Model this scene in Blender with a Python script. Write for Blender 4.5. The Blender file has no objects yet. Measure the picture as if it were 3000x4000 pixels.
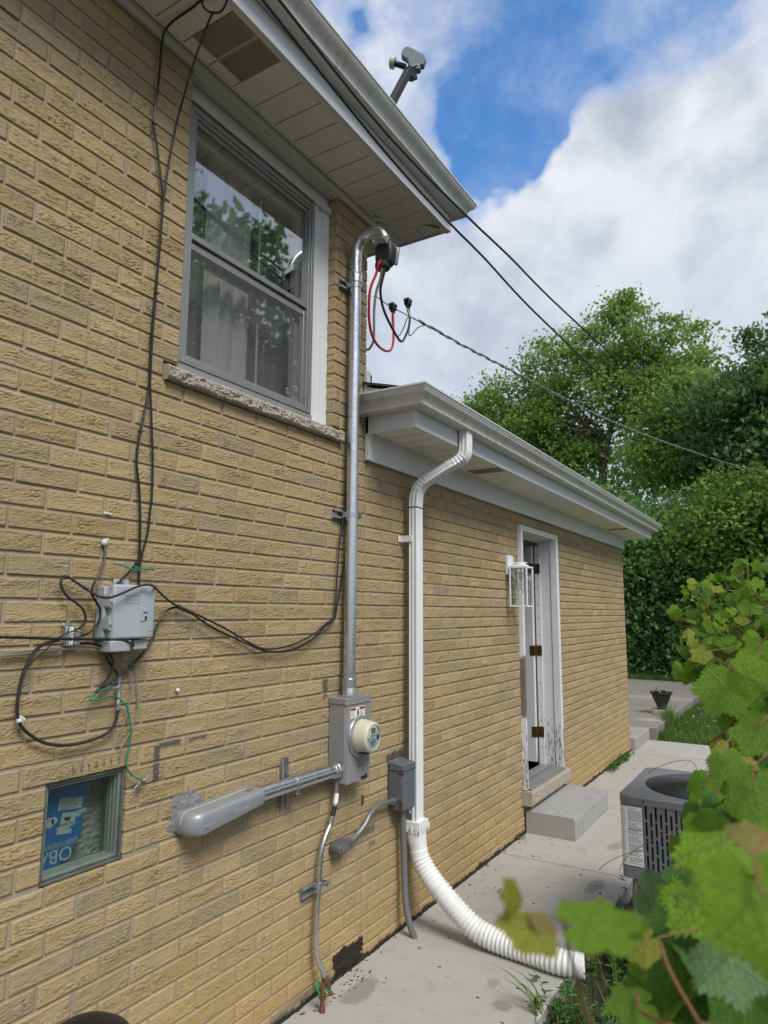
import bpy, bmesh, math, random
import numpy as np
from mathutils import Vector, Matrix, Euler
R_ = math.radians
random.seed(7); rng = np.random.default_rng(11)
C = bpy.context.scene.collection
scn = bpy.context.scene

# ------------------------------------------------------------------ camera
CAMLOC = Vector((1.94, 0.0, 1.655))
yaw, pitch, roll = 0.5532258, 0.14494361, 0.00565754
cd = bpy.data.cameras.new('camera'); cam = bpy.data.objects.new('camera', cd); C.objects.link(cam)
fwd = Vector((-math.sin(yaw)*math.cos(pitch), math.cos(yaw)*math.cos(pitch), math.sin(pitch)))
rgt0 = Vector((math.cos(yaw), math.sin(yaw), 0)); up0 = rgt0.cross(fwd)
rgt = math.cos(roll)*rgt0 + math.sin(roll)*up0; upv = -math.sin(roll)*rgt0 + math.cos(roll)*up0
m = Matrix((rgt, upv, -fwd)).transposed().to_4x4(); m.translation = CAMLOC
cam.matrix_world = m
cd.sensor_fit = 'VERTICAL'; cd.sensor_height = 36.0; cd.sensor_width = 27.0
cd.lens = 2652.35/4000*36.0
cd.clip_start = 0.02; cd.clip_end = 500
cd.dof.use_dof = True; cd.dof.focus_distance = 3.6; cd.dof.aperture_fstop = 5.2
scn.camera = cam
scn.view_settings.view_transform = 'Standard'; scn.view_settings.look = 'None'
scn.view_settings.exposure = 0.66; scn.view_settings.gamma = 1.0
scn.cycles.max_bounces = 8; scn.cycles.transparent_max_bounces = 24
scn.cycles.caustics_reflective = False; scn.cycles.caustics_refractive = False

# ------------------------------------------------------------------ node helpers
class NT:
    def __init__(s, tree): s.t = tree; s.n = tree.nodes; s.l = tree.links
    def node(s, typ, **kw):
        n = s.n.new(typ)
        for k, v in kw.items(): setattr(n, k, v)
        return n
    def put(s, sock, v):
        if isinstance(v, bpy.types.NodeSocket): s.l.new(v, sock)
        elif v is not None:
            if isinstance(v, (tuple, list)) and len(v) == 3 and sock.type == 'RGBA': v = (*v, 1)
            sock.default_value = v
    def M(s, op, a, b=None, c=None, clamp=False):
        n = s.node('ShaderNodeMath', operation=op, use_clamp=clamp)
        for i, v in enumerate((a, b, c)):
            if v is not None: s.put(n.inputs[i], v)
        return n.outputs[0]
    def V(s, op, a, b=None, scale=None):
        n = s.node('ShaderNodeVectorMath', operation=op)
        s.put(n.inputs[0], a)
        if b is not None: s.put(n.inputs[1], b)
        if scale is not None: s.put(n.inputs['Scale'], scale)
        return n.outputs['Value'] if op in ('DOT_PRODUCT', 'LENGTH', 'DISTANCE') else n.outputs[0]
    def mix(s, f, a, b, mode='MIX'):
        n = s.node('ShaderNodeMix', data_type='RGBA', blend_type=mode)
        s.put(n.inputs[0], f); s.put(n.inputs[6], a); s.put(n.inputs[7], b)
        return n.outputs[2]
    def ramp(s, f, *stops):
        n = s.node('ShaderNodeValToRGB'); r = n.color_ramp
        while len(r.elements) < len(stops): r.elements.new(0.5)
        for e, (p, c) in zip(r.elements, stops):
            e.position = p; e.color = (*c, 1) if len(c) == 3 else c
        s.put(n.inputs[0], f); return n.outputs[0]
    def sm(s, v, lo, hi):
        n = s.node('ShaderNodeMapRange', interpolation_type='SMOOTHSTEP')
        s.put(n.inputs[0], v); s.put(n.inputs[1], lo); s.put(n.inputs[2], hi)
        n.inputs[3].default_value = 0; n.inputs[4].default_value = 1
        return n.outputs[0]
    def noise(s, vec, scale, detail=3, rough=0.55, dist=0.0, col=False):
        n = s.node('ShaderNodeTexNoise'); s.put(n.inputs['Vector'], vec)
        n.inputs['Scale'].default_value = scale; n.inputs['Detail'].default_value = detail
        n.inputs['Roughness'].default_value = rough; n.inputs['Distortion'].default_value = dist
        return n.outputs['Color'] if col else n.outputs[0]
    def obj(s): return s.node('ShaderNodeTexCoord').outputs['Object']
    def sep(s, v):
        n = s.node('ShaderNodeSeparateXYZ'); s.put(n.inputs[0], v); return n.outputs
    def comb(s, x, y, z):
        n = s.node('ShaderNodeCombineXYZ')
        for i, v in enumerate((x, y, z)): s.put(n.inputs[i], v)
        return n.outputs[0]
    def island(s): return s.node('ShaderNodeNewGeometry').outputs['Random Per Island']
    def bump(s, h, strength=0.3, dist=0.002, normal=None):
        n = s.node('ShaderNodeBump'); n.inputs['Strength'].default_value = strength
        n.inputs['Distance'].default_value = dist; s.put(n.inputs['Height'], h)
        if normal is not None: s.put(n.inputs['Normal'], normal)
        return n.outputs[0]
    def bsdf(s, col, rough=0.6, metal=0.0, normal=None, spec=None):
        n = s.node('ShaderNodeBsdfPrincipled'); s.put(n.inputs['Base Color'], col)
        s.put(n.inputs['Roughness'], rough); s.put(n.inputs['Metallic'], metal)
        if normal is not None: s.put(n.inputs['Normal'], normal)
        if spec is not None: s.put(n.inputs['Specular IOR Level'], spec)
        return n.outputs[0]
    def out(s, sh): s.l.new(sh, s.node('ShaderNodeOutputMaterial').inputs[0])

def newmat(name):
    mt = bpy.data.materials.new(name); mt.use_nodes = True; mt.node_tree.nodes.clear()
    return mt, NT(mt.node_tree)

# ------------------------------------------------------------------ world: Nishita sky and a cloud cover laid out by direction
SUN_DIR = Vector((0.56, -0.30, 0.77)).normalized()
w = bpy.data.worlds.new('World'); scn.world = w; w.use_nodes = True
w.node_tree.nodes.clear(); t = NT(w.node_tree)
sky = t.node('ShaderNodeTexSky', sky_type='NISHITA'); sky.sun_disc = False
sky.sun_elevation = math.asin(SUN_DIR.z); sky.sun_rotation = math.atan2(SUN_DIR.x, SUN_DIR.y)
sky.air_density = 1.0; sky.dust_density = 0.6; sky.ozone_density = 3.0
d = t.node('ShaderNodeTexCoord').outputs['Generated']
hs = t.node('ShaderNodeHueSaturation'); t.put(hs.inputs['Color'], sky.outputs[0]); hs.inputs['Saturation'].default_value = 1.24; hs.inputs['Value'].default_value = 1.0
warp = t.V('ADD', d, t.V('SCALE', t.V('SUBTRACT', t.noise(d, 6, 4, .5, col=True), (.5, .5, .5)), scale=.05))
cover = None
def blob(dirv, r, wgt):
    global cover
    q = t.M('DIVIDE', t.M('SUBTRACT', 1.0, t.V('DOT_PRODUCT', warp, dirv)), r*r*1.7)      # (angle/r)^2 / 2.2
    g = t.M('MULTIPLY', t.M('EXPONENT', t.M('MULTIPLY', q, -1.0)), wgt)
    cover = g if cover is None else t.M('ADD', cover, g)
for dv, r, wg in (
    ((-0.197,0.699,0.687),0.098,-0.75),
    ((-0.117,0.724,0.680),0.091,-0.80),
    ((-0.050,0.738,0.673),0.072,-0.80),
    ((-0.261,0.702,0.663),0.053,-0.60),
    ((-0.283,0.724,0.629),0.042,-0.65),
    ((-0.295,0.751,0.591),0.040,-0.65),
    ((-0.308,0.691,0.655),0.042,-0.60),
    ((-0.175,0.773,0.610),0.087,0.50),
    ((-0.211,0.784,0.584),0.045,0.35),
    ((-0.094,0.791,0.605),0.064,0.40),
    ((-0.007,0.802,0.598),0.079,0.50),
    ((-0.372,0.697,0.612),0.042,0.50),
    ((-0.376,0.655,0.655),0.028,-0.50),
    ((-0.328,0.641,0.694),0.040,0.20),
    ((-0.285,0.678,0.678),0.023,0.22),
    ((-0.203,0.829,0.522),0.098,0.50),
):
    blob(dv, r, wg)
n1 = t.noise(d, 6.0, 9, .56, .0); n2 = t.noise(d, 16.0, 8, .62, .4)
cz = t.sep(d)[2]; lowz = t.sm(cz, .62, .30)
cover = t.M('MINIMUM', t.M('MAXIMUM', cover, -.66), .5)
dens = t.M('ADD', t.M('ADD', cover, .73), t.M('MULTIPLY', t.M('SUBTRACT', n1, .5), .95))
dens = t.M('ADD', dens, t.M('MULTIPLY', t.M('SUBTRACT', n2, .5), .80))
dens = t.M('ADD', dens, t.M('MULTIPLY', lowz, .3))
alpha = t.sm(dens, -.12, .96)
sh = t.noise(d, 3.2, 5, .5, .3); sh2 = t.noise(d, 10.0, 8, .58, .2)
shade = t.M('ADD', t.M('MULTIPLY', sh, .62), t.M('MULTIPLY', sh2, .38))
shade = t.sm(shade, .37, .60)
ccol = t.mix(shade, (.28, .315, .385), (.555, .57, .605))
ccol = t.mix(t.M('MULTIPLY', lowz, .5), ccol, (.33, .385, .475))
ccol = t.mix(t.sm(alpha, 1.0, .35), ccol, (.44, .48, .56))
skyc = t.V('SCALE', hs.outputs[0], scale=.15)
final = t.mix(alpha, skyc, ccol)
bg = t.node('ShaderNodeBackground'); t.put(bg.inputs[0], final); bg.inputs[1].default_value = 1.0
t.l.new(bg.outputs[0], t.node('ShaderNodeOutputWorld').inputs[0])

# ------------------------------------------------------------------ sun (behind thin cloud: wide and weak)
sl = bpy.data.lights.new('sun', 'SUN'); sl.energy = 2.0; sl.angle = R_(24); sl.color = (1, .955, .88)
so = bpy.data.objects.new('sun', sl); C.objects.link(so)
so.rotation_euler = (-SUN_DIR).to_track_quat('-Z', 'Y').to_euler(); so.location = (20, -10, 30)

# ------------------------------------------------------------------ object helpers
def tag(o, label=None, cat=None, group=None, kind=None):
    if label: o['label'] = label
    if cat: o['category'] = cat
    if group: o['group'] = group
    if kind: o['kind'] = kind
    return o
def thing(name, label, cat, loc=(0, 0, 0), group=None):
    o = bpy.data.objects.new(name, None); o.empty_display_size = .1; C.objects.link(o); o.location = loc
    return tag(o, label, cat, group)
class MB:
    def __init__(s): s.v = []; s.f = []; s.mi = []; s.cur = 0; s.uv = []
    def add(s, vs, fs):
        b = len(s.v); s.v += [tuple(x) for x in vs]; s.f += [tuple(i+b for i in f) for f in fs]; s.mi += [s.cur]*len(fs); return s
    def box(s, x0, x1, y0, y1, z0, z1):
        vs = [(x, y, z) for x in (x0, x1) for y in (y0, y1) for z in (z0, z1)]
        return s.add(vs, [(0,1,3,2),(4,6,7,5),(0,4,5,1),(2,3,7,6),(0,2,6,4),(1,5,7,3)])
    def obox(s, c, ax, ay, az):      # oriented box: centre and three half-axis vectors
        c = Vector(c); ax, ay, az = Vector(ax), Vector(ay), Vector(az)
        vs = [c+i*ax+j*ay+k*az for i in (-1,1) for j in (-1,1) for k in (-1,1)]
        return s.add(vs, [(0,1,3,2),(4,6,7,5),(0,4,5,1),(2,3,7,6),(0,2,6,4),(1,5,7,3)])
    def tube(s, pts, r, n=10, cap=True, scale=None):
        pts = [Vector(p) for p in pts]; N = len(pts)
        rs = r if isinstance(r, (list, tuple)) else [r]*N
        tg = [(pts[min(i+1, N-1)]-pts[max(i-1, 0)]).normalized() for i in range(N)]
        a = Vector((0, 0, 1)) if abs(tg[0].z) < .9 else Vector((1, 0, 0))
        u = (a - tg[0]*a.dot(tg[0])).normalized(); vs = []; fs = []
        for i in range(N):
            u = (u - tg[i]*u.dot(tg[i])).normalized(); v = tg[i].cross(u)
            for k in range(n):
                an = 2*math.pi*k/n; vs.append(pts[i] + (u*math.cos(an)+v*math.sin(an))*rs[i])
        for i in range(N-1):
            for k in range(n):
                fs.append((i*n+k, i*n+(k+1) % n, (i+1)*n+(k+1) % n, (i+1)*n+k))
        if cap: fs += [tuple(range(n))[::-1], tuple((N-1)*n+k for k in range(n))]
        return s.add(vs, fs)
    def lathe(s, prof, c=(0,0,0), axis='Z', n=32):   # prof: (radius, height)
        vs = []; fs = []
        for r, h in prof:
            for k in range(n):
                a = 2*math.pi*k/n; p = (r*math.cos(a), r*math.sin(a), h)
                if axis == 'X': p = (h, r*math.cos(a), r*math.sin(a))
                if axis == 'Y': p = (r*math.sin(a), h, r*math.cos(a))
                vs.append((c[0]+p[0], c[1]+p[1], c[2]+p[2]))
        for i in range(len(prof)-1):
            for k in range(n): fs.append((i*n+k, i*n+(k+1) % n, (i+1)*n+(k+1) % n, (i+1)*n+k))
        fs += [tuple(range(n))[::-1], tuple((len(prof)-1)*n+k for k in range(n))]
        return s.add(vs, fs)
    def prism(s, poly, o, ex, ey, ez):   # polygon in (ex,ey) plane extruded by ez
        o = Vector(o); ex, ey, ez = Vector(ex), Vector(ey), Vector(ez); n = len(poly)
        vs = [o+ex*a+ey*b for a, b in poly] + [o+ex*a+ey*b+ez for a, b in poly]
        return s.add(vs, [tuple(range(n))[::-1], tuple(range(n, 2*n))] + [(i, (i+1) % n, n+(i+1) % n, n+i) for i in range(n)])
    def sweep(s, prof, path, closed_prof=True, caps=True):   # profile (outward, z) along a plan path; outward = right hand side
        n = len(path); P = [Vector(p) for p in path]; rows = []
        for i in range(n):
            d0 = (P[i]-P[i-1]).normalized() if i > 0 else (P[1]-P[0]).normalized()
            d1 = (P[i+1]-P[i]).normalized() if i < n-1 else d0
            n0 = Vector((d0.y, -d0.x)); n1 = Vector((d1.y, -d1.x))
            mm = (n0+n1); mm = mm/ max(1e-6, mm.dot(n0)) if i not in (0, n-1) else n0
            if i == n-1: mm = Vector((d0.y, -d0.x))
            rows.append([(P[i].x+mm.x*a, P[i].y+mm.y*a, z) for a, z in prof])
        k = len(prof); vs = [v for r in rows for v in r]; fs = []
        for i in range(n-1):
            for j in range(k if closed_prof else k-1):
                fs.append((i*k+j, i*k+(j+1) % k, (i+1)*k+(j+1) % k, (i+1)*k+j))
        if caps: fs += [tuple(range(k)), tuple((n-1)*k+j for j in range(k))[::-1]]
        return s.add(vs, fs)
    def build(s, name, mats, parent=None, smooth=40, bevel=0, label=None, recalc=True, local=False):
        me = bpy.data.meshes.new(name); me.from_pydata(s.v, [], s.f)
        mats = mats if isinstance(mats, (list, tuple)) else [mats]
        for mt in mats: me.materials.append(mt)
        if len(mats) > 1: me.polygons.foreach_set('material_index', s.mi)
        if s.uv and len(s.uv) == len(s.v):
            at = me.attributes.new('leafuv', 'FLOAT_VECTOR', 'POINT'); at.data.foreach_set('vector', np.array(s.uv, 'f').ravel())
        if recalc:
            bm = bmesh.new(); bm.from_mesh(me); bmesh.ops.recalc_face_normals(bm, faces=bm.faces); bm.to_mesh(me); bm.free()
        if smooth: me.shade_smooth(); me.set_sharp_from_angle(angle=R_(smooth))
        o = bpy.data.objects.new(name, me); C.objects.link(o)
        if bevel:
            md = o.modifiers.new('bevel', 'BEVEL'); md.width = bevel; md.segments = 2; md.limit_method = 'ANGLE'; md.angle_limit = R_(40)
        if parent: attach(o, parent, local)
        if label: o['label'] = label
        return o
def attach(o, parent, local=False):   # geometry is in world coordinates unless local
    o.parent = parent
    if not local and parent.type == 'EMPTY': o.matrix_parent_inverse = Matrix.Translation(-Vector(parent.location))
    return o
def np_mesh(name, verts, quads, mat, parent=None, smooth=False, mats=None, midx=None, local=False):
    me = bpy.data.meshes.new(name); nv, nf, k = len(verts), len(quads), quads.shape[1]
    me.vertices.add(nv); me.vertices.foreach_set('co', np.asarray(verts, 'f').ravel())
    me.loops.add(nf*k); me.loops.foreach_set('vertex_index', np.asarray(quads, 'i').ravel())
    me.polygons.add(nf); me.polygons.foreach_set('loop_start', np.arange(0, nf*k, k, dtype='i'))
    for mt in (mats or [mat]): me.materials.append(mt)
    if midx is not None: me.polygons.foreach_set('material_index', np.asarray(midx, 'i'))
    me.update(calc_edges=True)
    if smooth: me.shade_smooth()
    o = bpy.data.objects.new(name, me); C.objects.link(o)
    if parent: attach(o, parent, local)
    return o
def smooth_path(pts, step=.012):
    P = [np.array(p, float) for p in pts]; out = []
    P = [2*P[0]-P[1]] + P + [2*P[-1]-P[-2]]
    for i in range(1, len(P)-2):
        L = np.linalg.norm(P[i+1]-P[i]); n = max(1, int(L/step))
        for k in range(n):
            u = k/n
            out.append(.5*((2*P[i]) + (-P[i-1]+P[i+1])*u + (2*P[i-1]-5*P[i]+4*P[i+1]-P[i+2])*u*u + (-P[i-1]+3*P[i]-3*P[i+1]+P[i+2])*u**3))
    out.append(P[-2]); return [Vector(q) for q in out]
def text_mb(s, size, extrude=.0004):
    cu = bpy.data.curves.new('lettering', 'FONT'); cu.body = s; cu.size = size; cu.extrude = extrude; cu.align_x = 'CENTER'; cu.align_y = 'CENTER'
    cu.resolution_u = 3
    ob = bpy.data.objects.new('lettering', cu); C.objects.link(ob)
    dg = bpy.context.evaluated_depsgraph_get(); me = bpy.data.meshes.new_from_object(ob.evaluated_get(dg))
    vs = [v.co.copy() for v in me.vertices]; fs = [tuple(p.vertices) for p in me.polygons]
    bpy.data.objects.remove(ob); bpy.data.meshes.remove(me); bpy.data.curves.remove(cu)
    return vs, fs
def text_into(mb, s, size, c, ex, ey, extrude=.0004):
    vs, fs = text_mb(s, size, extrude); c = Vector(c); ex = Vector(ex); ey = Vector(ey); ez = ex.cross(ey)
    mb.add([c+ex*v.x+ey*v.y+ez*v.z for v in vs], fs)

# ------------------------------------------------------------------ materials
def paint(name, col, rough=.45, var=.06, bump=.0, bscale=60, metal=0.0, dirt=None, dirt_amt=.25, streak=False):
    mt, t = newmat(name); o = t.obj()
    n1 = t.noise(o, 9, 5, .6); n2 = t.noise(o, 70, 3, .6)
    c = t.mix(t.M('MULTIPLY', n1, 1.0), tuple(x*(1-var) for x in col), tuple(min(1, x*(1+var)) for x in col))
    if dirt:
        vec = o
        if streak:
            s = t.sep(o); vec = t.comb(s[0], t.M('MULTIPLY', s[1], 1.0), t.M('MULTIPLY', s[2], .12))
        dm = t.sm(t.noise(vec, 22 if streak else 12, 6, .65), .5, .75)
        c = t.mix(t.M('MULTIPLY', dm, dirt_amt), c, dirt)
    rg = t.M('ADD', t.M('MULTIPLY', n2, .16), rough-.08)
    nm = t.bump(t.noise(o, bscale, 3, .6), bump, .001) if bump else None
    t.out(t.bsdf(c, rg, metal, nm)); return mt
M = {}
M['white'] = paint('white aluminium', (.70,.71,.71), .42, .03, .06, 30, dirt=(.45,.44,.40), dirt_amt=.18)
M['gutter'] = paint('gutter paint', (.62,.63,.62), .40, .06, .10, 16, dirt=(.24,.23,.20), dirt_amt=.55, streak=True)
M['fascia'] = paint('fascia paint', (.66,.68,.70), .40, .03, .06, 14, dirt=(.4,.4,.37), dirt_amt=.12)
M['soffit'] = paint('soffit paint', (.80,.79,.76), .55, .04, .05, 30, dirt=(.36,.34,.29), dirt_amt=.2)
M['trim'] = paint('window trim paint', (.70,.72,.74), .4, .03)
M['case'] = paint('dull casing paint', (.56,.56,.54), .5, .05, dirt=(.3,.29,.26), dirt_amt=.25)
M['alu'] = paint('weathered aluminium', (.33,.33,.325), .42, .10, .08, 60, .55, dirt=(.16,.15,.13), dirt_amt=.4)
M['black_gap'] = paint('dark gap', (.012,.012,.012), .8, .05)
M['rubber'] = paint('black cable sheath', (.012,.012,.013), .38, .2)
M['rubber_dull'] = paint('old black cable sheath', (.020,.021,.021), .5, .2)
M['grey_wire'] = paint('grey wire sheath', (.24,.23,.20), .5, .1)
M['green_wire'] = paint('green wire sheath', (.012,.20,.125), .4, .15)
M['green_bright'] = paint('bright green wire sheath', (.012,.26,.05), .35, .1)
M['red_wire'] = paint('red wire sheath', (.50,.012,.03), .3, .05)
M['white_wire'] = paint('pale wire sheath', (.78,.74,.64), .4, .08)
M['blk_wire'] = paint('heavy black wire', (.014,.016,.018), .3, .1)
M['nid'] = paint('grey box plastic', (.36,.395,.42), .5, .04, .05, 90, dirt=(.30,.30,.28), dirt_amt=.25)
M['meter_grey'] = paint('meter box paint', (.25,.25,.255), .38, .03, .10, 160, dirt=(.33,.33,.32), dirt_amt=.25)
M['lb_grey'] = paint('conduit body paint', (.30,.315,.335), .36, .05, .10, 120, .25)
M['meter_cream'] = paint('meter shell plastic', (.56,.56,.44), .35, .03)
M['meter_ring'] = paint('meter ring', (.42,.42,.43), .3, .05, metal=.7)
M['disc'] = paint('old box enamel', (.105,.125,.14), .5, .14, .12, 80, dirt=(.16,.065,.03), dirt_amt=.30)
M['rust'] = paint('rust', (.10,.045,.025), .8, .35, .3, 200)
M['pvc_grey'] = paint('grey pipe', (.135,.14,.145), .55, .10, .08, 90, dirt=(.22,.21,.19), dirt_amt=.3)
M['pvc_white'] = paint('white pipe plastic', (.76,.76,.75), .42, .03, .05, 40, dirt=(.36,.33,.27), dirt_amt=.45)
M['spout'] = paint('downspout paint', (.70,.72,.735), .38, .03, .05, 20, dirt=(.35,.31,.27), dirt_amt=.28, streak=True)
M['copper'] = paint('copper', (.27,.13,.085), .45, .25, .1, 90, .85, dirt=(.12,.06,.04), dirt_amt=.6)
M['brass'] = paint('aged brass', (.17,.115,.04), .42, .3, .1, 120, .8, dirt=(.05,.03,.015), dirt_amt=.6)
M['steel'] = paint('zinc plated steel', (.55,.57,.60), .32, .15, .05, 140, .95)
M['lantern'] = paint('white lantern metal', (.78,.80,.82), .35, .02)
M['ac'] = paint('condenser paint', (.19,.197,.215), .42, .04, .08, 140, .2, dirt=(.2,.2,.19), dirt_amt=.12)
M['ac_dark'] = paint('black fan guard', (.045,.047,.05), .35, .1)
M['pot'] = paint('dark planter plastic', (.035,.032,.030), .5, .2, .1, 40, dirt=(.12,.11,.09), dirt_amt=.35)
M['bag'] = paint('black plastic bag', (.010,.010,.012), .22, .1, .6, 40)
M['lid'] = paint('black lid', (.010,.010,.011), .45, .1)
M['door'] = paint('door enamel', (.60,.615,.64), .35, .02)
M['wood_brown'] = paint('bare brown wood', (.11,.045,.022), .6, .25, .1, 60)
M['antenna'] = paint('antenna plastic', (.17,.19,.215), .5, .05)
M['arm'] = paint('black antenna arm', (.010,.010,.011), .6, .1)
M['interior'] = paint('dim room wall', (.22,.21,.19), .8, .05)
M['tar'] = paint('black tar', (.014,.013,.012), .75, .3, .8, 120)
M['cement'] = paint('grey cement patch', (.19,.19,.20), .95, .3, 1.0, 120, dirt=(.09,.09,.09), dirt_amt=.5)
M['shingle'] = paint('dark shingle', (.04,.038,.036), .9, .3, .7, 150)
M['lb_old'] = paint('old grey elbow', (.10,.105,.115), .45, .15, .1, 80)
M['dark_logo'] = paint('printed dark ink', (.02,.025,.04), .6, .1)
M['red_ink'] = paint('red ink', (.5,.03,.03), .5, .05)
M['blue_ink'] = paint('blue ink', (.02,.06,.25), .5, .05)
M['label_white'] = paint('white sticker', (.82,.82,.82), .4, .03)
M['bag_blue'] = paint('blue printed carton', (.012,.11,.30), .5, .12)
M['bag_white'] = paint('pale print', (.34,.37,.36), .6, .08)
M['glass_rim'] = paint('green glass edge', (.105,.12,.104), .22, .35, .25, 30, dirt=(.25,.28,.25), dirt_amt=.4)
M['glass_side'] = paint('green glass side', (.25,.275,.25), .3, .3, .3, 18, dirt=(.35,.36,.32), dirt_amt=.5)
M['galv_rust'] = paint('rusty galvanized tube', (.25,.26,.27), .45, .2, .1, 70, .6, dirt=(.17,.06,.025), dirt_amt=.75)
M['petiole'] = paint('vine stem', (.20,.115,.05), .55, .3)
M['petiole_red'] = paint('reddish vine stem', (.19,.085,.04), .5, .25)
M['bark'] = paint('tree bark', (.14,.11,.085), .9, .35, .8, 30)
M['dirty_stone'] = None
import mathutils.noise as mn
def stone(name, col, dark, sc=20, bump=.5, speck=True):
    mt, t = newmat(name); o = t.obj()
    n1 = t.noise(o, sc*.25, 6, .65); n2 = t.noise(o, sc*6, 4, .7); n3 = t.noise(o, sc, 6, .7)
    c = t.mix(n1, tuple(x*.86 for x in col), tuple(x*1.12 for x in col))
    c = t.mix(t.M('MULTIPLY', t.sm(n3, .52, .72), .65), c, dark)
    c = t.mix(t.M('MULTIPLY', t.sm(n2, .5, .8), .35), c, tuple(x*.6 for x in col))
    h = t.M('ADD', t.M('MULTIPLY', n2, .4), n3)
    t.out(t.bsdf(c, .9, 0, t.bump(h, bump, .006))); return mt
M['sill'] = stone('rock faced limestone', (.40,.365,.30), (.15,.145,.135), 40, 1.0)
M['door_sill'] = stone('limestone door sill', (.38,.34,.265), (.17,.155,.13), 18, .5)
M['step'] = stone('cast concrete step', (.335,.335,.325), (.19,.19,.185), 14, .4)

def galv():
    mt, t = newmat('galvanized steel'); o = t.obj()
    vo = t.node('ShaderNodeTexVoronoi', feature='F1'); vo.inputs['Scale'].default_value = 85; t.put(vo.inputs['Vector'], o)
    s = t.sep(o); st = t.noise(t.comb(t.M('MULTIPLY', s[0], 1.), t.M('MULTIPLY', s[1], 1.), t.M('MULTIPLY', s[2], .15)), 26, 6, .65)
    f = t.M('ADD', t.M('MULTIPLY', t.sep(vo.outputs['Color'])[0], .35), t.M('MULTIPLY', st, .65))
    c = t.mix(f, (.50,.525,.55), (.80,.82,.84))
    c = t.mix(t.M('MULTIPLY', t.sm(t.noise(o, 30, 6, .7), .6, .75), .5), c, (.16,.165,.17))
    t.out(t.bsdf(c, t.M('ADD', .22, t.M('MULTIPLY', f, .2)), 1.0, t.bump(st, .08, .001))); return mt
M['galv'] = galv()

def glass(name, ior=1.9, tint=(.86,.90,.90), rough=0.0):
    mt, t = newmat(name)
    ge = t.node('ShaderNodeNewGeometry'); cs = t.M('ABSOLUTE', t.V('DOT_PRODUCT', ge.outputs['Incoming'], ge.outputs['Normal']))
    fr = t.M('ADD', ior, t.M('MULTIPLY', t.M('POWER', t.M('SUBTRACT', 1.0, cs, clamp=True), 5.0), 1-ior), clamp=True)
    g = t.node('ShaderNodeBsdfGlossy'); g.inputs['Roughness'].default_value = rough; g.inputs['Color'].default_value = (1, 1, 1, 1)
    tr = t.node('ShaderNodeBsdfTransparent'); tr.inputs[0].default_value = (*tint, 1)
    mx = t.node('ShaderNodeMixShader'); t.put(mx.inputs[0], fr); t.l.new(tr.outputs[0], mx.inputs[1]); t.l.new(g.outputs[0], mx.inputs[2])
    t.out(mx.outputs[0]); return mt
M['glass'] = glass('window glass', .25, (.96,.97,.98), .022)
M['glass_thin'] = glass('thin clear glass', .012, (.97,.985,.985))
M['glass_bulb'] = glass('bulb glass', .10, (.90,.92,.92))
M['glass_block'] = glass('glass block face', .05, (.92,.97,.94), .03)
def screen_mat():
    mt, t = newmat('insect screen')
    tr = t.node('ShaderNodeBsdfTransparent'); tr.inputs[0].default_value = (1,1,1,1)
    df = t.node('ShaderNodeBsdfDiffuse'); df.inputs[0].default_value = (.22,.22,.23,1)
    mx = t.node('ShaderNodeMixShader'); mx.inputs[0].default_value = .12
    t.l.new(tr.outputs[0], mx.inputs[1]); t.l.new(df.outputs[0], mx.inputs[2]); t.out(mx.outputs[0]); return mt
M['screen'] = screen_mat()
def curtain_mat():
    mt, t = newmat('sheer curtain'); o = t.obj()
    c = t.mix(t.noise(o, 40, 3, .6), (.80,.77,.76), (.86,.83,.82))
    t.out(t.bsdf(c, .9)); return mt
M['curtain'] = curtain_mat()
def peel_mat():
    mt, t = newmat('peeling white paint'); o = t.obj(); s = t.sep(o)
    v = t.comb(t.M('MULTIPLY', s[0], 1.), t.M('MULTIPLY', s[1], 1.), t.M('MULTIPLY', s[2], .10))
    n = t.noise(v, 110, 6, .7, .3); big = t.noise(o, 2.2, 3, .5)
    low = t.sm(s[2], 1.9, .35)
    # worn patches: one strip of bare grey wood low on the near side, loose flakes elsewhere
    thr = t.M('ADD', n, t.M('ADD', t.M('MULTIPLY', t.sm(s[2], 1.3, .30), .19), t.M('MULTIPLY', t.M('SUBTRACT', big, .5), .28)))
    k = t.sm(thr, .69, .72)
    bare = t.M('MULTIPLY', t.M('LESS_THAN', s[1], 5.2265), t.M('MULTIPLY', t.sm(t.M('ADD', s[2], t.M('MULTIPLY', n, .2)), .93, .95), t.sm(t.M('ADD', s[2], t.M('MULTIPLY', n, .2)), 1.42, 1.40)))
    k = t.M('MAXIMUM', k, bare)
    wood = t.mix(t.noise(v, 140, 4, .6), (.10,.085,.07), (.25,.225,.195))
    wh = t.mix(t.noise(o, 8, 4, .6), (.66,.68,.70), (.78,.79,.80))
    c = t.mix(k, wh, wood)
    t.out(t.bsdf(c, .55, 0, t.bump(t.M('SUBTRACT', 1.0, k), .5, .0015))); return mt
M['peel'] = peel_mat()
def perf_mat():
    mt, t = newmat('perforated vent'); o = t.obj()
    vo = t.node('ShaderNodeTexVoronoi', feature='F1'); vo.inputs['Scale'].default_value = 190; vo.inputs['Randomness'].default_value = 0.0; t.put(vo.inputs['Vector'], o)
    k = t.sm(vo.outputs['Distance'], .30, .42)
    c = t.mix(k, (.06,.055,.05), (.42,.385,.33))
    c = t.mix(t.M('MULTIPLY', t.noise(o, 14, 4, .6), .5), c, (.10,.09,.08))
    t.out(t.bsdf(c, .7)); return mt
M['perf'] = perf_mat()
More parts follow.
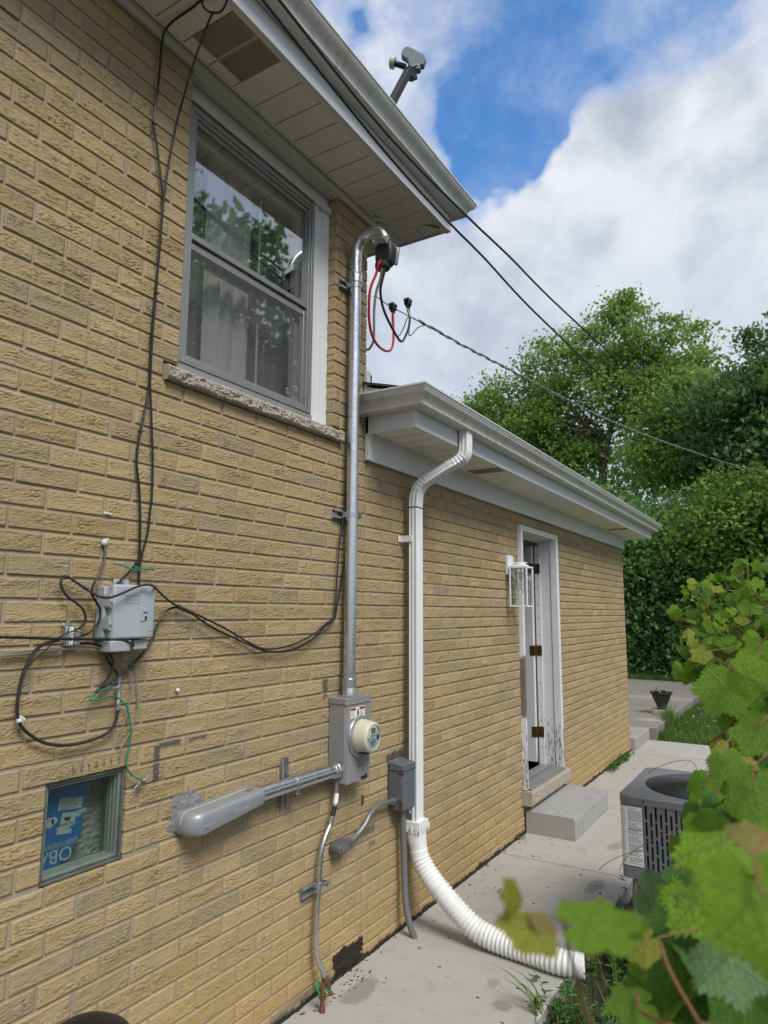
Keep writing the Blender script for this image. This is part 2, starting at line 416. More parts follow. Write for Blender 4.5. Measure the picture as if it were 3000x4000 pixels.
CAB={
    'feed_left_top': [(0.246,1.480,3.825), (0.192,1.484,3.825), (0.099,1.486,3.825)],
    'feed_left': [(0.045,1.489,3.812), (0.018,1.497,3.780), (0.018,1.494,3.660), (0.018,1.487,3.512), (0.018,1.482,3.428), (0.018,1.505,3.334), (0.018,1.532,3.211), (0.018,1.542,3.160), (0.018,1.541,3.031), (0.018,1.539,2.939), (0.016,1.534,2.789), (0.016,1.528,2.620), (0.016,1.530,2.440), (0.016,1.522,2.370), (0.016,1.503,2.265), (0.016,1.497,2.206), (0.016,1.497,2.149), (0.016,1.512,2.071), (0.016,1.522,1.992), (0.016,1.528,1.908), (0.016,1.532,1.821), (0.016,1.534,1.734)],
    'feed_loop': [(0.353,1.507,3.800), (0.299,1.530,3.800), (0.262,1.523,3.800), (0.247,1.498,3.800), (0.261,1.466,3.800), (0.307,1.459,3.800)],
    'feed_right': [(0.280,1.537,3.856), (0.217,1.549,3.827), (0.155,1.547,3.703), (0.092,1.554,3.575), (0.030,1.567,3.440), (0.030,1.536,3.162), (0.022,1.532,2.786), (0.022,1.527,2.618), (0.022,1.529,2.438), (0.016,1.538,2.408), (0.016,1.553,2.276), (0.016,1.564,2.162), (0.016,1.568,2.038), (0.016,1.564,1.992), (0.016,1.560,1.927), (0.016,1.545,1.861), (0.016,1.534,1.817), (0.016,1.520,1.809), (0.016,1.486,1.773), (0.016,1.455,1.744), (0.016,1.425,1.716), (0.016,1.407,1.691), (0.016,1.397,1.665), (0.016,1.392,1.618), (0.016,1.397,1.568), (0.016,1.408,1.539), (0.016,1.435,1.488), (0.016,1.467,1.454), (0.016,1.476,1.434)],
    'hole_cable': [(0.000,1.399,1.867), (0.010,1.400,1.841), (0.020,1.389,1.801), (0.030,1.364,1.758), (0.030,1.350,1.731), (0.030,1.346,1.708), (0.030,1.356,1.690), (0.030,1.374,1.667), (0.030,1.384,1.644), (0.030,1.378,1.615), (0.030,1.360,1.593), (0.030,1.342,1.580), (0.030,1.321,1.576)],
    'cross_cable': [(0.028,1.320,1.602), (0.028,1.331,1.613), (0.028,1.332,1.633), (0.028,1.321,1.656), (0.028,1.301,1.672), (0.028,1.272,1.689), (0.028,1.250,1.711), (0.028,1.241,1.730), (0.028,1.242,1.744), (0.028,1.254,1.752), (0.028,1.267,1.750), (0.030,1.288,1.739), (0.030,1.321,1.721), (0.030,1.341,1.710), (0.105,1.315,1.696), (0.105,1.341,1.691), (0.105,1.364,1.693), (0.105,1.401,1.705), (0.105,1.438,1.721), (0.105,1.469,1.732), (0.105,1.498,1.736), (0.105,1.521,1.733), (0.060,1.579,1.720), (0.040,1.642,1.689), (0.020,1.707,1.667), (0.018,1.741,1.659), (0.018,1.777,1.646), (0.018,1.842,1.624), (0.018,1.910,1.599), (0.018,1.976,1.573), (0.018,2.045,1.542), (0.018,2.111,1.516), (0.020,2.157,1.501), (0.020,2.226,1.495), (0.020,2.316,1.502), (0.020,2.411,1.521), (0.020,2.504,1.549), (0.020,2.573,1.583), (0.020,2.605,1.597), (0.020,2.645,1.616), (0.020,2.663,1.638), (0.020,2.666,1.643), (0.020,2.678,1.776), (0.020,2.690,1.910), (0.020,2.706,2.025), (0.020,2.728,2.119), (0.012,2.753,2.217), (0.012,2.759,2.312), (0.012,2.769,2.386)],
    'bend_cable': [(0.030,1.421,1.523), (0.030,1.434,1.502), (0.030,1.441,1.475), (0.030,1.433,1.449), (0.030,1.411,1.425), (0.030,1.383,1.397), (0.020,1.407,1.404), (0.020,1.439,1.421), (0.020,1.479,1.444), (0.020,1.514,1.467), (0.020,1.542,1.489), (0.020,1.563,1.510), (0.020,1.584,1.536), (0.020,1.597,1.547), (0.020,1.608,1.581), (0.020,1.620,1.609), (0.020,1.642,1.641), (0.020,1.670,1.659), (0.020,1.703,1.664), (0.030,1.709,1.658), (0.030,1.767,1.640), (0.030,1.823,1.611), (0.030,1.900,1.578), (0.030,1.975,1.552), (0.030,2.043,1.528), (0.030,2.109,1.506), (0.028,2.171,1.490), (0.028,2.259,1.482), (0.028,2.351,1.489), (0.028,2.447,1.512), (0.028,2.521,1.546), (0.028,2.576,1.583), (0.028,2.619,1.597), (0.028,2.656,1.621), (0.022,2.685,1.687), (0.022,2.710,1.777), (0.022,2.728,1.845), (0.022,2.742,1.905), (0.022,2.753,1.960), (0.022,2.750,2.052), (0.012,2.755,2.147), (0.012,2.768,2.243)],
    'loop_cable': [(0.020,1.479,1.334), (0.020,1.475,1.309), (0.020,1.462,1.282), (0.020,1.434,1.263), (0.020,1.392,1.254), (0.020,1.344,1.250), (0.020,1.298,1.252), (0.020,1.256,1.261), (0.020,1.217,1.277), (0.020,1.182,1.302), (0.020,1.156,1.328), (0.020,1.145,1.353), (0.020,1.141,1.386), (0.020,1.143,1.424), (0.020,1.149,1.467), (0.020,1.160,1.498), (0.020,1.179,1.533), (0.020,1.203,1.551), (0.020,1.231,1.561), (0.020,1.255,1.562)],
    'tail': [(0.035,1.155,1.493), (0.035,1.185,1.520), (0.035,1.222,1.553), (0.035,1.233,1.566), (0.035,1.262,1.581), (0.035,1.292,1.591), (0.035,1.313,1.600), (0.035,1.328,1.611)],
    'horizontal': [(0.045,0.896,1.585), (0.045,1.062,1.578), (0.045,1.141,1.574), (0.045,1.226,1.569), (0.045,1.318,1.565), (0.060,1.389,1.564), (0.070,1.433,1.560), (0.080,1.461,1.554), (0.090,1.467,1.549), (0.100,1.460,1.541)],
    'gray_a': [(0.015,0.915,1.529), (0.015,1.083,1.530), (0.015,1.162,1.535), (0.015,1.248,1.537), (0.015,1.309,1.538), (0.015,1.357,1.541), (0.015,1.390,1.535), (0.015,1.429,1.519)],
    'gray_b': [(0.018,0.914,1.524), (0.018,1.081,1.526), (0.018,1.147,1.528), (0.018,1.218,1.532), (0.018,1.307,1.536), (0.018,1.358,1.539), (0.018,1.392,1.531), (0.018,1.430,1.513)],
    'port_c': [(0.028,1.320,1.552), (0.028,1.357,1.549), (0.028,1.391,1.541), (0.028,1.425,1.532)],
    'drop_a': [(0.014,1.451,1.515), (0.014,1.466,1.496), (0.014,1.496,1.472), (0.014,1.520,1.445), (0.014,1.532,1.408), (0.014,1.529,1.367), (0.014,1.518,1.320), (0.014,1.506,1.281), (0.014,1.498,1.244), (0.014,1.493,1.219)],
    'drop_b': [(0.014,1.540,1.516), (0.014,1.537,1.492), (0.014,1.545,1.455), (0.014,1.554,1.400), (0.014,1.560,1.345), (0.014,1.558,1.319), (0.014,1.546,1.281), (0.014,1.530,1.251), (0.014,1.511,1.222), (0.014,1.501,1.209)],
    'green': [(0.030,1.438,1.406), (0.030,1.416,1.406), (0.030,1.393,1.400), (0.030,1.371,1.387), (0.030,1.365,1.379), (0.030,1.372,1.374), (0.030,1.395,1.377), (0.030,1.425,1.381), (0.030,1.455,1.380), (0.020,1.485,1.364), (0.020,1.504,1.349), (0.020,1.518,1.327), (0.020,1.526,1.293), (0.020,1.534,1.254), (0.020,1.531,1.219), (0.020,1.526,1.191), (0.020,1.521,1.163), (0.020,1.528,1.142), (0.020,1.545,1.121), (0.020,1.568,1.105), (0.020,1.590,1.095)],
    'green_tie': [(0.030,1.421,1.801), (0.030,1.444,1.801), (0.030,1.466,1.796), (0.030,1.488,1.789), (0.030,1.511,1.786), (0.030,1.526,1.789), (0.030,1.510,1.795), (0.030,1.499,1.799), (0.030,1.507,1.794), (0.030,1.533,1.793), (0.030,1.584,1.793)],
    'emt': [(0.045,2.669,0.881), (0.045,2.667,0.820), (0.045,2.656,0.775), (0.045,2.639,0.735), (0.040,2.629,0.700), (0.040,2.595,0.661), (0.040,2.572,0.621), (0.040,2.563,0.577), (0.040,2.559,0.510), (0.040,2.553,0.436), (0.040,2.546,0.382), (0.040,2.542,0.309), (0.040,2.541,0.235), (0.045,2.546,0.186), (0.058,2.554,0.143), (0.070,2.568,0.096)],
    'old_conduit': [(0.040,3.187,0.680), (0.042,3.107,0.689), (0.044,3.038,0.693), (0.046,2.956,0.672), (0.048,2.907,0.636), (0.050,2.845,0.609), (0.040,2.895,0.621), (0.040,2.848,0.600), (0.040,2.794,0.589), (0.040,2.726,0.585)],
    'LBold': [(0.040,2.618,0.601), (0.040,2.668,0.583), (0.040,2.726,0.585)],
    'greypipe': [(0.045,3.268,0.615), (0.048,3.276,0.460), (0.050,3.283,0.289), (0.060,3.279,0.167), (0.085,3.271,0.077), (0.110,3.280,0.006)],
    'triplex': [(0.005,2.971,3.383), (0.024,3.137,3.389), (0.047,3.333,3.393), (0.067,3.505,3.402), (0.097,3.765,3.405), (0.104,3.823,3.403), (0.175,4.440,3.423), (0.295,5.478,3.458), (0.418,6.547,3.505), (0.585,7.993,3.622), (0.824,10.060,3.824), (1.063,12.129,4.042), (1.466,15.617,4.488), (1.720,17.820,4.774)],
    'redw': [(0.235,2.701,3.386), (0.216,2.705,3.336), (0.197,2.684,3.257), (0.179,2.697,3.184), (0.160,2.731,3.103), (0.141,2.788,3.054), (0.122,2.876,3.034), (0.104,2.981,3.045), (0.085,3.070,3.088), (0.066,3.125,3.165), (0.047,3.156,3.263), (0.028,3.182,3.361)],
    'whitew': [(0.235,2.733,3.381), (0.197,2.771,3.335), (0.159,2.796,3.290), (0.121,2.838,3.230), (0.084,2.894,3.157), (0.046,2.950,3.107), (0.008,2.981,3.089), (-0.030,2.997,3.085)],
    'blackw': [(0.250,2.738,3.386), (0.234,2.738,3.321), (0.218,2.742,3.267), (0.203,2.777,3.221), (0.187,2.834,3.187), (0.171,2.917,3.156), (0.155,3.001,3.134), (0.139,3.068,3.129), (0.123,3.125,3.146), (0.107,3.184,3.194), (0.092,3.254,3.284), (0.076,3.293,3.365), (0.060,3.293,3.421)],
    'wire_a': [(0.440,1.520,3.900), (0.497,2.319,3.760), (0.550,3.077,3.736), (0.586,3.585,3.741), (0.649,4.472,3.729), (0.825,6.958,3.796), (1.130,11.261,3.942), (1.447,15.728,4.269), (1.675,18.954,4.517)],
    'wire_b': [(0.405,1.540,3.870), (0.465,2.371,3.709), (0.507,2.943,3.646), (0.533,3.311,3.627), (0.598,4.210,3.557), (0.755,6.369,3.532), (1.114,11.323,3.759), (1.431,15.709,4.028), (1.656,18.809,4.186)],
    'hose1': [(0.084,3.365,0.520), (0.089,3.365,0.452), (0.112,3.365,0.413), (0.132,3.365,0.369), (0.153,3.365,0.326), (0.203,3.365,0.269), (0.252,3.365,0.220), (0.300,3.365,0.181), (0.358,3.365,0.143)],
    'hose2': [(0.288,3.526,0.055), (0.406,3.440,0.055), (0.538,3.375,0.055), (0.645,3.354,0.055), (0.757,3.339,0.055), (0.852,3.329,0.055), (0.945,3.354,0.055)],
}
# ================================================================== THE HOUSE
YC, YE = 2.953, 8.893          # corner of the tall part, far corner of the low wing
COURSE, PITCH, JOINT = .06795, .2035, .0105
OPEN = [(1.67, 2.655, 2.50, 3.90), (1.600, 2.722, 2.487, 2.565), (1.262, 1.548, .853, 1.145), (5.185, 6.13, .29, 2.352), (5.16, 6.172, .20, .31)]
house = thing('brick_house', 'yellow brick house with a tall block and a long low wing under white eaves', 'house', (0, YC, 0))

def brick_mat():
    mt, t = newmat('buff rock faced brick'); o = t.obj(); s = t.sep(o); isl = t.island()
    c = t.ramp(isl, (0, (.335,.248,.126)), (.22, (.41,.307,.165)), (.45, (.37,.277,.148)), (.62, (.435,.33,.184)), (.80, (.355,.272,.150)), (.93, (.325,.262,.162)), (1, (.41,.314,.170)))
    v = t.comb(s[0], t.M('MULTIPLY', s[1], .4), s[2])
    fine = t.noise(v, 190, 4, .7); mid = t.noise(v, 45, 5, .65); big = t.noise(o, 1.6, 4, .6)
    c = t.mix(t.M('MULTIPLY', t.sm(mid, .45, .72), .24), c, (.25,.185,.10))
    c = t.mix(t.M('MULTIPLY', t.sm(fine, .58, .80), .28), c, (.19,.145,.085))
    c = t.mix(t.M('MULTIPLY', t.sm(fine, .48, .25), .28), c, (.50,.39,.22))
    c = t.mix(t.M('MULTIPLY', t.sm(big, .45, .72), .30), c, (.285,.24,.155))
    isl2 = t.M('FRACT', t.M('MULTIPLY', isl, 17.31)); c = t.mix(t.M('MULTIPLY', t.sm(isl2, .80, .86), .13), c, (.25,.215,.15)); c = t.mix(t.M('MULTIPLY', t.sm(isl2, .10, .04), .30), c, (.50,.37,.20))
    strk = t.noise(t.comb(s[0], t.M('MULTIPLY', s[1], 1.0), t.M('MULTIPLY', s[2], .10)), 7, 5, .65); c = t.mix(t.M('MULTIPLY', t.sm(strk, .56, .74), .30), c, (.22,.185,.12))         # grey weathering drifts
    # damp golden cast in the lowest courses, ragged
    damp = t.sm(t.M('ADD', s[2], t.M('MULTIPLY', t.M('SUBTRACT', t.noise(o, 2.3, 4, .6), .5), .5)), .62, .12)
    c = t.mix(t.M('MULTIPLY', damp, .42), c, (.43,.285,.095))
    def box(cy, cz, hy, hz, ns=30, amp=.02, soft=.006):
        n = t.M('MULTIPLY', t.M('SUBTRACT', t.noise(o, ns, 5, .7), .5), amp*2)
        dy = t.M('SUBTRACT', t.M('ABSOLUTE', t.M('SUBTRACT', s[1], cy)), hy); dz = t.M('SUBTRACT', t.M('ABSOLUTE', t.M('SUBTRACT', s[2], cz)), hz)
        return t.sm(t.M('ADD', t.M('MAXIMUM', dy, dz), n), soft, -soft)
    grey = (.055,.060,.075)
    for cy, cz, hy, hz, a in ((1.662, 1.128, .013, .062, .8), (1.715, 1.190, .050, .011, .8), (1.845, 1.190, .045, .009, .65)):   # sprayed corner mark
        c = t.mix(t.M('MULTIPLY', box(cy, cz, hy, hz, 60, .012), a), c, grey)
    n2 = t.noise(o, 9, 5, .7)
    c = t.mix(t.M('MULTIPLY', box(2.85, .03, .12, .075, 18, .05), .96), c, (.014,.013,.013))      # tar patch at the foot
    tarline = t.sm(t.M('ADD', s[2], t.M('MULTIPLY', t.M('SUBTRACT', t.noise(o, 7, 5, .7), .5), .10)), .026, .006)
    c = t.mix(t.M('MULTIPLY', tarline, .92), c, (.02,.019,.018))
    c = t.mix(t.M('MULTIPLY', box(2.50, .03, .22, .02, 14, .06), .55), c, (.13,.125,.115))
    c = t.mix(t.M('MULTIPLY', box(3.05, .50, .030, .012, 40, .03), .55), c, (.05,.05,.055))
    c = t.mix(t.M('MULTIPLY', box(2.63, 1.30, .018, .045, 40, .03), .7), c, (.05,.035,.02))
    c = t.mix(t.M('MULTIPLY', box(3.27, .885, .09, .022, 40, .03), .8), c, (.035,.035,.037))
    c = t.mix(t.M('MULTIPLY', box(3.20, .78, .012, .1, 40, .015), .7), c, (.05,.05,.055))
    c = t.mix(t.M('MULTIPLY', box(2.97, .575, .10, .018, 40, .03), .6), c, (.05,.048,.045))
    # faded stencilled marks over the glass block window
    marks = t.M('MULTIPLY', box(1.44, 1.170, .105, .010, 30, .004), t.sm(t.M('ADD', t.M('MULTIPLY', t.M('SINE', t.M('MULTIPLY', s[1], 230)), .25), t.noise(o, 130, 3, .7)), .60, .75))
    c = t.mix(t.M('MULTIPLY', marks, .8), c, (.06,.06,.06))
    marks = t.M('MULTIPLY', box(1.335, 1.160, .03, .010, 30, .004), t.sm(t.noise(o, 120, 3, .7), .56, .66))
    c = t.mix(t.M('MULTIPLY', marks, .6), c, (.06,.06,.06))
    h = t.M('ADD', t.M('MULTIPLY', fine, .5), t.M('MULTIPLY', mid, .8))
    t.out(t.bsdf(c, .92, 0, t.bump(h, .6, .0035), .25)); return mt
def mortar_mat():
    mt, t = newmat('sandy grey mortar'); o = t.obj(); s = t.sep(o)
    n = t.noise(o, 260, 3, .7); n2 = t.noise(o, 5, 5, .6)
    c = t.mix(n, (.27,.222,.150), (.43,.36,.26)); c = t.mix(t.M('MULTIPLY', t.sm(n2, .45, .7), .45), c, (.25,.215,.165))
    tarline = t.sm(t.M('ADD', s[2], t.M('MULTIPLY', t.M('SUBTRACT', t.noise(o, 7, 5, .7), .5), .10)), .03, .008)
    c = t.mix(t.M('MULTIPLY', tarline, .9), c, (.02,.019,.018))
    nn = t.M('MULTIPLY', t.M('SUBTRACT', t.noise(o, 18, 5, .7), .5), .10)
    dy = t.M('SUBTRACT', t.M('ABSOLUTE', t.M('SUBTRACT', s[1], 2.85)), .12); dz = t.M('SUBTRACT', t.M('ABSOLUTE', t.M('SUBTRACT', s[2], .03)), .075)
    c = t.mix(t.M('MULTIPLY', t.sm(t.M('ADD', t.M('MAXIMUM', dy, dz), nn), .006, -.006), .96), c, (.014,.013,.013))
    t.out(t.bsdf(c, .95, 0, t.bump(n, .7, .002))); return mt
M['brick'] = brick_mat(); M['mortar'] = mortar_mat()

def subtract(rects, hole):
    out = []
    hy0, hy1, hz0, hz1 = hole
    for y0, y1, z0, z1 in rects:
        if hy1 <= y0 or hy0 >= y1 or hz1 <= z0 or hz0 >= z1: out.append((y0, y1, z0, z1)); continue
        if hz0 > z0: out.append((y0, y1, z0, hz0))
        if hz1 < z1: out.append((y0, y1, hz1, z1))
        a, b = max(z0, hz0), min(z1, hz1)
        if hy0 > y0: out.append((y0, hy0, a, b))
        if hy1 < y1: out.append((hy1, y1, a, b))
    return out
# rock-face relief: thin wavy horizontal furrows, 4 m x 1.6 m at 4 x 2 mm
def relief(ny, nz, dy, dz, ly, lz, seed):
    g = np.random.default_rng(seed); f = np.fft.rfft2(g.standard_normal((nz, ny)))
    ky = np.fft.rfftfreq(ny, dy)[None, :]; kz = np.fft.fftfreq(nz, dz)[:, None]
    k = np.sqrt((ky*ly)**2 + (kz*lz)**2)
    a = np.fft.irfft2(f*np.exp(-((k-1.0)/.42)**2), s=(nz, ny)); return a/a.std()
n_a = relief(1000, 800, .004, .002, .048, .0064, 3); n_b = relief(1000, 800, .004, .002, .016, .0055, 5); n_c = relief(1000, 800, .004, .002, .2, .05, 9)
REL = -.0042*np.exp(-(n_a/.36)**2)*(.55+.45*np.tanh(n_c*1.5)) + .0008*n_c + .0009*n_b
bv, bf, nb = [], [], 0
def add_brick(y0, y1, z0, z1, sy, sz, depth=.06):
    global nb
    if y1-y0 < .012 or z1-z0 < .010: return
    ny = max(2, int(round((y1-y0)/sy))); nz = max(2, int(round((z1-z0)/sz)))
    Y = np.linspace(y0, y1, ny+1); Z = np.linspace(z0, z1, nz+1)
    oy, oz = rng.integers(0, 1000), rng.integers(0, 800)
    iy = (oy + ((Y-y0)/.004).astype(int)) % 1000; iz = (oz + ((Z-z0)/.002).astype(int)) % 800
    H = REL[np.ix_(iz, iy)]*rng.uniform(.75, 1.15)
    ey = np.minimum(Y-y0, y1-Y); ez = np.minimum(Z-z0, z1-Z)
    E = np.minimum(ey[None, :], ez[:, None]); H = H*np.clip((E-.002)/.006, .0, 1) - .0016*(E < 1e-6)
    H = H + rng.normal(0, .0008)
    YY, ZZ = np.meshgrid(Y, Z)
    YY = YY + (E < 1e-6)*rng.normal(0, .0007, YY.shape); ZZ = ZZ + (E < 1e-6)*rng.normal(0, .0006, ZZ.shape)
    P = np.stack([H, YY, ZZ], -1).reshape(-1, 3); n0 = nb
    bv.append(P); nb += len(P); w1 = ny+1
    I = (np.arange(nz)[:, None]*w1 + np.arange(ny)[None, :]).ravel() + n0
    bf.append(np.stack([I, I+1, I+1+w1, I+w1], 1))
    ring = np.concatenate([np.arange(ny), np.arange(nz)*w1+ny, nz*w1+np.arange(ny, 0, -1), np.arange(nz, 0, -1)*w1])
    B = P[ring].copy(); B[:, 0] = -depth; bv.append(B); r0 = nb; nb += len(B); L = len(ring); k = np.arange(L)
    bf.append(np.stack([n0+ring[k], r0+k, r0+(k+1) % L, n0+ring[(k+1) % L]], 1))
def wall_block(Y0, Y1, Z1, seed):
    z = 2.0214 - 30*COURSE; row = 30
    while z < Z1:
        ph = 1.801 if row % 2 == 1 else 1.695+.0005
        ph += random.uniform(-.008, .008)
        k0 = math.floor((Y0-ph)/PITCH)-1; y = ph + k0*PITCH
        while y < Y1:
            ja, jb = random.uniform(-.003, .003), random.uniform(-.003, .003)
            y0, y1 = max(Y0, y+JOINT/2+ja), min(Y1, y+PITCH-JOINT/2+jb)
            rects = [(y0, y1, max(z+JOINT/2, -.05), min(z+COURSE-JOINT/2, Z1))] if y1 > y0 else []
            for h in OPEN:
                if h is OPEN[0] or h is OPEN[3] or True: rects = subtract(rects, (h[0]-.001, h[1]+.001, h[2]-.001, h[3]+.001))
            for r in rects:
                yy = (r[0]+r[1])/2
                if yy < .8: st = (.03, .02)
                elif yy < 2.4: st = (.0050, .0023)
                elif yy < 4: st = (.007, .0030)
                elif yy < 5.5: st = (.012, .005)
                else: st = (.018, .0075)
                add_brick(*r, *st)
            y += PITCH
        z += COURSE; row -= 1
wall_block(-1.6, YC, 3.86, 1)
wall_block(YC+.0105, YE, 2.52, 2)
bv_ = np.concatenate(bv); bf_ = np.concatenate(bf)
# mortar bed behind the faces, with jamb returns
mrects = [(-1.6, YC-.004, -.06, 3.86), (YC-.004, YE-.004, -.06, 2.52)]
for h in OPEN: mrects = subtract(mrects, h)
mq, mvv = [], []
for y0, y1, z0, z1 in mrects:
    b = len(bv_)+len(mvv); mvv += [(-.0055, y0, z0), (-.0055, y1, z0), (-.0055, y1, z1), (-.0055, y0, z1)]; mq.append((b, b+1, b+2, b+3))
def ret(y0, z0, y1, z1):
    b = len(bv_)+len(mvv); mvv.extend([(-.0055, y0, z0), (-.0055, y1, z1), (-.13, y1, z1), (-.13, y0, z0)]); mq.append((b, b+1, b+2, b+3))
for y0, y1, z0, z1 in (OPEN[0], OPEN[2], OPEN[3]):
    e = .003
    ret(y0-e, z0, y0-e, z1); ret(y1+e, z0, y1+e, z1); ret(y0, z0-e, y1, z0-e); ret(y0, z1+e, y1, z1+e)
ret(YC-.004, 2.3, YC-.004, 3.86); ret(YE-.004, -.06, YE-.004, 2.52)
allv = np.concatenate([bv_, np.array(mvv)]); allf = np.concatenate([bf_, np.array(mq)])
mi = np.zeros(len(allf), int); mi[len(bf_):] = 1
np_mesh('brick_wall', allv, allf, None, house, smooth=False, mats=[M['brick'], M['mortar']], midx=mi)
del bv, bf, bv_, allv

# end walls, back wall, floors and inner room faces
mb = MB()
mb.box(-7.0, -.1305, YC-.12, YC-.006, 2.55, 3.86)          # tall end wall above the low roof
mb.box(-7.0, -.1305, YE-.12, YE-.006, -.06, 2.52)
mb.box(-7.1, -7.0, -1.6, YE, -.06, 3.0); mb.box(-7.0, -.1305, -1.7, -1.6, -.06, 3.86)
mb.box(-7.0, -.0605, YC-.0055, YC+.0005, 2.50, 3.86)
mb.build('rear_wall', M['mortar'], house, smooth=0)
mb = MB()
mb.box(-7.0, -.135, -1.55, YC-.13, 3.80, 3.83); mb.box(-7.0, -.135, YC+.0, YE-.13, 2.47, 2.50)     # ceilings
mb.box(-7.0, -.135, -1.55, YE-.13, .22, .26)                                                   # floor
mb.box(-3.4, -3.3, -1.5, YE-.13, .26, 3.8)
for y in (3.4,): mb.box(-3.3, -.31, y, y+.05, .26, 2.47)
for a in subtract([(-1.5, YC-.13, .3, 3.8)], (1.55, 2.80, 2.45, 3.82)):
    for b in subtract([a], (1.20, 1.60, .80, 1.20)): mb.box(-.30, -.24, b[0], b[1], b[2], b[3])
mb.build('inner_wall', M['interior'], house, smooth=0)

# ------------------------------------------------ eaves: frieze, soffit, fascia, gutter, roof for both heights
UF, UY, UZ = .33, 3.315, 3.84            # upper fascia distance, its end, soffit level
LF, LY0, LY1, LZ = .309, 2.945, 9.16, 2.592
mb = MB(); mb.sweep([(.002,3.795),(.020,3.795),(.020,3.842),(.030,3.846),(.030,3.868),(.002,3.868)], [(0,-1.6),(0,2.985),(-.6,2.985)])
mb.build('frieze_board', M['case'], house, bevel=.0015)
mb = MB(); mb.sweep([(.004,2.446),(.022,2.446),(.022,2.572),(.030,2.575),(.030,2.588),(.004,2.588)], [(0,2.938),(0,8.90)])
mb.box(.0225, .0265, 2.940, 2.975, 2.448, 2.574)
for y in (5.0, 7.2): mb.box(.0222, .0228, y, y+.003, 2.447, 2.572)
mb.build('frieze_board', M['fascia'], house, bevel=.0015)
# upper soffit: panels across, mitred at the corner
mb = MB(); gap = .005; zt, zb = UZ+.012, UZ
ys = [1.715+.1335*k for k in range(-25, 12)]
def clipx(y): return max(0.0, (y-YC)/(UY-YC)*UF)
for y0, y1 in zip(ys[:-1], ys[1:]):
    if y0 > UY-.02: break
    y1 = min(y1, UY-.004); a, b = .026 if y0 < YC else clipx(y0)+.012, .026 if y1 < YC else clipx(y1)+.012
    mb.add([(a,y0+gap,zb),(UF-.02,y0+gap,zb),(UF-.02,y1-gap*.4,zb),(b,y1-gap*.4,zb),(a,y0+gap,zt),(UF-.02,y0+gap,zt),(UF-.02,y1-gap*.4,zt),(b,y1-gap*.4,zt)],
           [(0,1,2,3),(7,6,5,4),(0,4,5,1),(1,5,6,2),(2,6,7,3),(3,7,4,0)])
for k in range(-30, 3):
    x0, x1 = UF-.02-.1335*(3-k), UF-.02-.1335*(2-k); y0 = lambda x: YC+.03+max(0, x)/UF*(UY-YC)
    if x1 < -3: continue
    mb.add([(x0+gap,y0(x0)+.012,zb),(x1-gap*.4,y0(x1)+.012,zb),(x1-gap*.4,UY-.02,zb),(x0+gap,UY-.02,zb),(x0+gap,y0(x0)+.012,zt),(x1-gap*.4,y0(x1)+.012,zt),(x1-gap*.4,UY-.02,zt),(x0+gap,UY-.02,zt)],
           [(3,2,1,0),(4,5,6,7),(0,4,5,1),(1,5,6,2),(2,6,7,3),(3,7,4,0)])
mb.box(-3, UF-.01, -1.6, UY-.01, zt+.001, zt+.006)
up_soffit = mb.build('soffit', M['soffit'], house, smooth=0)
mb = MB(); mb.obox((.160, 3.128, UZ-.003), (.140,.158,0), (.011,-.010,0), (0,0,.004)); mb.build('soffit_strip', M['soffit'], up_soffit, smooth=0)
mb = MB(); mb.box(.031, .038, -1.6, 2.99, UZ-.006, UZ-.0005); mb.build('soffit_strip', M['soffit'], up_soffit, smooth=0)
for y0 in (1.583, 1.722):
    mb = MB(); mb.box(.085, .303, y0, y0+.125, UZ-.0022, UZ-.0005); mb.build('soffit_vent', M['perf'], up_soffit, smooth=0)
mb = MB(); pf = [(-.012,UZ-.004),(.0,UZ-.004),(.004,3.900),(-.002,3.906),(-.002,3.952),(-.012,3.952)]
mb.sweep(pf, [(UF,-1.6),(UF,UY),(-3,UY)]); mb.box(UF-.03, UF-.0125, -1.6, UY-.012, UZ-.004, UZ-.001); mb.box(UF-.028, UF+.0065, UY-.03, UY+.0065, UZ-.0045, 3.899)
mb.build('fascia', M['fascia'], house, bevel=.001)
# K-style gutter profiles
def gutter(x, z, h=.092, wb=.072, wt=.122):
    o = [(0,z),(wb-.006,z),(wb,z+.002),(wb+.002,z+.010),(wb-.001,z+.013),(wb+.004,z+.026),(wb+.016,z+.044),(wb+.032,z+.056),(wt-.012,z+.064),(wt-.006,z+.074),(wt-.006,z+h-.012),(wt,z+h-.008),(wt,z+h),(wt-.014,z+h)]
    i = [(wt-.014,z+h-.004),(wt-.012,z+.078),(wb+.026,z+.062),(wb-.006,z+.022),(wb-.012,z+.006),(.004,z+.006),(.004,z+h),(0,z+h)]
    return o+i
mb = MB(); mb.sweep(gutter(0,3.942), [(UF,-1.6),(UF,UY),(-3,UY)])
ug = mb.build('gutter', M['gutter'], house, smooth=30)
mb = MB(); g2 = [(a+.0015, b-.0015) for a, b in gutter(0,3.942)[:14]]; mb.sweep(g2+[(a-.001,b+.001) for a,b in g2[::-1]], [(UF, UY-.10),(UF,UY),(UF-.10,UY)], caps=False); mb.build('gutter_corner', M['gutter'], ug, smooth=30)
mb = MB(); LP = [(.0,LY0),(LF,LY0),(LF,LY1),(-3,LY1)]
mb.sweep([(-.012,LZ-.006),(.0,LZ-.006),(.0,2.684),(-.012,2.684)], LP); mb.box(LF-.028, LF+.0025, LY0-.0025, LY0+.030, LZ-.0065, 2.682); mb.box(.002,.02,LY0+.0,LY0+.004,LZ-.006,2.684)
mb.build('fascia', M['fascia'], house, bevel=.001)
mb = MB(); ys = [2.965+.1345*k for k in range(0, 47)]
for i, (y0, y1) in enumerate(zip(ys[:-1], ys[1:])):
    mb.box(.026, LF-.014, y0+.004, y1-.004, LZ, LZ+.01)
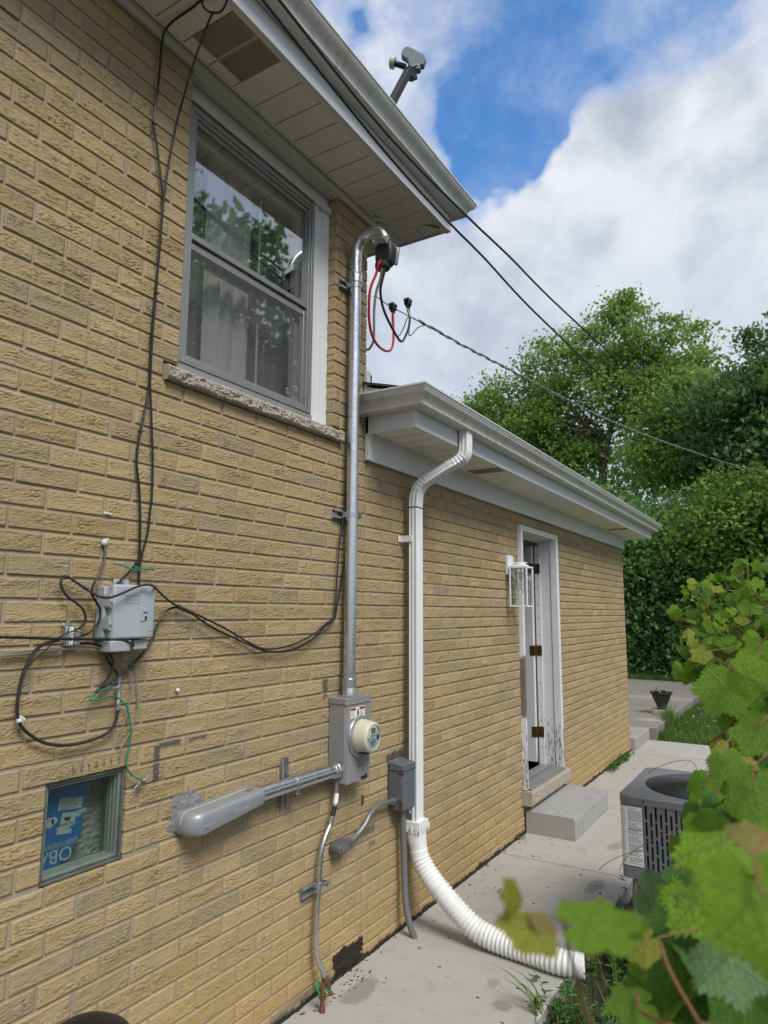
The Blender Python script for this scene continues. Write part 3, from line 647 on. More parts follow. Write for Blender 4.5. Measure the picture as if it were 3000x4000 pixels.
mb.box(-3, LF-.013, LY0+.005, LY1-.013, LZ+.011, LZ+.016); mb.box(-3, .3, 8.91, LY1-.013, LZ-.001, LZ+.01)
ls = mb.build('soffit', M['soffit'], house, smooth=0)
mb = MB(); mb.box(.025, .034, LY0+.02, 8.9, LZ-.006, LZ-.0005); mb.build('soffit_strip', M['soffit'], ls, bevel=.001)
for y0 in (4.10, 7.85):
    mb = MB(); mb.box(.06, LF-.03, y0, y0+.06, LZ-.003, LZ-.0005); mb.box(.06, LF-.03, y0+.075, y0+.135, LZ-.003, LZ-.0005); mb.build('soffit_vent', M['perf'], ls, smooth=0)
mb = MB(); mb.sweep(gutter(0,2.680,.092,.075,.122), [(.004,LY0),(LF,LY0),(LF,LY1),(-3,LY1)])
lg = mb.build('gutter', M['gutter'], house, smooth=30)
mb = MB(); g2 = [(a+.0015, b-.0015) for a, b in gutter(0,2.680,.092,.075,.122)[:14]]; mb.sweep(g2+[(a-.001,b+.001) for a,b in g2[::-1]], [(LF-.135,LY0),(LF,LY0),(LF,LY0+.15)], caps=False); mb.build('gutter_corner', M['gutter'], lg, smooth=30)
mb = MB()
for y0, x0 in ((LY0+.155, 0),):
    pass
# roofs (thin shingled slabs)
def roof(name, xe, z0, y0, y1, hipped, slope=.33, run=3.6, th=.018):
    mb = MB(); xr = xe-run; zr = z0+run*slope
    y1r = y1-run if hipped else y1; y1r = max(y1r, y0+.5)
    A = [(xe,y0,z0),(xe,y1,z0),(xr,y1r,zr),(xr,y0,zr)]; mb.add(A+[(a,b,c+th) for a,b,c in A], [(0,1,2,3),(7,6,5,4),(0,4,5,1),(1,5,6,2),(2,6,7,3),(3,7,4,0)])
    B = [(xe,y1+.0,z0),(xr-run,y1,z0),(xr,y1r,zr)]; mb.add(B+[(a,b,c+th) for a,b,c in B], [(0,1,2),(5,4,3),(0,3,4,1),(1,4,5,2),(2,5,3,0)])
    Cc = [(xr,y0,zr),(xr,y1r,zr),(xr-run,y1,z0),(xr-run,y0,z0)]; mb.add(Cc+[(a,b,c+th) for a,b,c in Cc], [(0,1,2,3),(7,6,5,4),(0,4,5,1),(1,5,6,2),(2,6,7,3),(3,7,4,0)])
    return mb.build(name, M['shingle'], house, smooth=0)
roof('roof', UF+.03, 4.02, -1.6, UY+.02, True)
roof('roof', LF+.035, 2.752, YC+.005, LY1+.02, True, .30, 3.6)
mb = MB(); mb.add([(.30,2.93,2.765),(.0,2.93,2.845),(.0,2.93,2.79),(.30,2.93,2.74),(.30,2.955,2.765),(.0,2.955,2.845),(.0,2.955,2.79),(.30,2.955,2.74)], [(0,1,2,3),(7,6,5,4),(0,4,5,1),(1,5,6,2),(2,6,7,3),(3,7,4,0)])
mb.build('roof_edge_board', M['peel'], house, smooth=0)
mb = MB(); mb.add([(.33,2.915,2.772),(.0,2.915,2.858),(.0,2.96,2.864),(.33,2.96,2.778),(.33,2.915,2.782),(.0,2.915,2.872),(.0,2.96,2.878),(.33,2.96,2.788)], [(0,1,2,3),(7,6,5,4),(0,4,5,1),(1,5,6,2),(2,6,7,3),(3,7,4,0)])
mb.build('roof_edge_shingle', M['shingle'], house, smooth=0)

# ------------------------------------------------ tall window
win = MB()
fx0, fx1 = -.075, -.035
fy0, fy1, fz0, fz1 = 1.690, 2.520, 2.597, 3.690
def frame(mb, x0, x1, y0, y1, z0, z1, wl, wr, wt, wb):
    mb.box(x0, x1, y0, y0+wl, z0, z1); mb.box(x0, x1, y1-wr, y1, z0, z1)
    mb.box(x0, x1, y0+wl, y1-wr, z1-wt, z1); mb.box(x0, x1, y0+wl, y1-wr, z0, z0+wb)
frame(win, fx0, fx1, fy0, fy1, fz0, fz1, .030, .022, .024, .022)
frame(win, fx0, fx1-.006, fy0+.030, fy1-.022, fz0+.022, fz1-.024, .020, .016, .016, .012)
window = win.build('window', M['alu'], house, bevel=.002)
mb = MB(); mz = 3.135
frame(mb, -.072, -.052, fy0+.045, fy1-.034, mz-.004, fz1-.036, .014, .010, .022, .022); mb.box(-.072,-.047,fy0+.05,fy1-.036,mz-.010,mz-.0045)
mb.build('upper_sash', M['alu'], window, bevel=.0015)
mb = MB(); frame(mb, -.072, -.058, fy0+.045, fy1-.034, fz0+.03, mz-.02, .012, .012, .028, .016); mb.build('lower_sash', M['alu'], window, bevel=.0015)
mb = MB(); mb.box(-.0640, -.0625, fy0+.058, fy1-.043, mz+.017, fz1-.057); mb.build('upper_pane', M['glass'], window, smooth=0)
mb = MB(); mb.box(-.0675, -.0645, fy0+.056, fy1-.045, fz0+.045, mz-.047); mb.build('lower_pane', M['glass'], window, smooth=0)
mb = MB(); mb.box(-.0605, -.0600, fy0+.056, fy1-.045, fz0+.045, mz-.047); mb.build('insect_screen', M['screen'], window, smooth=0)
mb = MB(); frame(mb, -.128, -.095, fy0+.03, fy1-.02, fz0, fz1, .055, .05, .085, .05); mb.box(-.128, -.100, fy0+.08, fy1-.06, mz-.055, mz-.015); mb.build('inner_sash', M['case'], window, bevel=.002)
# sheer curtain in folds
cv, cq = [], []; ny = 260
for j, zz in enumerate((2.60, 3.70)):
    for i in range(ny+1):
        y = 1.60+1.05*i/ny; f = math.sin(y*64+1.6*math.sin(y*9))+.5*math.sin(y*131+.7)
        cv.append((-.175+.014*f - .008*j, y + .006*math.sin(y*50)*(1-j), zz))
cq = [(i, i+1, ny+2+i, ny+1+i) for i in range(ny)]
mc = np_mesh('curtain', np.array(cv), np.array([q for q in cq if 1.95 < cv[q[0]][1] < 2.22 or cv[q[0]][1] > 2.575 or 2.25 < cv[q[0]][1] < 2.29]), M['curtain'], window, smooth=True)
M['sheer'] = paint('grey sheer', (.24,.235,.25), .9, .15)
np_mesh('curtain', np.array([(x-.055, y*1.02-.03, z) for x, y, z in cv]), np.array(cq), M['sheer'], window, smooth=True)
mb = MB(); mb.box(-.095, -.050, 1.672, 1.690, 2.57, 3.70); mb.build('window_trim', M['trim'], window, bevel=.0015)
mb = MB(); mb.box(-.095, -.052, 2.520, 2.653, 2.560, 3.700); mb.box(-.0525, -.046, 2.5205, 2.560, 2.566, 3.70); mb.box(-.0525, -.045, 2.595, 2.6525, 2.566, 3.70)
mb.build('window_trim', M['trim'], window, bevel=.0015)
mb = MB(); mb.box(-.13, -.030, 1.672, 2.652, 3.701, 3.738); mb.box(-.13, -.050, 1.672, 2.652, 3.738, 3.80); mb.box(-.05, .004, 1.672, 2.652, 3.787, 3.80)
mb.build('head_casing', M['case'], window, bevel=.0015)
mb = MB(); mb.add([(-.035,1.672,2.566),(-.035,2.53,2.566),(-.040,2.53,2.5965),(-.040,1.672,2.5965),(-.1,1.672,2.566),(-.1,2.53,2.566),(-.1,2.53,2.5965),(-.1,1.672,2.5965)], [(0,1,2,3),(7,6,5,4),(0,4,5,1),(1,5,6,2),(2,6,7,3),(3,7,4,0)])
mb.build('sub_sill', M['alu'], window, bevel=.001)
mb = MB(); pts = [(-.050+.003*random.random(), 2.654+random.uniform(-.003,.002), 2.58+.02*k) for k in range(58)]; mb.tube(pts, [random.uniform(.002,.0045) for _ in pts], 6)
mb.build('caulk', M['white'], window)
# rock-faced sill
def rough_slab(name, x0, x1, y0, y1, z0, z1, mat, parent, amp=.012, rn=60, slope=.0):
    vs, fs = [], []; nz = 14
    for i in range(rn*2+1):
        y = y0+(y1-y0)*i/(rn*2); row = [(x0, z1+slope)]
        for j in range(nz+1):
            u = j/nz; z = z1-(z1-z0)*u; e = min(u, 1-u)*2; f = amp*(.7*mn.noise(Vector((y*26, z*38, x1*9)))+.6*mn.noise(Vector((y*75, z*95, 3)))+.55*mn.noise(Vector((y*150, z*200, 7))))*min(1, e*2.2)
            row.append((x1 + f - .006*(1-min(1, e*4)), z + (random.uniform(-.003,.003) if j in (0, nz) else 0)))
        row.append((x0, z0)); k = len(row); vs += [(a, y, b) for a, b in row]
    for i in range(rn*2):
        for j in range(k): fs.append((i*k+j, i*k+(j+1) % k, (i+1)*k+(j+1) % k, (i+1)*k+j))
    fs += [tuple(range(k)), tuple(rn*2*k+j for j in range(k))[::-1]]
    mb = MB(); mb.add(vs, fs); return mb.build(name, mat, parent, smooth=50)
rough_slab('window_sill', -.09, .032, 1.602, 2.716, 2.490, 2.540, M['sill'], window, .011, 170, .026)

# ------------------------------------------------ glass block basement window
gy0, gy1, gz0, gz1 = 1.264, 1.546, .855, 1.143; iy0, iy1, iz0, iz1 = 1.279, 1.528, .874, 1.126
mb = MB(); frame(mb, -.09, -.010, gy0, gy1, gz0, gz1, .010, .010, .010, .010); frame(mb, -.09, -.016, gy0+.010, gy1-.010, gz0+.010, gz1-.010, iy0-gy0-.010, gy1-iy1-.010, gz1-iz1-.010, iz0-gz0-.010)
gb = mb.build('basement_window', M['glass_rim'], house, bevel=.004)
mb = MB()
for y in (iy0, iy1): mb.box(-.075, -.018, y-.0015, y+.0015, iz0, iz1)
for z in (iz0, iz1): mb.box(-.075, -.018, iy0+.002, iy1-.002, z-.0015, z+.0015)
for x in (-.033, -.05):
    mb.box(x-.003, x, iy1-.006, iy1-.002, iz0+.004, iz1-.004); mb.box(x-.003, x, iy0+.002, iy1-.007, iz0+.002, iz0+.006)
mb.build('block_side', M['glass_side'], gb, smooth=0)
mb = MB(); mb.box(-.024, -.021, iy0+.002, iy1-.002, iz0+.002, iz1-.002); mb.build('front_pane', M['glass_block'], gb, smooth=0)
mb = MB(); mb.box(-.075, -.072, iy0-.01, iy1+.01, iz0-.01, iz1+.01); mb.build('back_pane', M['glass_thin'], gb, smooth=0)

# ------------------------------------------------ side door
mb = MB(); dz0, dz1 = .29, 2.350
mb.box(-.03, .031, 5.184, 5.226, dz0+.02, dz1); mb.box(-.03, .031, 6.086, 6.128, dz0+.02, dz1); mb.box(-.03, .031, 5.2265, 6.0855, 2.308, dz1)
mb.box(.031, .036, 5.188, 5.205, dz0+.06, dz1-.003); mb.box(.031, .036, 6.107, 6.124, dz0+.35, dz1-.003); mb.box(.031, .036, 5.206, 6.106, 2.330, dz1-.003)
mb.box(-.125, -.031, 5.184, 5.218, dz0+.02, 2.316); mb.box(-.125, -.031, 6.094, 6.128, dz0+.02, 2.316); mb.box(-.125, -.031, 5.2185, 6.0935, 2.3, 2.34)
dframe = mb.build('door_frame', M['peel'], house, bevel=.002)
mb = MB(); mb.box(-.175, -.126, 6.076, 6.128, dz0+.02, 2.30); mb.box(-.175, -.126, 5.184, 5.236, dz0+.02, 2.30); mb.box(-.175,-.126,5.2365,6.0755,2.285,2.33); mb.build('inner_jamb', M['white'], dframe, bevel=.002)
mb = MB(); mb.box(-.186, -.1755, 6.070, 6.086, dz0+.03, 2.29); mb.box(-.19, -.14, 5.23, 6.07, 2.26, 2.284); mb.build('weather_strip', M['wood_brown'], dframe)
mb = MB(); mb.box(-.17, .045, 5.226, 6.086, .305, .322); mb.box(.045, .052, 5.226, 6.086, .298, .318); mb.box(-.09, -.06, 5.226, 6.086, .3225, .338)
mb.build('threshold', M['alu'], dframe, bevel=.003)
mb = MB(); mb.box(-1.03, -.190, 6.030, 6.072, .345, 2.28)
dr = mb.build('door', M['door'], house, bevel=.002)
mb = MB()
mb.box(-.1905, -.1865, 6.032, 6.070, .345, 2.278)
mb.build('door_edge', M['peel'], dr)
for zc in (2.05, 1.31, .60):
    mb = MB(); mb.box(-.1755, -.1245, 6.0725, 6.0757, zc-.045, zc+.045); mb.box(-.222, -.178, 6.0275, 6.0297, zc-.045, zc+.045); mb.lathe([(.006,zc-.048),(.006,zc+.048)], (-.180,6.066,0), n=10); mb.box(-.186,-.183,6.034,6.07,zc-.045,zc+.045)
    for dzc in (-.03,.0,.03): mb.lathe([(.0035,6.0715),(.0035,6.0724)], (-.150+.012*(dzc==0),0,zc+dzc), 'Y', 8)
    mb.build('hinge', M['brass'], dr, bevel=.001)
for zc in (2.17,1.88,1.72,1.6,1.45,1.02,.82,.70,.47): mb = MB(); mb.lathe([(.005,6.0745),(.005,6.0757)], (-.150,0,zc), 'Y', 8); mb.build('screw', M['black_gap'], dframe)
rough_slab('door_sill', -.12, .078, 5.163, 6.170, .200, .302, M['door_sill'], house, .004, 40)
# ================================================================== THINGS ON THE WALL
# ------------------------------------------------ service mast
mast = thing('conduit_mast', 'tall galvanized steel service pipe with gooseneck and black weatherhead beside the window', 'conduit', (.055, 2.753, 1.25))
PX, PY = .055, 2.757
mb = MB(); pts = [(PX, 2.745, 1.28), (PX, 2.748, 1.9), (PX, 2.753, 2.6), (PX, PY, 3.30), (PX, PY, 3.42)]
mb.tube(pts, .0295, 28); mb.build('pipe', M['galv'], mast)
mb = MB(); arc = [(PX, PY, 3.38), (PX, PY, 3.44)] + [(PX+.092*(1-math.cos(a)), PY+.0, 3.50+.105*math.sin(a)) for a in [math.pi*k/16 for k in range(1, 15)]]
mb.tube(smooth_path(arc, .01), .0295, 28); mb.build('gooseneck', M['galv'], mast)
mb = MB(); mb.lathe([(.0297,3.345),(.034,3.347),(.034,3.385),(.0335,3.387),(.034,3.389),(.034,3.407),(.0297,3.409)], (PX,PY,0), n=32); mb.build('coupling', M['galv'], mast)
mb = MB(); mb.lathe([(.033,1.252),(.033,1.285),(.0305,1.290),(.0305,1.298),(.0345,1.300),(.0345,1.333),(.0297,1.337)], (PX,2.745,0), n=32); mb.build('hub_coupling', M['galv'], mast)
# weatherhead: clamp collar, hood and insert
head = MB(); hx, hz = .238, 3.462
sec = [(-.050,.036),(-.03,.048),(.02,.052),(.048,.040),(.052,-.015),(.042,-.060),(.012,-.078),(-.028,-.070),(-.048,-.038)]
head.prism(sec, (hx, PY-.031, hz), (1,0,0), (0,0,1), (0,.062,0))
wh = head.build('weatherhead', M['rubber_dull'], mast, bevel=.012, smooth=50)
mb = MB(); mb.obox((hx-.005,PY,hz+.050), (.042,0,-.012), (0,.046,0), (.004,0,.012)); mb.tube([(hx-.045,PY-.058,hz+.055),(hx-.045,PY+.058,hz+.055)], .004, 8); mb.tube([(hx+.03,PY-.058,hz+.04),(hx+.03,PY+.058,hz+.04)], .004, 8)
mb.build('head_clamp', M['steel'], wh, bevel=.002)
mb = MB(); mb.obox((hx+.040,PY+.030,hz-.01), (.018,.004,-.008), (0,.009,0), (.008,0,.048)); mb.build('hood', M['lb_grey'], wh, bevel=.012)
mb = MB(); mb.lathe([(.036,0),(.040,.01),(.040,.03)], (hx-.01,PY-.01,hz-.088), n=20); mb.build('insert', M['blk_wire'], wh, bevel=.002)

# ------------------------------------------------ strut brackets (channel, clamp, bolt), one builder
BR = 'steel strut brackets on the wall'
def bracket(label, c, length, vertical, r, along, clampc, cw=.026):
    t = thing('strut_bracket', label, 'pipe bracket', c, BR)
    mb = MB(); L = length/2; h = .0205; d = .021
    ax = (0,0,1) if vertical else (0,1,0); bx = (0,1,0) if vertical else (0,0,1)
    def bar(u0,u1,v0,v1,x0,x1):
        cc = Vector(c)+Vector(ax)*((u0+u1)/2)+Vector(bx)*((v0+v1)/2)+Vector(((x0+x1)/2,0,0))
        mb.obox(cc, Vector(ax)*((u1-u0)/2), Vector(bx)*((v1-v0)/2), ((x1-x0)/2,0,0))
    bar(-L,L,-h,h,0,.0025); bar(-L,L,-h,-h+.0025,.0027,d); bar(-L,L,h-.0025,h,.0027,d); bar(-L,L,-h+.0027,-h+.009,d-.0025,d); bar(-L,L,h-.009,h-.0027,d-.0025,d)
    mb.build('channel', M['steel'], t, bevel=.0006)
    mb = MB(); cc = Vector(clampc); prof = []
    for rr, hw in ((r+.0022, cw/2),):
        ring = []
        for k in range(25):
            a = 2*math.pi*k/25
            ring.append(a)
        vs = []
        for a in ring:
            e = Vector((math.cos(a),0,0))+Vector(along[1])*math.sin(a)
            for R2, w in ((r+.0004,-hw),(r+.0026,-hw),(r+.0026,hw),(r+.0004,hw)): vs.append(cc+e*R2+Vector(along[0])*w)
        fs = [(i*4+j, i*4+(j+1) % 4, ((i+1) % 25)*4+(j+1) % 4, ((i+1) % 25)*4+j) for i in range(25) for j in range(4)]
        mb.add(vs, fs)
    # ears running back to the channel
    for sgn in (-1, 1):
        p = cc + Vector(along[1])*(sgn*(r+.0015)); q = Vector((c[0]+d-.002, p.y, p.z)); mid = (p+q)/2
        mb.obox(mid, ((p.x-q.x)/2+.001,0,0), Vector(along[0])*(cw/2), Vector(along[1])*.0013)
    mb.build('clamp', M['steel'], t, bevel=.0006)
    mb = MB(); e = Vector(along[1]); p0 = cc + e*(r+.004)+Vector((.012,0,0)); p1 = cc+e*(r+.022)+Vector((.012,0,0))
    mb.obox((p0+p1)/2, (.016,0,0), Vector(along[0])*(cw/2), e*.0012); mb.obox((p0+p1)/2+e*.006, (.016,0,0), Vector(along[0])*(cw/2), e*.0012)
    mb.tube([p0-e*.004, p1+e*.010], .0042, 10); mb.tube([p1-e*.004, p1+e*.001], .0085, 6); mb.tube([p0-e*.002, p0+e*.003], .008, 6)
    mb.build('bolt', M['steel'], t)
    return t
VZ = ((0,0,1), (0,1,0)); HY = ((0,1,0), (0,0,-1))
bracket('zinc strut bracket holding the upright pipe near its gooseneck', (.0, 2.748, 3.330), .135, False, .0295, VZ, (PX, PY, 3.330))
bracket('zinc strut bracket holding the upright pipe midway down, cables tucked behind it', (.0, 2.725, 2.125), .14, False, .0295, VZ, (PX, 2.750, 2.125))
bracket('upright zinc strut bracket carrying the level pipe left of the meter box', (.0, 2.333, .936), .20, True, .0295, HY, (PX, 2.352, .938))
bracket('zinc strut bracket clamping the thin bent pipe low on the wall', (.0, 2.535, .455), .135, False, .0115, VZ, (.040, 2.556, .470), .022)

# ------------------------------------------------ meter box
mt_ = thing('meter_box', 'grey steel electric meter box with round cream meter and red topped warning sticker', 'electric meter', (0, 2.77, .873))
x0, x1, y0, y1, z0, z1 = .002, .094, 2.660, 2.876, .873, 1.238
mb = MB(); mb.box(x0, x1-.004, y0, y1, z0, z1-.0); mb.box(x1-.0035, x1, y0+.010, y1-.004, z0-.006, z1-.022); enc = mb.build('enclosure', M['meter_grey'], mt_, bevel=.003)
mb = MB(); mb.box(x0, x1+.004, y0-.004, y1+.004, z1+.0005, z1+.014); mb.box(x1+.0005, x1+.004, y0-.004, y1+.004, z1-.018, z1); mb.box(x0, x1, y0-.004, y0-.0005, z1-.012, z1); mb.box(.016,.094,2.705,2.785,z1+.0145,z1+.019); mb.lathe([(.036,z1+.0195),(.034,z1+.024)], (PX,2.745,0), n=28)
for dx, dy in ((-.033,-.033),(.033,-.033),(-.033,.033),(.033,.033)): mb.lathe([(.004,z1+.0192),(.004,z1+.025)], (PX+dx,2.745+dy,0), n=8)
mb.build('top_cap', M['meter_grey'], mt_, bevel=.002)
mc_ = (0, 2.774, 1.072)
mb = MB(); mb.lathe([(.094,x1-.001),(.094,x1+.006),(.090,x1+.010),(.088,x1+.010),(.086,x1+.016),(.082,x1+.018),(.080,x1+.010)], mc_, 'X', 48); ring = mb.build('meter_ring', M['meter_ring'], mt_)
mb = MB(); mb.lathe([(.079,x1+.001),(.079,x1+.018),(.077,x1+.030),(.071,x1+.072),(.069,x1+.080),(.064,x1+.084),(.058,x1+.086),(.0575,x1+.080),(.056,x1+.079)], mc_, 'X', 48); mtr = mb.build('meter', M['meter_cream'], mt_)
mb = MB(); mb.lathe([(.056,x1+.0795),(.056,x1+.0797)], mc_, 'X', 40); mb.build('dial_face', M['nid'], mtr)
fx = x1+.080
mb = MB(); mb.prism([(-.03,.012),(.022,.012),(.022,.050),(.0,.056),(-.03,.048)], (fx,mc_[1],mc_[2]), (0,1,0), (0,0,1), (.005,0,0)); mb.box(fx,fx+.006,mc_[1]-.052,mc_[1]-.031,mc_[2]+.0,mc_[2]+.03); mb.build('dial_surround', M['meter_cream'], mtr, bevel=.001)
mb = MB(); mb.box(fx+.0052, fx+.0058, mc_[1]-.024, mc_[1]+.012, mc_[2]+.018, mc_[2]+.044); mb.build('display', M['disc'], mtr, smooth=0)
mb = MB()
for k, (wd, zz) in enumerate(((.03,-.008),(.052,-.016),(.046,-.021),(.05,-.027),(.034,-.033),(.022,-.041))): mb.box(fx, fx+.0006, mc_[1]-wd/2, mc_[1]+wd/2, mc_[2]+zz-.0013, mc_[2]+zz+.0009)
mb.lathe([(.0105,fx+.0005),(.0105,fx+.004)], (0,mc_[1]+.040,mc_[2]-.002), 'X', 18); mb.build('dial_print', M['dark_logo'], mtr)
mb = MB(); mb.box(x1+.03,x1+.066,mc_[1]-.042,mc_[1]-.012,mc_[2]-.0735,mc_[2]-.064); mb.build('side_label', M['dark_logo'], mtr, smooth=0)
mb = MB(); vs=[]; 
mb.lathe([(.062,x1+.0845),(.061,x1+.0875),(.056,x1+.089)], mc_, 'X', 40); mb.build('meter_cover', M['glass_thin'], mtr)
mb = MB(); mb.box(x1+.0003, x1+.0009, 2.700, 2.822, 1.158, 1.205); st = mb.build('warning_sticker', M['label_white'], mt_, smooth=0)
for yb in (2.702, 2.776): mb = MB(); mb.box(x1+.0010, x1+.0014, yb, yb+.044, 1.192, 1.203); mb.build('sticker_band', M['red_ink'], st, smooth=0)
mb = MB()
for yb in (2.702, 2.778):
    for k in range(5): mb.box(x1+.0010, x1+.0013, yb, yb+.04-.006*(k % 3), 1.186-k*.0055, 1.1875-k*.0055)
mb.prism([(-.008,-.012),(.003,-.014),(.010,-.004),(.006,.006),(.009,.016),(.003,.018),(-.002,.010),(-.009,.014),(-.004,.002)], (x1+.0010,2.762,1.180), (0,1,0), (0,0,1), (.0004,0,0))
text_into(mb, 'DANGER', .010, (x1+.0016, 2.724, 1.1975), (0,1,0), (0,0,1), .0002); text_into(mb, 'PELIGRO', .010, (x1+.0016, 2.798, 1.1975), (0,1,0), (0,0,1), .0002)
mb.build('sticker_print', M['dark_logo'], st, smooth=0)
mb = MB(); text_into(mb, 'MILBANK', .016, (x1+.0006, 2.792, .934), (0,1,0), (0,0,1), .0008)
mb.tube([(x1+.0005,2.777,.955),(x1+.0005,2.777,.985),(x1+.0005,2.787,.992),(x1+.0005,2.792,.985),(x1+.0005,2.792,.958)], .0016, 6); mb.tube([(x1+.0005,2.792,.985),(x1+.0005,2.799,.992),(x1+.0005,2.806,.985),(x1+.0005,2.806,.958)], .0016, 6); mb.tube([(x1+.0005,2.784,.944),(x1+.0005,2.800,.944)], .0012, 6)
mb.build('embossed_mark', M['meter_grey'], mt_)
mb = MB(); mb.box(x1+.0005, x1+.016, 2.795, 2.825, .872, .884); mb.box(x1+.006,x1+.010,2.822,2.836,.874,.893); lk = mb.build('latch', M['black_gap'], mt_, bevel=.002)
mb = MB(); mb.tube(smooth_path([(x1+.01,2.803,.872),(x1+.012,2.798,.858),(x1+.012,2.803,.845),(x1+.012,2.808,.858),(x1+.01,2.803,.872)], .004), .0012, 6)
mb.tube(smooth_path([(x1+.012,2.803,.848),(x1+.011,2.800,.825),(x1+.011,2.796,.803)], .006), .0009, 6); mb.build('seal_wire', M['steel'], lk)
mb = MB(); mb.box(x1+.009, x1+.0125, 2.782, 2.806, .755, .802); mb.build('seal_tag', M['wood_brown'], lk, bevel=.002)

# ------------------------------------------------ level pipe and grey pulling elbow
hp = thing('level_conduit', 'galvanized steel pipe running level into the side of the meter box', 'conduit', (PX, 2.4, .935))
mb = MB(); mb.tube([(PX,2.05,.9405),(PX,2.64,.936)], .0295, 28); mb.build('pipe', M['galv'], hp)
mb = MB(); mb.lathe([(.031,2.612),(.036,2.615),(.037,2.632),(.040,2.634),(.040,2.6595),(.034,2.660)], (PX,0,.936), 'Y', 8); mb.build('locknut', M['steel'], hp, smooth=25, bevel=.002)
lb = thing('conduit_elbow', 'large tapered grey pulling elbow sealed into the bricks with cement', 'conduit fitting', (0, 1.75, .915))
def lb_outline(y0, y1, h, inset, n=10):
    y0, y1, h = y0+inset, y1-inset*.5, h-inset; zc = lambda y: .914+.026*min(1, max(0, ((y-1.752)/.37-.15)/.85)); out = []
    rl = .030
    for k in range(n+1): a = math.pi/2+math.pi*k/n; y = y0+rl+rl*math.cos(a)*1.0; out.append((y, zc(y)+h*math.copysign(abs(math.sin(a))**.8, math.sin(a))))
    for k in range(1, 7): y = y0+rl+(y1-y0-rl)*k/7; out.append((y, zc(y)-h*(1-.26*k/7)))
    for k in range(5): u = k/4; a = -math.pi/2+math.pi*u; out.append((y1-.012+.012*math.cos(a)*.9, zc(y1)+h*.74*math.sin(a)))
    for k in range(6, 0, -1): y = y0+rl+(y1-y0-rl)*k/7; out.append((y, zc(y)+h*(1-.26*k/7)))
    return out
LY = ((.002,0,0),(.030,0,0),(.0302,.0015,0),(.034,.0015,0),(.0342,0,0),(.060,.0005,0),(.084,.002,.012),(.094,.005,.020),(.0990,.010,.026),(.1005,.014,.030))
vs, fs = [], []
for x, ins, sh_ in LY:
    o2 = lb_outline(1.752+sh_, 2.122, .0415, ins); K = len(o2); vs += [(x, y, z) for y, z in o2]
for i in range(len(LY)-1):
    for k in range(K): fs.append((i*K+k, i*K+(k+1) % K, (i+1)*K+(k+1) % K, (i+1)*K+k))
fs.append(tuple((len(LY)-1)*K+k for k in range(K)))
mb = MB(); mb.add(vs, fs); body = mb.build('cover', M['lb_grey'], lb, smooth=42)
mb = MB(); g = [(.0322, y, z) for y, z in lb_outline(1.752, 2.122, .0415, .0005)[22:]] + [(.0322, y, z) for y, z in lb_outline(1.752, 2.122, .0415, .0005)[:6]]; mb.tube(g, .0016, 6); mb.build('gasket', M['meter_cream'], lb)
mb = MB(); mb.box(.0985, .1013, 1.800, 1.862, .897, .912); sl_ = mb.build('screw_recess', M['meter_grey'], lb, bevel=.004)
mb = MB(); mb.lathe([(.0055,.1010),(.0055,.1030),(.004,.104)], (0,1.808,.9045), 'X', 10); mb.build('screw', M['steel'], lb)
mb = MB(); text_into(mb, 'B-UT 2 1/2', .017, (.1005, 1.985, .925), (0,1,.03), (0,-.03,1), .0009); mb.build('embossed_mark', M['nid'], lb)
# rough cement smeared round its buried end, part of the elbow's wall seal
vs, fs, ix = [], [], {}
gy = [1.66+.003*i for i in range(90)]; gzz = [.82+.003*j for j in range(74)]
def hcem(y, z):
    dd_ = math.hypot((y-1.80)/1.35 if y > 1.80 else (y-1.80), (z-.932)*(1.05 if z > .932 else 1.35)); n = mn.noise(Vector((y*22, z*22, 2)))*.026+mn.noise(Vector((y*60, z*60, 5)))*.014+mn.noise(Vector((y*150, z*150, 8)))*.006
    return (.074+n-dd_)
for i, y in enumerate(gy):
    for j, z in enumerate(gzz):
        h = hcem(y, z)
        ix[i, j] = len(vs); vs.append((min(.009, max(-.004, h*.3))+.005*mn.noise(Vector((y*55, z*55, 4)))*min(1, max(0, h*60))+.0022*mn.noise(Vector((y*190, z*190, 1))), y, z))
for i in range(len(gy)-1):
    for j in range(len(gzz)-1):
        if max(hcem(gy[i], gzz[j]), hcem(gy[i+1], gzz[j+1])) > -.006: fs.append((ix[i,j], ix[i+1,j], ix[i+1,j+1], ix[i,j+1]))
used = sorted({k for f in fs for k in f}); mp = {k: n for n, k in enumerate(used)}
mb = MB(); mb.add([vs[k] for k in used], [tuple(mp[k] for k in f) for f in fs]); mb.build('cement_seal', M['cement'], lb, smooth=60)

# ------------------------------------------------ ground lead in thin bent pipe, ground rod
emt = thing('ground_conduit', 'thin bent steel pipe running from the meter box down to the copper rod', 'conduit', (.04, 2.56, .1))
P = smooth_path(CAB['emt'], .01); mb = MB(); mb.tube(P, .0112, 16); mb.build('pipe', M['galv'], emt)
mb = MB(); e = P[-1]; dv = (P[-1]-P[-6]).normalized(); mb.tube([e-dv*.008, e+dv*.038], .0148, 14); mb.tube([e+dv*.038, e+dv*.05], .011, 10); mb.tube([e+dv*.02+Vector((0,.012,0)), e+dv*.02+Vector((.004,.032,.004))], .005, 8); mb.build('end_bushing', M['rust'], emt, bevel=.001)
mb = MB(); q = P[6]; mb.tube([P[5],P[6],P[7],P[8],P[9]], .01145, 14, cap=False); mb.build('white_label', M['label_white'], emt)
mb = MB(); mb.tube([P[10],P[11],P[12],P[13],P[14]], .01145, 14, cap=False); mb.build('dark_label', M['blk_wire'], emt)
rod = thing('ground_rod', 'copper ground rod with clamp standing in the concrete at the foot of the wall', 'ground rod', (.104, 2.506, 0))
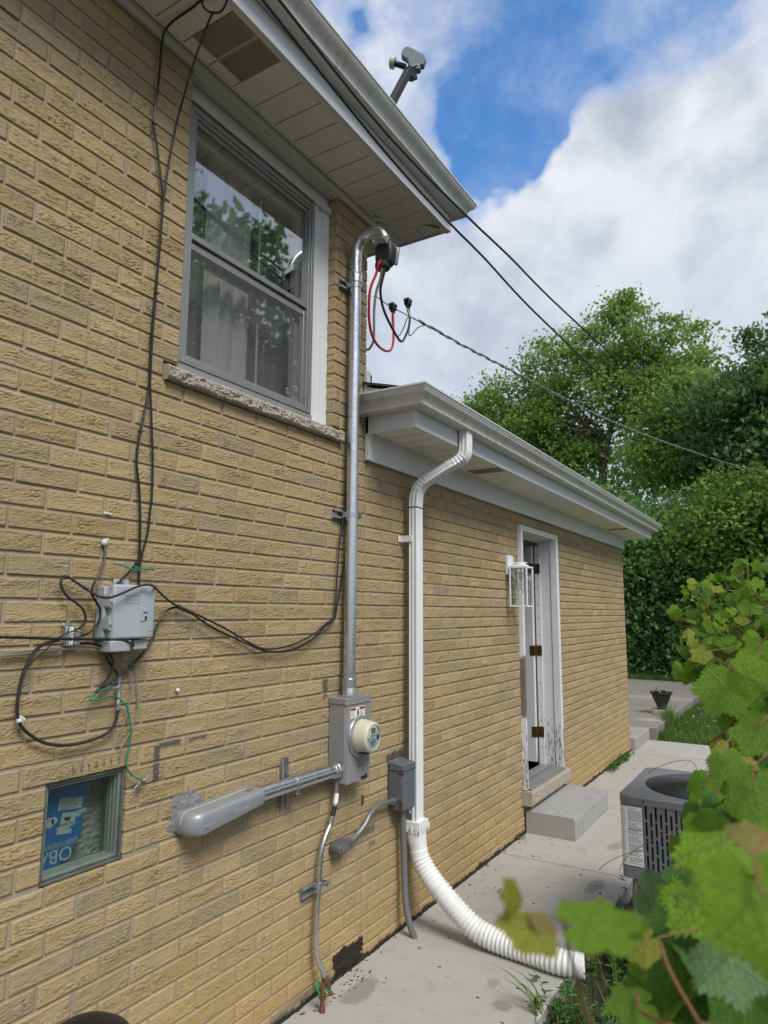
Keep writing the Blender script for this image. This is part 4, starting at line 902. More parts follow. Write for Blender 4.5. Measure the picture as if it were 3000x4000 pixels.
mb = MB(); mb.lathe([(.0125,-.02),(.0125,.022),(.0090,.030),(.0088,.105),(.0080,.112),(.004,.114)], (.104,2.506,0), n=18); mb.build('rod', M['copper'], rod)
mb = MB(); mb.lathe([(.0095,.052),(.0145,.053),(.0145,.074),(.0095,.075)], (.104,2.506,0), n=16); mb.tube([(.110,2.515,.063),(.122,2.538,.063)], .0062, 8); mb.tube([(.120,2.534,.063),(.126,2.546,.063)], .0095, 6); mb.build('clamp', M['brass'], rod, bevel=.001)
gw = [tuple(e+dv*.045), (.085,2.585,.055), (.098,2.570,.048), (.090,2.540,.075), (.080,2.505,.115), (.080,2.490,.108), (.092,2.492,.085), (.104,2.497,.060)]
mb = MB(); mb.tube(smooth_path(gw, .006), .0042, 10); tag(mb.build('ground_wire', M['green_bright']), 'bright green ground wire looping from the bent pipe to the copper rod', 'wire')

# ------------------------------------------------ old disconnect box with its conduits
db = thing('junction_box', 'old dark grey rusted metal electrical box beside the downspout', 'electrical box', (0, 3.27, .63))
bx0, bx1, by0, by1, bz0, bz1 = .003, .084, 3.196, 3.345, .632, .850
mb = MB(); mb.box(bx0, bx1, by0, by1, bz0, bz1); mb.box(bx1+.0003, bx1+.003, by0+.006, by1-.004, bz0-.002, bz1-.004); mb.build('enclosure', M['disc'], db, bevel=.003)
mb = MB(); mb.add([(bx0,by0-.005,bz1+.018),(bx1+.010,by0-.005,bz1+.006),(bx1+.010,by1+.005,bz1+.006),(bx0,by1+.005,bz1+.018),(bx0,by0-.005,bz1+.0005),(bx1+.010,by0-.005,bz1+.0005),(bx1+.010,by1+.005,bz1+.0005),(bx0,by1+.005,bz1+.0005)], [(0,1,2,3),(7,6,5,4),(0,4,5,1),(1,5,6,2),(2,6,7,3),(3,7,4,0)])
mb.box(bx1+.0065, bx1+.010, by0-.005, by1+.005, bz1-.022, bz1); mb.box(bx0+.01, bx1+.006, by0-.005, by0-.0008, bz1-.020, bz1); mb.build('lid', M['disc'], db, bevel=.002)
mb = MB(); mb.box(bx1-.012, bx1+.0105, by0-.0058, by0+.012, bz1-.034, bz1-.012); mb.build('rust_patch', M['rust'], db, bevel=.001); mb = MB(); mb.box(bx1-.02, bx1+.0034, by0-.001, by0+.006, bz0-.004, bz0+.05); mb.build('rust_patch', M['rust'], db, bevel=.001)
mb = MB(); mb.lathe([(.005,bz1+.01),(.005,bz1+.026),(.003,bz1+.03)], (.02,3.245,0), n=8); mb.build('screw', M['steel'], db)
P = smooth_path([(.042,3.197,.678)] + CAB['old_conduit'][1:5] + CAB['old_conduit'][7:9] + [(.040,2.770,.590)], .01)
oc = thing('elbow_conduit', 'rust streaked curved pipe from the old box into the bricks', 'conduit', (.042, 3.0, .66))
mb = MB(); mb.tube(P, .0128, 16); mb.build('pipe', M['galv_rust'], oc)
mb = MB(); mb.tube([P[0], P[0]+(P[2]-P[0]).normalized()*.022], .0185, 14); mb.build('connector', M['galv'], oc)
mb = MB(); dv = (P[-1]-P[-5]).normalized(); mb.tube([P[-1]-dv*.015, P[-1]+dv*.02], [.019,.020], 14); mb.prism([(-.036,-.021),(.040,-.024),(.046,-.012),(.046,.014),(.036,.022),(-.030,.024),(-.044,.012),(-.046,-.010)], (.004,2.713,.583), (0,.96,.16), (0,-.16,.96), (.060,0,0)); el = mb.build('elbow', M['lb_old'], oc, bevel=.006)
mb = MB(); mb.prism([(-.026,-.014),(.028,-.016),(.030,.012),(-.026,.015)], (.0645,2.713,.583), (0,.96,.16), (0,-.16,.96), (.003,0,0)); mb.build('elbow_cover', M['pvc_grey'], el, bevel=.002)
gp = thing('drop_pipe', 'dull grey pipe dropping from the old rusted box into the concrete', 'conduit', (.11, 3.28, 0))
mb = MB(); mb.tube(smooth_path([(.045,3.268,.640)] + CAB['greypipe'] + [(.118,3.284,-.03)], .015), .0165, 18); mb.build('pipe', M['pvc_grey'], gp)

# ------------------------------------------------ downspout
ds = thing('downspout', 'white ribbed metal downspout with two crimped elbows beside the meter box', 'downspout', (.078, 3.363, .5))
def rect_tube(mb, path, sx=.025, sy=.038, ribs=True, up0=(0,1,0), crimp=None):
    # cross section: ribbed rectangle; sx across the outward side, sy along the wall
    def section():
        pts = []
        nr = 9
        for k in range(nr*2+1):
            u = -1+2*k/(nr*2); pts.append((sx + (-.0040 if (k % 4 in (1, 2) and ribs) else 0), sy*u*.92))
        for k in range(9):
            u = 1-2*k/8; pts.append((sx*u*.90, sy + (-.0036 if (k % 4 in (1, 2) and ribs) else 0)))
        for k in range(nr*2+1):
            u = 1-2*k/(nr*2); pts.append((-sx, sy*u*.92))
        for k in range(9):
            u = -1+2*k/8; pts.append((sx*u*.90, -sy + (.0036 if (k % 4 in (1, 2) and ribs) else 0)))
        return pts
    S = section(); n = len(S); vs = []; fs = []; P = [Vector(p) for p in path]
    for i, p in enumerate(P):
        t = (P[min(i+1, len(P)-1)]-P[max(i-1, 0)]).normalized(); yv = Vector(up0); yv = (yv-t*yv.dot(t)).normalized(); xv = yv.cross(t)*(-1)
        if xv.x < 0 and abs(t.z) > .5: xv = -xv
        if abs(t.z) <= .5 and xv.z > 0 and False: xv = -xv
        s = 1.0 if crimp is None else 1.0+crimp[i]
        for a, b in S: vs.append(p + xv*a*s + yv*b*s)
    for i in range(len(P)-1):
        for k in range(n): fs.append((i*n+k, i*n+(k+1) % n, (i+1)*n+(k+1) % n, (i+1)*n+k))
    fs += [tuple(range(n))[::-1], tuple((len(P)-1)*n+k for k in range(n))]
    mb.add(vs, fs)
A0 = Vector((.344, 3.475, 2.686)); A1 = Vector((.344, 3.470, 2.555)); B0 = Vector((.078, 3.363, 2.345)); B1 = Vector((.078, 3.363, 2.225))
def bez(p, a, b, q, n): return [p*(1-u)**3+a*3*u*(1-u)**2+b*3*u*u*(1-u)+q*u**3 for u in [k/n for k in range(n+1)]]
dm = (B0-A1).normalized(); E0 = A1+Vector((-.085, -.036, -.078)); E1 = B0+Vector((.080, .034, .065))
mb = MB(); rect_tube(mb, [A0, A0+Vector((0,0,-.05)), A1]); mb.build('outlet', M['spout'], ds, smooth=25)
el1 = bez(A1+Vector((0,0,.015)), A1+Vector((0,0,-.045)), E0+(E0-E1).normalized()*.035, E0-(E0-E1).normalized()*.012, 22)
mb = MB(); rect_tube(mb, el1, .0255, .0386, crimp=[.05*(1 if (k % 3 == 1) else -.5)*(4 < k < 19) for k in range(23)]); mb.build('elbow', M['spout'], ds, smooth=20)
el2 = bez(E1+(E0-E1).normalized()*.012, E1-(E0-E1).normalized()*.040, B0+Vector((0,0,.035)), B1+Vector((0,0,.02)), 24)
mb = MB(); rect_tube(mb, el2, .0255, .0386, crimp=[.05*(1 if (k % 3 == 1) else -.5)*(4 < k < 19) for k in range(25)]); mb.build('elbow', M['spout'], ds, smooth=20)
mb = MB(); rect_tube(mb, [E0, (E0+E1)/2, E1], .0245, .0372); mb.build('offset_pipe', M['spout'], ds, smooth=25)
mb = MB(); rect_tube(mb, [Vector((.078,3.363,z)) for z in (2.235, 1.6, 1.0, .535)], .0250, .0382); mb.build('pipe', M['spout'], ds, smooth=25)
for z in (2.06,):
    mb = MB(); mb.box(.005, .075, 3.3175, 3.3235, z-.018, z+.018); mb.box(.001, .005, 3.290, 3.323, z-.018, z+.018); mb.build('strap', M['spout'], ds, bevel=.002)
mb = MB(); mb.box(.012, .075, 3.3185, 3.3235, .545, .590); mb.lathe([(.004,3.317),(.004,3.3185)], (.05,0,.575), 'Y', 8); mb.lathe([(.004,3.317),(.004,3.3185)], (.05,0,.557), 'Y', 8); mb.build('strap', M['steel'], ds, bevel=.001)
# ------------------------------------------------ corrugated drain hose
hs_ = thing('drain_hose', 'white corrugated drain hose curving from the downspout across the concrete', 'drain hose', (.5, 3.37, 0))
mb = MB(); mb.box(.034, .124, 3.308, 3.418, .508, .552)
for dy in (-.05, -.016, .018, .05): mb.box(.1245, .128, 3.363+dy-.008, 3.363+dy+.008, .496, .530)
for dx in (-.03, .0, .03): mb.box(.079+dx-.008, .079+dx+.008, 3.3045, 3.3075, .496, .530)
mb.build('adapter_collar', M['pvc_white'], hs_, bevel=.004)
cn = [Vector((.079,3.363,.512)), Vector((.080,3.363,.455)), Vector((.086,3.364,.425)), Vector((.092,3.364,.395))]
vs, fs = [], []
for i, (c_, sx, sy, pw) in enumerate(((cn[0],.043,.052,4),(cn[1],.045,.053,3.2),(cn[2],.046,.048,2.2),(cn[3],.046,.047,2.0))):
    for k in range(40):
        a = 2*math.pi*k/40; ca, sa = math.cos(a), math.sin(a); q = (abs(ca)**pw+abs(sa)**pw)**(-1/pw)
        vs.append(c_+Vector((ca*q*sx, sa*q*sy, (i > 1)*ca*q*sx*.15)))
for i in range(3):
    for k in range(40): fs.append((i*40+k, i*40+(k+1) % 40, (i+1)*40+(k+1) % 40, (i+1)*40+k))
mb = MB(); mb.add(vs, fs); mb.build('adapter', M['pvc_white'], hs_, smooth=40)
hpth = [(.090,3.364,.405), (.100,3.365,.365), (.116,3.365,.335), (.150,3.365,.290), (.200,3.366,.240), (.252,3.367,.197), (.310,3.368,.150), (.375,3.367,.105), (.450,3.364,.072), (.545,3.362,.0575), (.650,3.354,.0555), (.757,3.341,.055), (.852,3.331,.055), (.945,3.342,.055), (.962,3.345,.055)]
P = smooth_path(hpth, .0022); P = P[::1]
# resample evenly
L = [0]; 
for a, b in zip(P[:-1], P[1:]): L.append(L[-1]+(b-a).length)
tot = L[-1]; nn = int(tot/.0035); Q = []; R2 = []; j = 0
for k in range(nn+1):
    s_ = tot*k/nn
    while j < len(L)-2 and L[j+1] < s_: j += 1
    u = (s_-L[j])/max(1e-9, L[j+1]-L[j]); Q.append(P[j].lerp(P[j+1], u))
    base = .0485 if s_ < .07 else .050+.0035*min(1, (s_-.07)/.5)
    stretch = 1.0
    if s_ < .045: rr = base+.0015*(1 if 10 < (s_*1000) % 26 < 14 else 0)
    elif s_ > tot-.035: rr = .0545
    else:
        pit = .0215 if s_ < .22 else .0235; ph = ((s_-.045)/pit) % 1.0; rr = base + .0075*(abs(2*ph-1)**.75 if s_ < .25 else .5+.5*math.cos(2*math.pi*ph)) - .0035
    R2.append(rr)
mb = MB(); mb.tube(Q, R2, 40, cap=False); o_ = mb.build('corrugated_pipe', M['pvc_white'], hs_, smooth=60)
md = o_.modifiers.new('wall', 'SOLIDIFY'); md.thickness = .0018; md.offset = -1
mb = MB(); cc = Q[-1]; vs = []; 
for k in range(24):
    a = random.uniform(0, 6.28); r = .05*math.sqrt(random.random()); y_, z_ = r*math.cos(a), -.040+abs(.018*math.sin(a*2))
    mb.obox((cc.x-.03-random.random()*.06, cc.y+y_*.7, cc.z+z_), (random.uniform(.004,.011),0,.002), (0,random.uniform(.004,.009),0), (0,.001,random.uniform(.002,.006)))
mb.build('leaf_debris', M['tar'], hs_)

# ------------------------------------------------ wall lantern
ln = thing('wall_lantern', 'white square glass wall lantern with clear filament bulb beside the door', 'wall lamp', (0, 4.97, 1.7))
ly, lz0, lz1 = 4.970, 1.692, 1.988; lx0, lx1 = .033, .175; s_ = .0705
mb = MB(); mb.prism([(-.058,-.075),(.058,-.075),(.058,.062),(.050,.075),(-.058,.075)], (.002,4.965,2.012), (0,1,0), (0,0,1), (.022,0,0)); mb.box(.0245,.028,4.93,5.0,1.96,2.06); mb.build('backplate', M['lantern'], ln, bevel=.003)
cx = (lx0+lx1)/2
mb = MB(); mb.box(.024, cx+.045, ly-.012, ly+.012, 2.022, 2.031); mb.lathe([(.038,2.0105),(.038,2.0215)], (cx,ly,0), n=28); mb.box(.028,.06,ly-.012,ly+.012,2.005,2.0215); mb.box(cx-.045,cx+.045,ly-.045,ly+.045,1.9975,2.010); mb.build('bracket_arm', M['lantern'], ln, bevel=.0015)
mb = MB(); b = .0055
mb.box(lx0,lx1,ly-s_,ly+s_,lz1-.004,lz1+.009)
for xx in (lx0, lx1-2*b):
    for yy in (ly-s_, ly+s_-2*b): mb.box(xx, xx+2*b, yy, yy+2*b, lz0+.0112, lz1-.0045)
for xx in (lx0, lx1-2*b): mb.box(xx, xx+2*b, ly-s_+2*b, ly+s_-2*b, lz0, lz0+.011)
for yy in (ly-s_, ly+s_-2*b): mb.box(lx0, lx1, yy, yy+2*b, lz0, lz0+.011)
cage = mb.build('cage', M['lantern'], ln, bevel=.001)
mb = MB()
for xx in (lx0+.005, lx1-.007): mb.box(xx, xx+.002, ly-s_+2*b, ly+s_-2*b, lz0+.012, lz1-.005)
for yy in (ly-s_+.005, ly+s_-.007): mb.box(lx0+2*b, lx1-2*b, yy, yy+.002, lz0+.012, lz1-.005)
mb.build('glass_panel', M['glass_thin'], ln, smooth=0)
mb = MB(); mb.lathe([(.006,lz1-.005),(.006,lz1-.030),(.0165,lz1-.031),(.0165,lz1-.068),(.014,lz1-.069)], (cx,ly,0), n=20); mb.build('socket', M['lantern'], ln)
mb = MB(); mb.lathe([(.0132,lz1-.0695),(.0138,lz1-.075),(.0128,lz1-.079),(.0138,lz1-.083),(.0128,lz1-.087),(.0135,lz1-.091)], (cx,ly,0), n=20); bs = mb.build('bulb_base', M['steel'], ln)
mb = MB(); mb.lathe([(.012,lz1-.0915),(.014,lz1-.105),(.021,lz1-.125),(.028,lz1-.150),(.030,lz1-.168),(.026,lz1-.186),(.015,lz1-.197),(.002,lz1-.200)], (cx,ly,0), n=28); mb.build('bulb_glass', M['glass_bulb'], bs)
mb = MB()
for k in range(4):
    a = k*math.pi/2+.4; mb.tube([(cx+.004*math.cos(a),ly+.004*math.sin(a),lz1-.115),(cx+.010*math.cos(a),ly+.010*math.sin(a),lz1-.172)], .0016, 6)
mb.tube([(cx,ly,lz1-.092),(cx,ly,lz1-.118)], .004, 8); mb.build('filament', M['meter_cream'], bs)

# ------------------------------------------------ telephone network box
nb_ = thing('telephone_box', 'pale grey plastic telephone box hung with loose black cables', 'telephone box', (0, 1.48, 1.52))
nx = .085; ny0, ny1, nz0, nz1 = 1.395, 1.552, 1.562, 1.735
mb = MB(); mb.box(.004, .045, ny0-.012, ny1+.006, nz0-.004, nz1-.006); mb.box(.004, .075, ny0, 1.470, 1.522, nz0-.0045); mb.box(.004, .070, 1.488, ny1-.012, 1.526, nz0-.0045); mb.box(.004,.012,1.44,1.50,nz1-.0055,nz1+.020); mb.build('base', M['nid'], nb_, bevel=.004)
mb = MB(); mb.prism([(ny0,.046),(ny0,.074),(ny0+.030,.082),(ny0+.088,.088),(ny0+.094,.090),(ny1,.084),(ny1,.046)], (0,0,nz0), (0,1,0), (1,0,0), (0,0,nz1-nz0)); mb.build('cover', M['nid'], nb_, bevel=.007, smooth=30)
for z in (1.66, 1.59):
    mb = MB(); mb.box(.046, .072, ny0-.010, ny0-.0005, z, z+.045); mb.box(.04, .076, ny0-.013, ny0-.0105, z+.005, z+.040); mb.box(.05,.079,ny0-.012,ny0-.003,z+.018,z+.024); mb.build('hinge', M['nid'], nb_, bevel=.001)
mb = MB(); mb.prism([(0,-.026),(.026,-.014),(.028,.006),(.024,.014),(0,.026)], (.0865,1.4905,1.640), (0,1,0), (0,0,1), (.006,0,0)); lt = mb.build('latch', M['nid'], nb_, bevel=.002)
mb = MB(); mb.box(.0926,.0940,1.498,1.514,1.645,1.648); mb.build('latch_slot', M['rust'], lt, smooth=0)
mb = MB(); mb.lathe([(.0045,.0926),(.0045,.0945)], (0,1.508,1.630), 'X', 12); mb.build('latch_screw', M['dark_logo'], lt)
mb = MB()
for k, tx in enumerate(('TELEPHONE', 'NETWORK', 'INTERFACE')): text_into(mb, tx, .0105, (.0858-.0003*0, 1.4555, 1.700-.012*k), (.10,.995,0), (0,0,1), .0007)
mb.build('raised_lettering', M['nid'], nb_)
mb = MB(); el_ = [(.0866, 1.527+.019*math.cos(a), 1.581+.006*math.sin(a)) for a in [2*math.pi*k/28 for k in range(29)]]; mb.tube(el_, .0008, 5); mb.build('raised_emblem', M['nid'], nb_)
mb = MB(); mb.lathe([(.008,.004),(.010,.018),(.009,.022)], (0,ny1+.012,1.655), 'X', 14); mb.build('mount_screw', M['steel'], nb_); mb = MB(); mb.tube([(.012,1.468,1.748),(.022,1.468,1.748)], .006, 8); mb.build('mount_screw', M['steel'], nb_)

# ------------------------------------------------ coax splitter and ground block
sp = thing('cable_splitter', 'small silver coax splitter with three ports left of the telephone box', 'cable splitter', (0, 1.285, 1.55))
mb = MB(); mb.box(.006, .026, 1.272, 1.298, 1.545, 1.604); mb.box(.004,.010,1.270,1.300,1.604,1.613); mb.build('body', M['steel'], sp, bevel=.002)
mb = MB(); mb.box(.0262, .0266, 1.283, 1.296, 1.548, 1.602); lbm = mb.build('label', M['label_white'], sp, smooth=0)
mb = MB()
for k in range(7): mb.box(.0267, .0269, 1.286, 1.289+.004*((k*7) % 3)/2, 1.553+.0068*k, 1.555+.0068*k)
mb.box(.0267,.0269,1.2855,1.2880,1.558,1.575); mb.build('label_print', M['dark_logo'], lbm, smooth=0)
for z in (1.598, 1.5755, 1.5525):
    mb = MB(); mb.lathe([(.0048,1.2985),(.0048,1.305),(.0062,1.3055),(.0062,1.311),(.0045,1.3115),(.0045,1.323)], (.022,0,z), 'Y', 10); mb.build('connector', M['steel'], sp, smooth=25)
gk = thing('ground_block', 'upright silver coax coupler with green wire under the telephone box', 'cable coupler', (.02, 1.476, 1.33))
mb = MB(); mb.lathe([(.0052,1.334),(.0052,1.350),(.0062,1.351),(.0062,1.362),(.0058,1.363),(.0058,1.398),(.0066,1.399),(.0066,1.411),(.0052,1.412),(.0052,1.436)], (.020,1.4765,0), n=14); mb.box(.004,.018,1.471,1.482,1.385,1.402); mb.build('body', M['steel'], gk, smooth=25)
mb = MB(); mb.tube([(.028,1.472,1.405),(.030,1.440,1.406)], .0038, 8); mb.lathe([(.006,1.448),(.006,1.454)], (.029,0,1.4055), 'Y', 6); mb.build('ground_screw', M['steel'], gk)
# clip at the end of the green wire
tg = thing('ground_clip', 'bent silver ground strap at the end of the green wire', 'clip', (.02, 1.59, 1.08))
mb = MB(); mb.obox((.018,1.581,1.079), (0,.016,.009), (0,-.003,.006), (.0012,0,0)); mb.obox((.022,1.597,1.090), (.006,0,0), (0,.004,-.007), (0,.001,.0006)); mb.tube([(.024,1.590,1.092),(.024,1.608,1.102)], .0036, 8); mb.tube([(.024,1.606,1.101),(.024,1.613,1.105)], .005, 6); mb.build('strap', M['steel'], tg, bevel=.0006)

# ------------------------------------------------ cables
CG = 'loose cables on the brick wall'
def cable(name, key, r, mat, label, cat='cable', group=None, ties=(), step=.010, pts=None):
    P = smooth_path(pts or CAB[key], step); mb = MB(); mb.tube(P, r, 8)
    for tpos in ties:
        q = min(range(len(P)), key=lambda i: (P[i]-Vector(tpos)).length); i0, i1 = max(0, q-1), min(len(P)-1, q+1)
        dv = (P[i1]-P[i0]).normalized(); c = P[q]; mb.tube([c-dv*.003, c+dv*.003], r+.003, 8); mb.tube([c, c+Vector((.008,.010,.004))], .0018, 5)
    return tag(mb.build(name, mat), label, cat, group)
cable('cable', 'feed_left', .0046, M['rubber'], 'thick black cable hanging from the soffit to the top of the telephone box', ties=((.018,1.482,3.428),(.018,1.542,3.160),(.016,1.528,2.620),(.016,1.503,2.265)), pts=[(.34,1.50,3.83)]+CAB['feed_left_top']+CAB['feed_left'])
cable('cable', 'feed_right', .0040, M['rubber'], 'black cable hanging off the fascia, then behind the telephone box to the coupler', ties=((.022,1.532,2.786),(.016,1.520,1.809)), pts=CAB['feed_loop'][::-1][:-1]+[(.345,1.52,3.845),(.33,1.53,3.848)]+CAB['feed_right'])
cable('cable', 'hole_cable', .0040, M['rubber'], 'black cable coming out of a hole in the bricks into the splitter')
cable('cable', 'cross_cable', .0040, M['rubber_dull'], 'long black cable crossing the front of the telephone box to the upright pipe', ties=((.028,1.254,1.752),(.020,1.707,1.667),(.020,2.605,1.597)))
cable('cable', 'bend_cable', .0042, M['rubber'], 'black cable bent to a sharp point below the telephone box, trailing right to the pipe', ties=((.02,1.514,1.467),))
cable('cable', 'loop_cable', .0050, M['rubber_dull'], 'black cable hanging in one big loop over the small glass block window', ties=())
cable('cable_tie', 'tail', .0022, M['blk_wire'], 'thin black tie strap crossing the splitter diagonally', 'cable tie')
cable('cable', 'horizontal', .0044, M['rubber'], 'black cable running level from the left edge into the telephone box')
cable('cable', 'gray_a', .0030, M['grey_wire'], 'upper of the two level grey wires left of the telephone box', 'wire')
cable('cable', 'gray_b', .0030, M['grey_wire'], 'lower of the two level grey wires left of the telephone box', 'wire')
cable('cable', 'port_c', .0040, M['rubber'], 'short black cable from the lowest splitter port to the telephone box')
cable('wire', 'drop_a', .0024, M['grey_wire'], 'thin grey wire bowing out below the telephone box', 'wire')
cable('wire', 'drop_b', .0024, M['grey_wire'], 'thin grey wire knotted to a screw below the right of the telephone box', 'wire', ties=((.014,1.560,1.345),))
cable('wire', 'green', .0030, M['green_wire'], 'long green wire hanging from the coupler to the silver strap', 'wire', step=.006)
cable('wire', 'green_tie', .0026, M['green_wire'], 'short green wire twisted round the cables above the telephone box', 'wire', step=.006)
mb = MB(); mb.obox((.024,1.148,1.345), (.006,0,0), (0,.006,.003), (0,-.001,.004)); mb.obox((.026,1.155,1.350), (.004,0,0), (0,.006,-.004), (0,.001,.003)); tag(mb.build('tape_flag', M['label_white']), 'scrap of white tape on the looped black cable', 'tape')
mb = MB(); mb.lathe([(.007,0),(.012,.004),(.010,.009),(.004,.013)], (0,1.4,1.871), 'X', 12); mb.obox((.004,1.404,1.880), (.004,0,0), (0,.009,.002), (0,0,.006)); tag(mb.build('caulk_plug', M['case']), 'blob of pale caulk around the cable hole', 'caulk')
mb = MB(); mb.obox((.003,1.405,1.968), (.003,0,0), (0,.014,-.001), (0,.001,.003)); tag(mb.build('caulk_smear', M['white'], bevel=.001), 'smear of white caulk on a mortar joint above the cable hole', 'caulk')
mb = MB(); mb.lathe([(.004,0),(.007,.006),(.005,.012)], (0,1.735,1.372), 'X', 10); tag(mb.build('wall_plug', M['label_white']), 'small white plug in a mortar joint', 'wall plug')

# ------------------------------------------------ service drop, splices and mast wires
def helix(P, R0, r, n_turn, ph, n=1100):
    Q = []; L = len(P)
    for k in range(n+1):
        s = k/n*(L-1); i = min(L-2, int(s)); c = P[i].lerp(P[i+1], s-i); tg_ = (P[i+1]-P[i]).normalized(); u = Vector((0,0,1)); u = (u-tg_*u.dot(tg_)).normalized(); v = tg_.cross(u)
        Q.append((c, u, v))
    out = []; acc = 0
    for k in range(n+1):
        if k: acc += (Q[k][0]-Q[k-1][0]).length
        a = acc*n_turn*2*math.pi+ph; out.append(Q[k][0]+(Q[k][1]*math.cos(a)+Q[k][2]*math.sin(a))*R0)
    return out
M['drop_grey'] = paint('weathered grey cable', (.26,.27,.275), .45, .1)
TP = [Vector(p) for p in CAB['triplex']]; TPs = smooth_path(CAB['triplex'], .03)
sd = thing('service_drop', 'twisted grey overhead service cable running from the house corner to the far right', 'overhead cable', (0, 3, 3.38))
st_ = next(i for i, p in enumerate(TPs) if p.y > 3.42)
mb = MB(); mb.tube(smooth_path([(-.20,2.945,3.372)]+CAB['triplex'][:3], .03)+TPs[st_+20::6], .0035, 6); mb.build('messenger', M['steel'], sd)
for ph in (0, 2.1):
    mb = MB(); mb.tube(helix(TPs[st_:], .0058, 0, 5.0 if True else 0, ph), .0052, 6); mb.build('conductor', M['drop_grey'], sd)
def splice(label, c):
    t = thing('wire_splice', label, 'wire connector', c, 'black wire splices')
    mb = MB(); c = Vector(c)
    mb.obox(c, (.016,0,0), (0,.020,0), (0,0,.011))
    for k in range(3):
        for sg in (-1, 1): mb.lathe([(.0095,0),(.0105,.012),(.008,.020),(.002,.023)], (c.x+sg*.009, c.y-.016+.016*k, c.z+.009), n=12)
    for k in (-1, 1): mb.lathe([(.009,0),(.010,-.010),(.007,-.018)], (c.x, c.y+k*.010, c.z-.010), n=12)
    mb.build('body', M['blk_wire'], t, bevel=.003); return t
splice('black splice on the red wire, lower of the pair by the weatherhead', (.030, 3.176, 3.382)); splice('black splice on the black wire, higher of the pair by the weatherhead', (.062, 3.296, 3.452))
for key, mtn, lab in (('redw','red_wire','red service wire looping from the weatherhead up to its splice'), ('whitew','white_wire','pale service wire curving from the weatherhead behind the house corner'), ('blackw','blk_wire','black service wire dipping from the weatherhead to its splice')):
    pts = CAB[key][:]
    if key == 'whitew': pts = pts[:-1] + [(-.03,3.00,3.085), (-.12,3.01,3.12), (-.18,2.99,3.30)]
    cable('service_wire', key, .0070, M[mtn], lab, 'wire', None, pts=[(.225, 2.750, 3.43)]+pts)
cable('jumper_wire', None, .0035, M['pvc_grey'], 'grey jumper wire from the lower splice to the overhead cable', 'wire', pts=[(.018,3.192,3.375),(.020,3.190,3.30),(.024,3.24,3.24),(.026,3.30,3.30),(.026,3.36,3.40),(.028,3.45,3.425)])
cable('jumper_wire', None, .0035, M['pvc_grey'], 'grey jumper wire from the higher splice to the overhead cable', 'wire', pts=[(.062,3.31,3.435),(.058,3.33,3.37),(.05,3.33,3.28),(.045,3.37,3.29),(.04,3.46,3.37),(.036,3.58,3.435)])
for key, lab in (('wire_a', 'black overhead wire passing beneath the eave gutter, upper of the pair'), ('wire_b', 'black overhead wire passing beneath the eave fascia, lower of the pair')):
    t = cable('overhead_wire', key, .0060, M['rubber_dull'], lab, 'overhead wire', 'black overhead wires', step=.12)
# small white box at the corner with black leads
cb = thing('corner_box', 'little white box with black leads at the tall block corner above the low gutter', 'cable box', (0, 2.94, 2.83))
mb = MB(); mb.box(.001, .022, 2.925, 2.962, 2.845, 2.935); mb.build('body', M['white'], cb, bevel=.003)
mb = MB()
for k in range(3): mb.tube(smooth_path([(.012,2.960+.004*k,2.93),(.016,2.972+.003*k,2.915),(.014,2.965+.004*k,2.87),(.018,2.935+.004*k,2.82),(.02,2.905+.004*k,2.76),(.02,2.895+.004*k,2.72)], .01), .0036, 6)
mb.build('lead', M['rubber_dull'], cb)
# ------------------------------------------------ antenna on the roof edge
an = thing('antenna', 'small grey flat antenna head on a black arm above the eave', 'antenna', (.10, 2.766, 4.077))
AC_ = Vector((.10, 3.295, 5.045))
mb = MB(); mb.obox((Vector((.10,2.766,4.077))+Vector((.10,3.235,4.925)))/2, (Vector((.10,3.235,4.925))-Vector((.10,2.766,4.077)))/2, (.022,0,0), Vector((0,-.87,.5))*.020); mb.obox((.10,3.262,4.925), (0,.036,.02), (.024,0,0), (0,-.016,.030)); mb.build('arm', M['arm'], an, bevel=.004)
mb = MB(); nf = Vector((.42,-.90,-.02)).normalized(); ex = nf.cross(Vector((0,0,1))).normalized()*-1; ez = Vector((0,0,1))
uu = (ex*.80+ez*-.60).normalized(); vv = nf.cross(uu).normalized()
if vv.z < 0: vv = -vv
poly = [(.86*a_, .86*b_) for a_, b_ in [(-.105,.010),(-.100,.045),(-.075,.058),(.060,.062),(.088,.040),(.100,-.008),(.080,-.020),(.098,-.036),(.085,-.062),(.012,-.066),(-.030,-.032),(-.085,-.030)]]
mb.prism(poly, AC_-nf*.022, uu, vv, nf*.044); mb.build('head', M['antenna'], an, bevel=.006, smooth=40)
mb = MB(); hb = AC_-uu*.055-vv*.05-nf*.02; mb.tube([hb+uu*.03, hb-uu*.055-vv*.018], .017, 16); mb.build('horn', M['arm'], an)
mb = MB(); e1 = hb-uu*.055-vv*.018; dv = (e1-hb).normalized(); mb.tube([e1-dv*.012, e1+dv*.012], .036, 20); mb.tube([e1+dv*.012, e1+dv*.022], [.034,.022], 20); mb.build('horn_cap', M['meter_cream'], an, bevel=.002)
mb = MB(); mb.lathe([(.008,.05),(.008,.15)], (0,3.262,4.965), 'X', 10); mb.build('pivot_bolt', M['steel'], an)

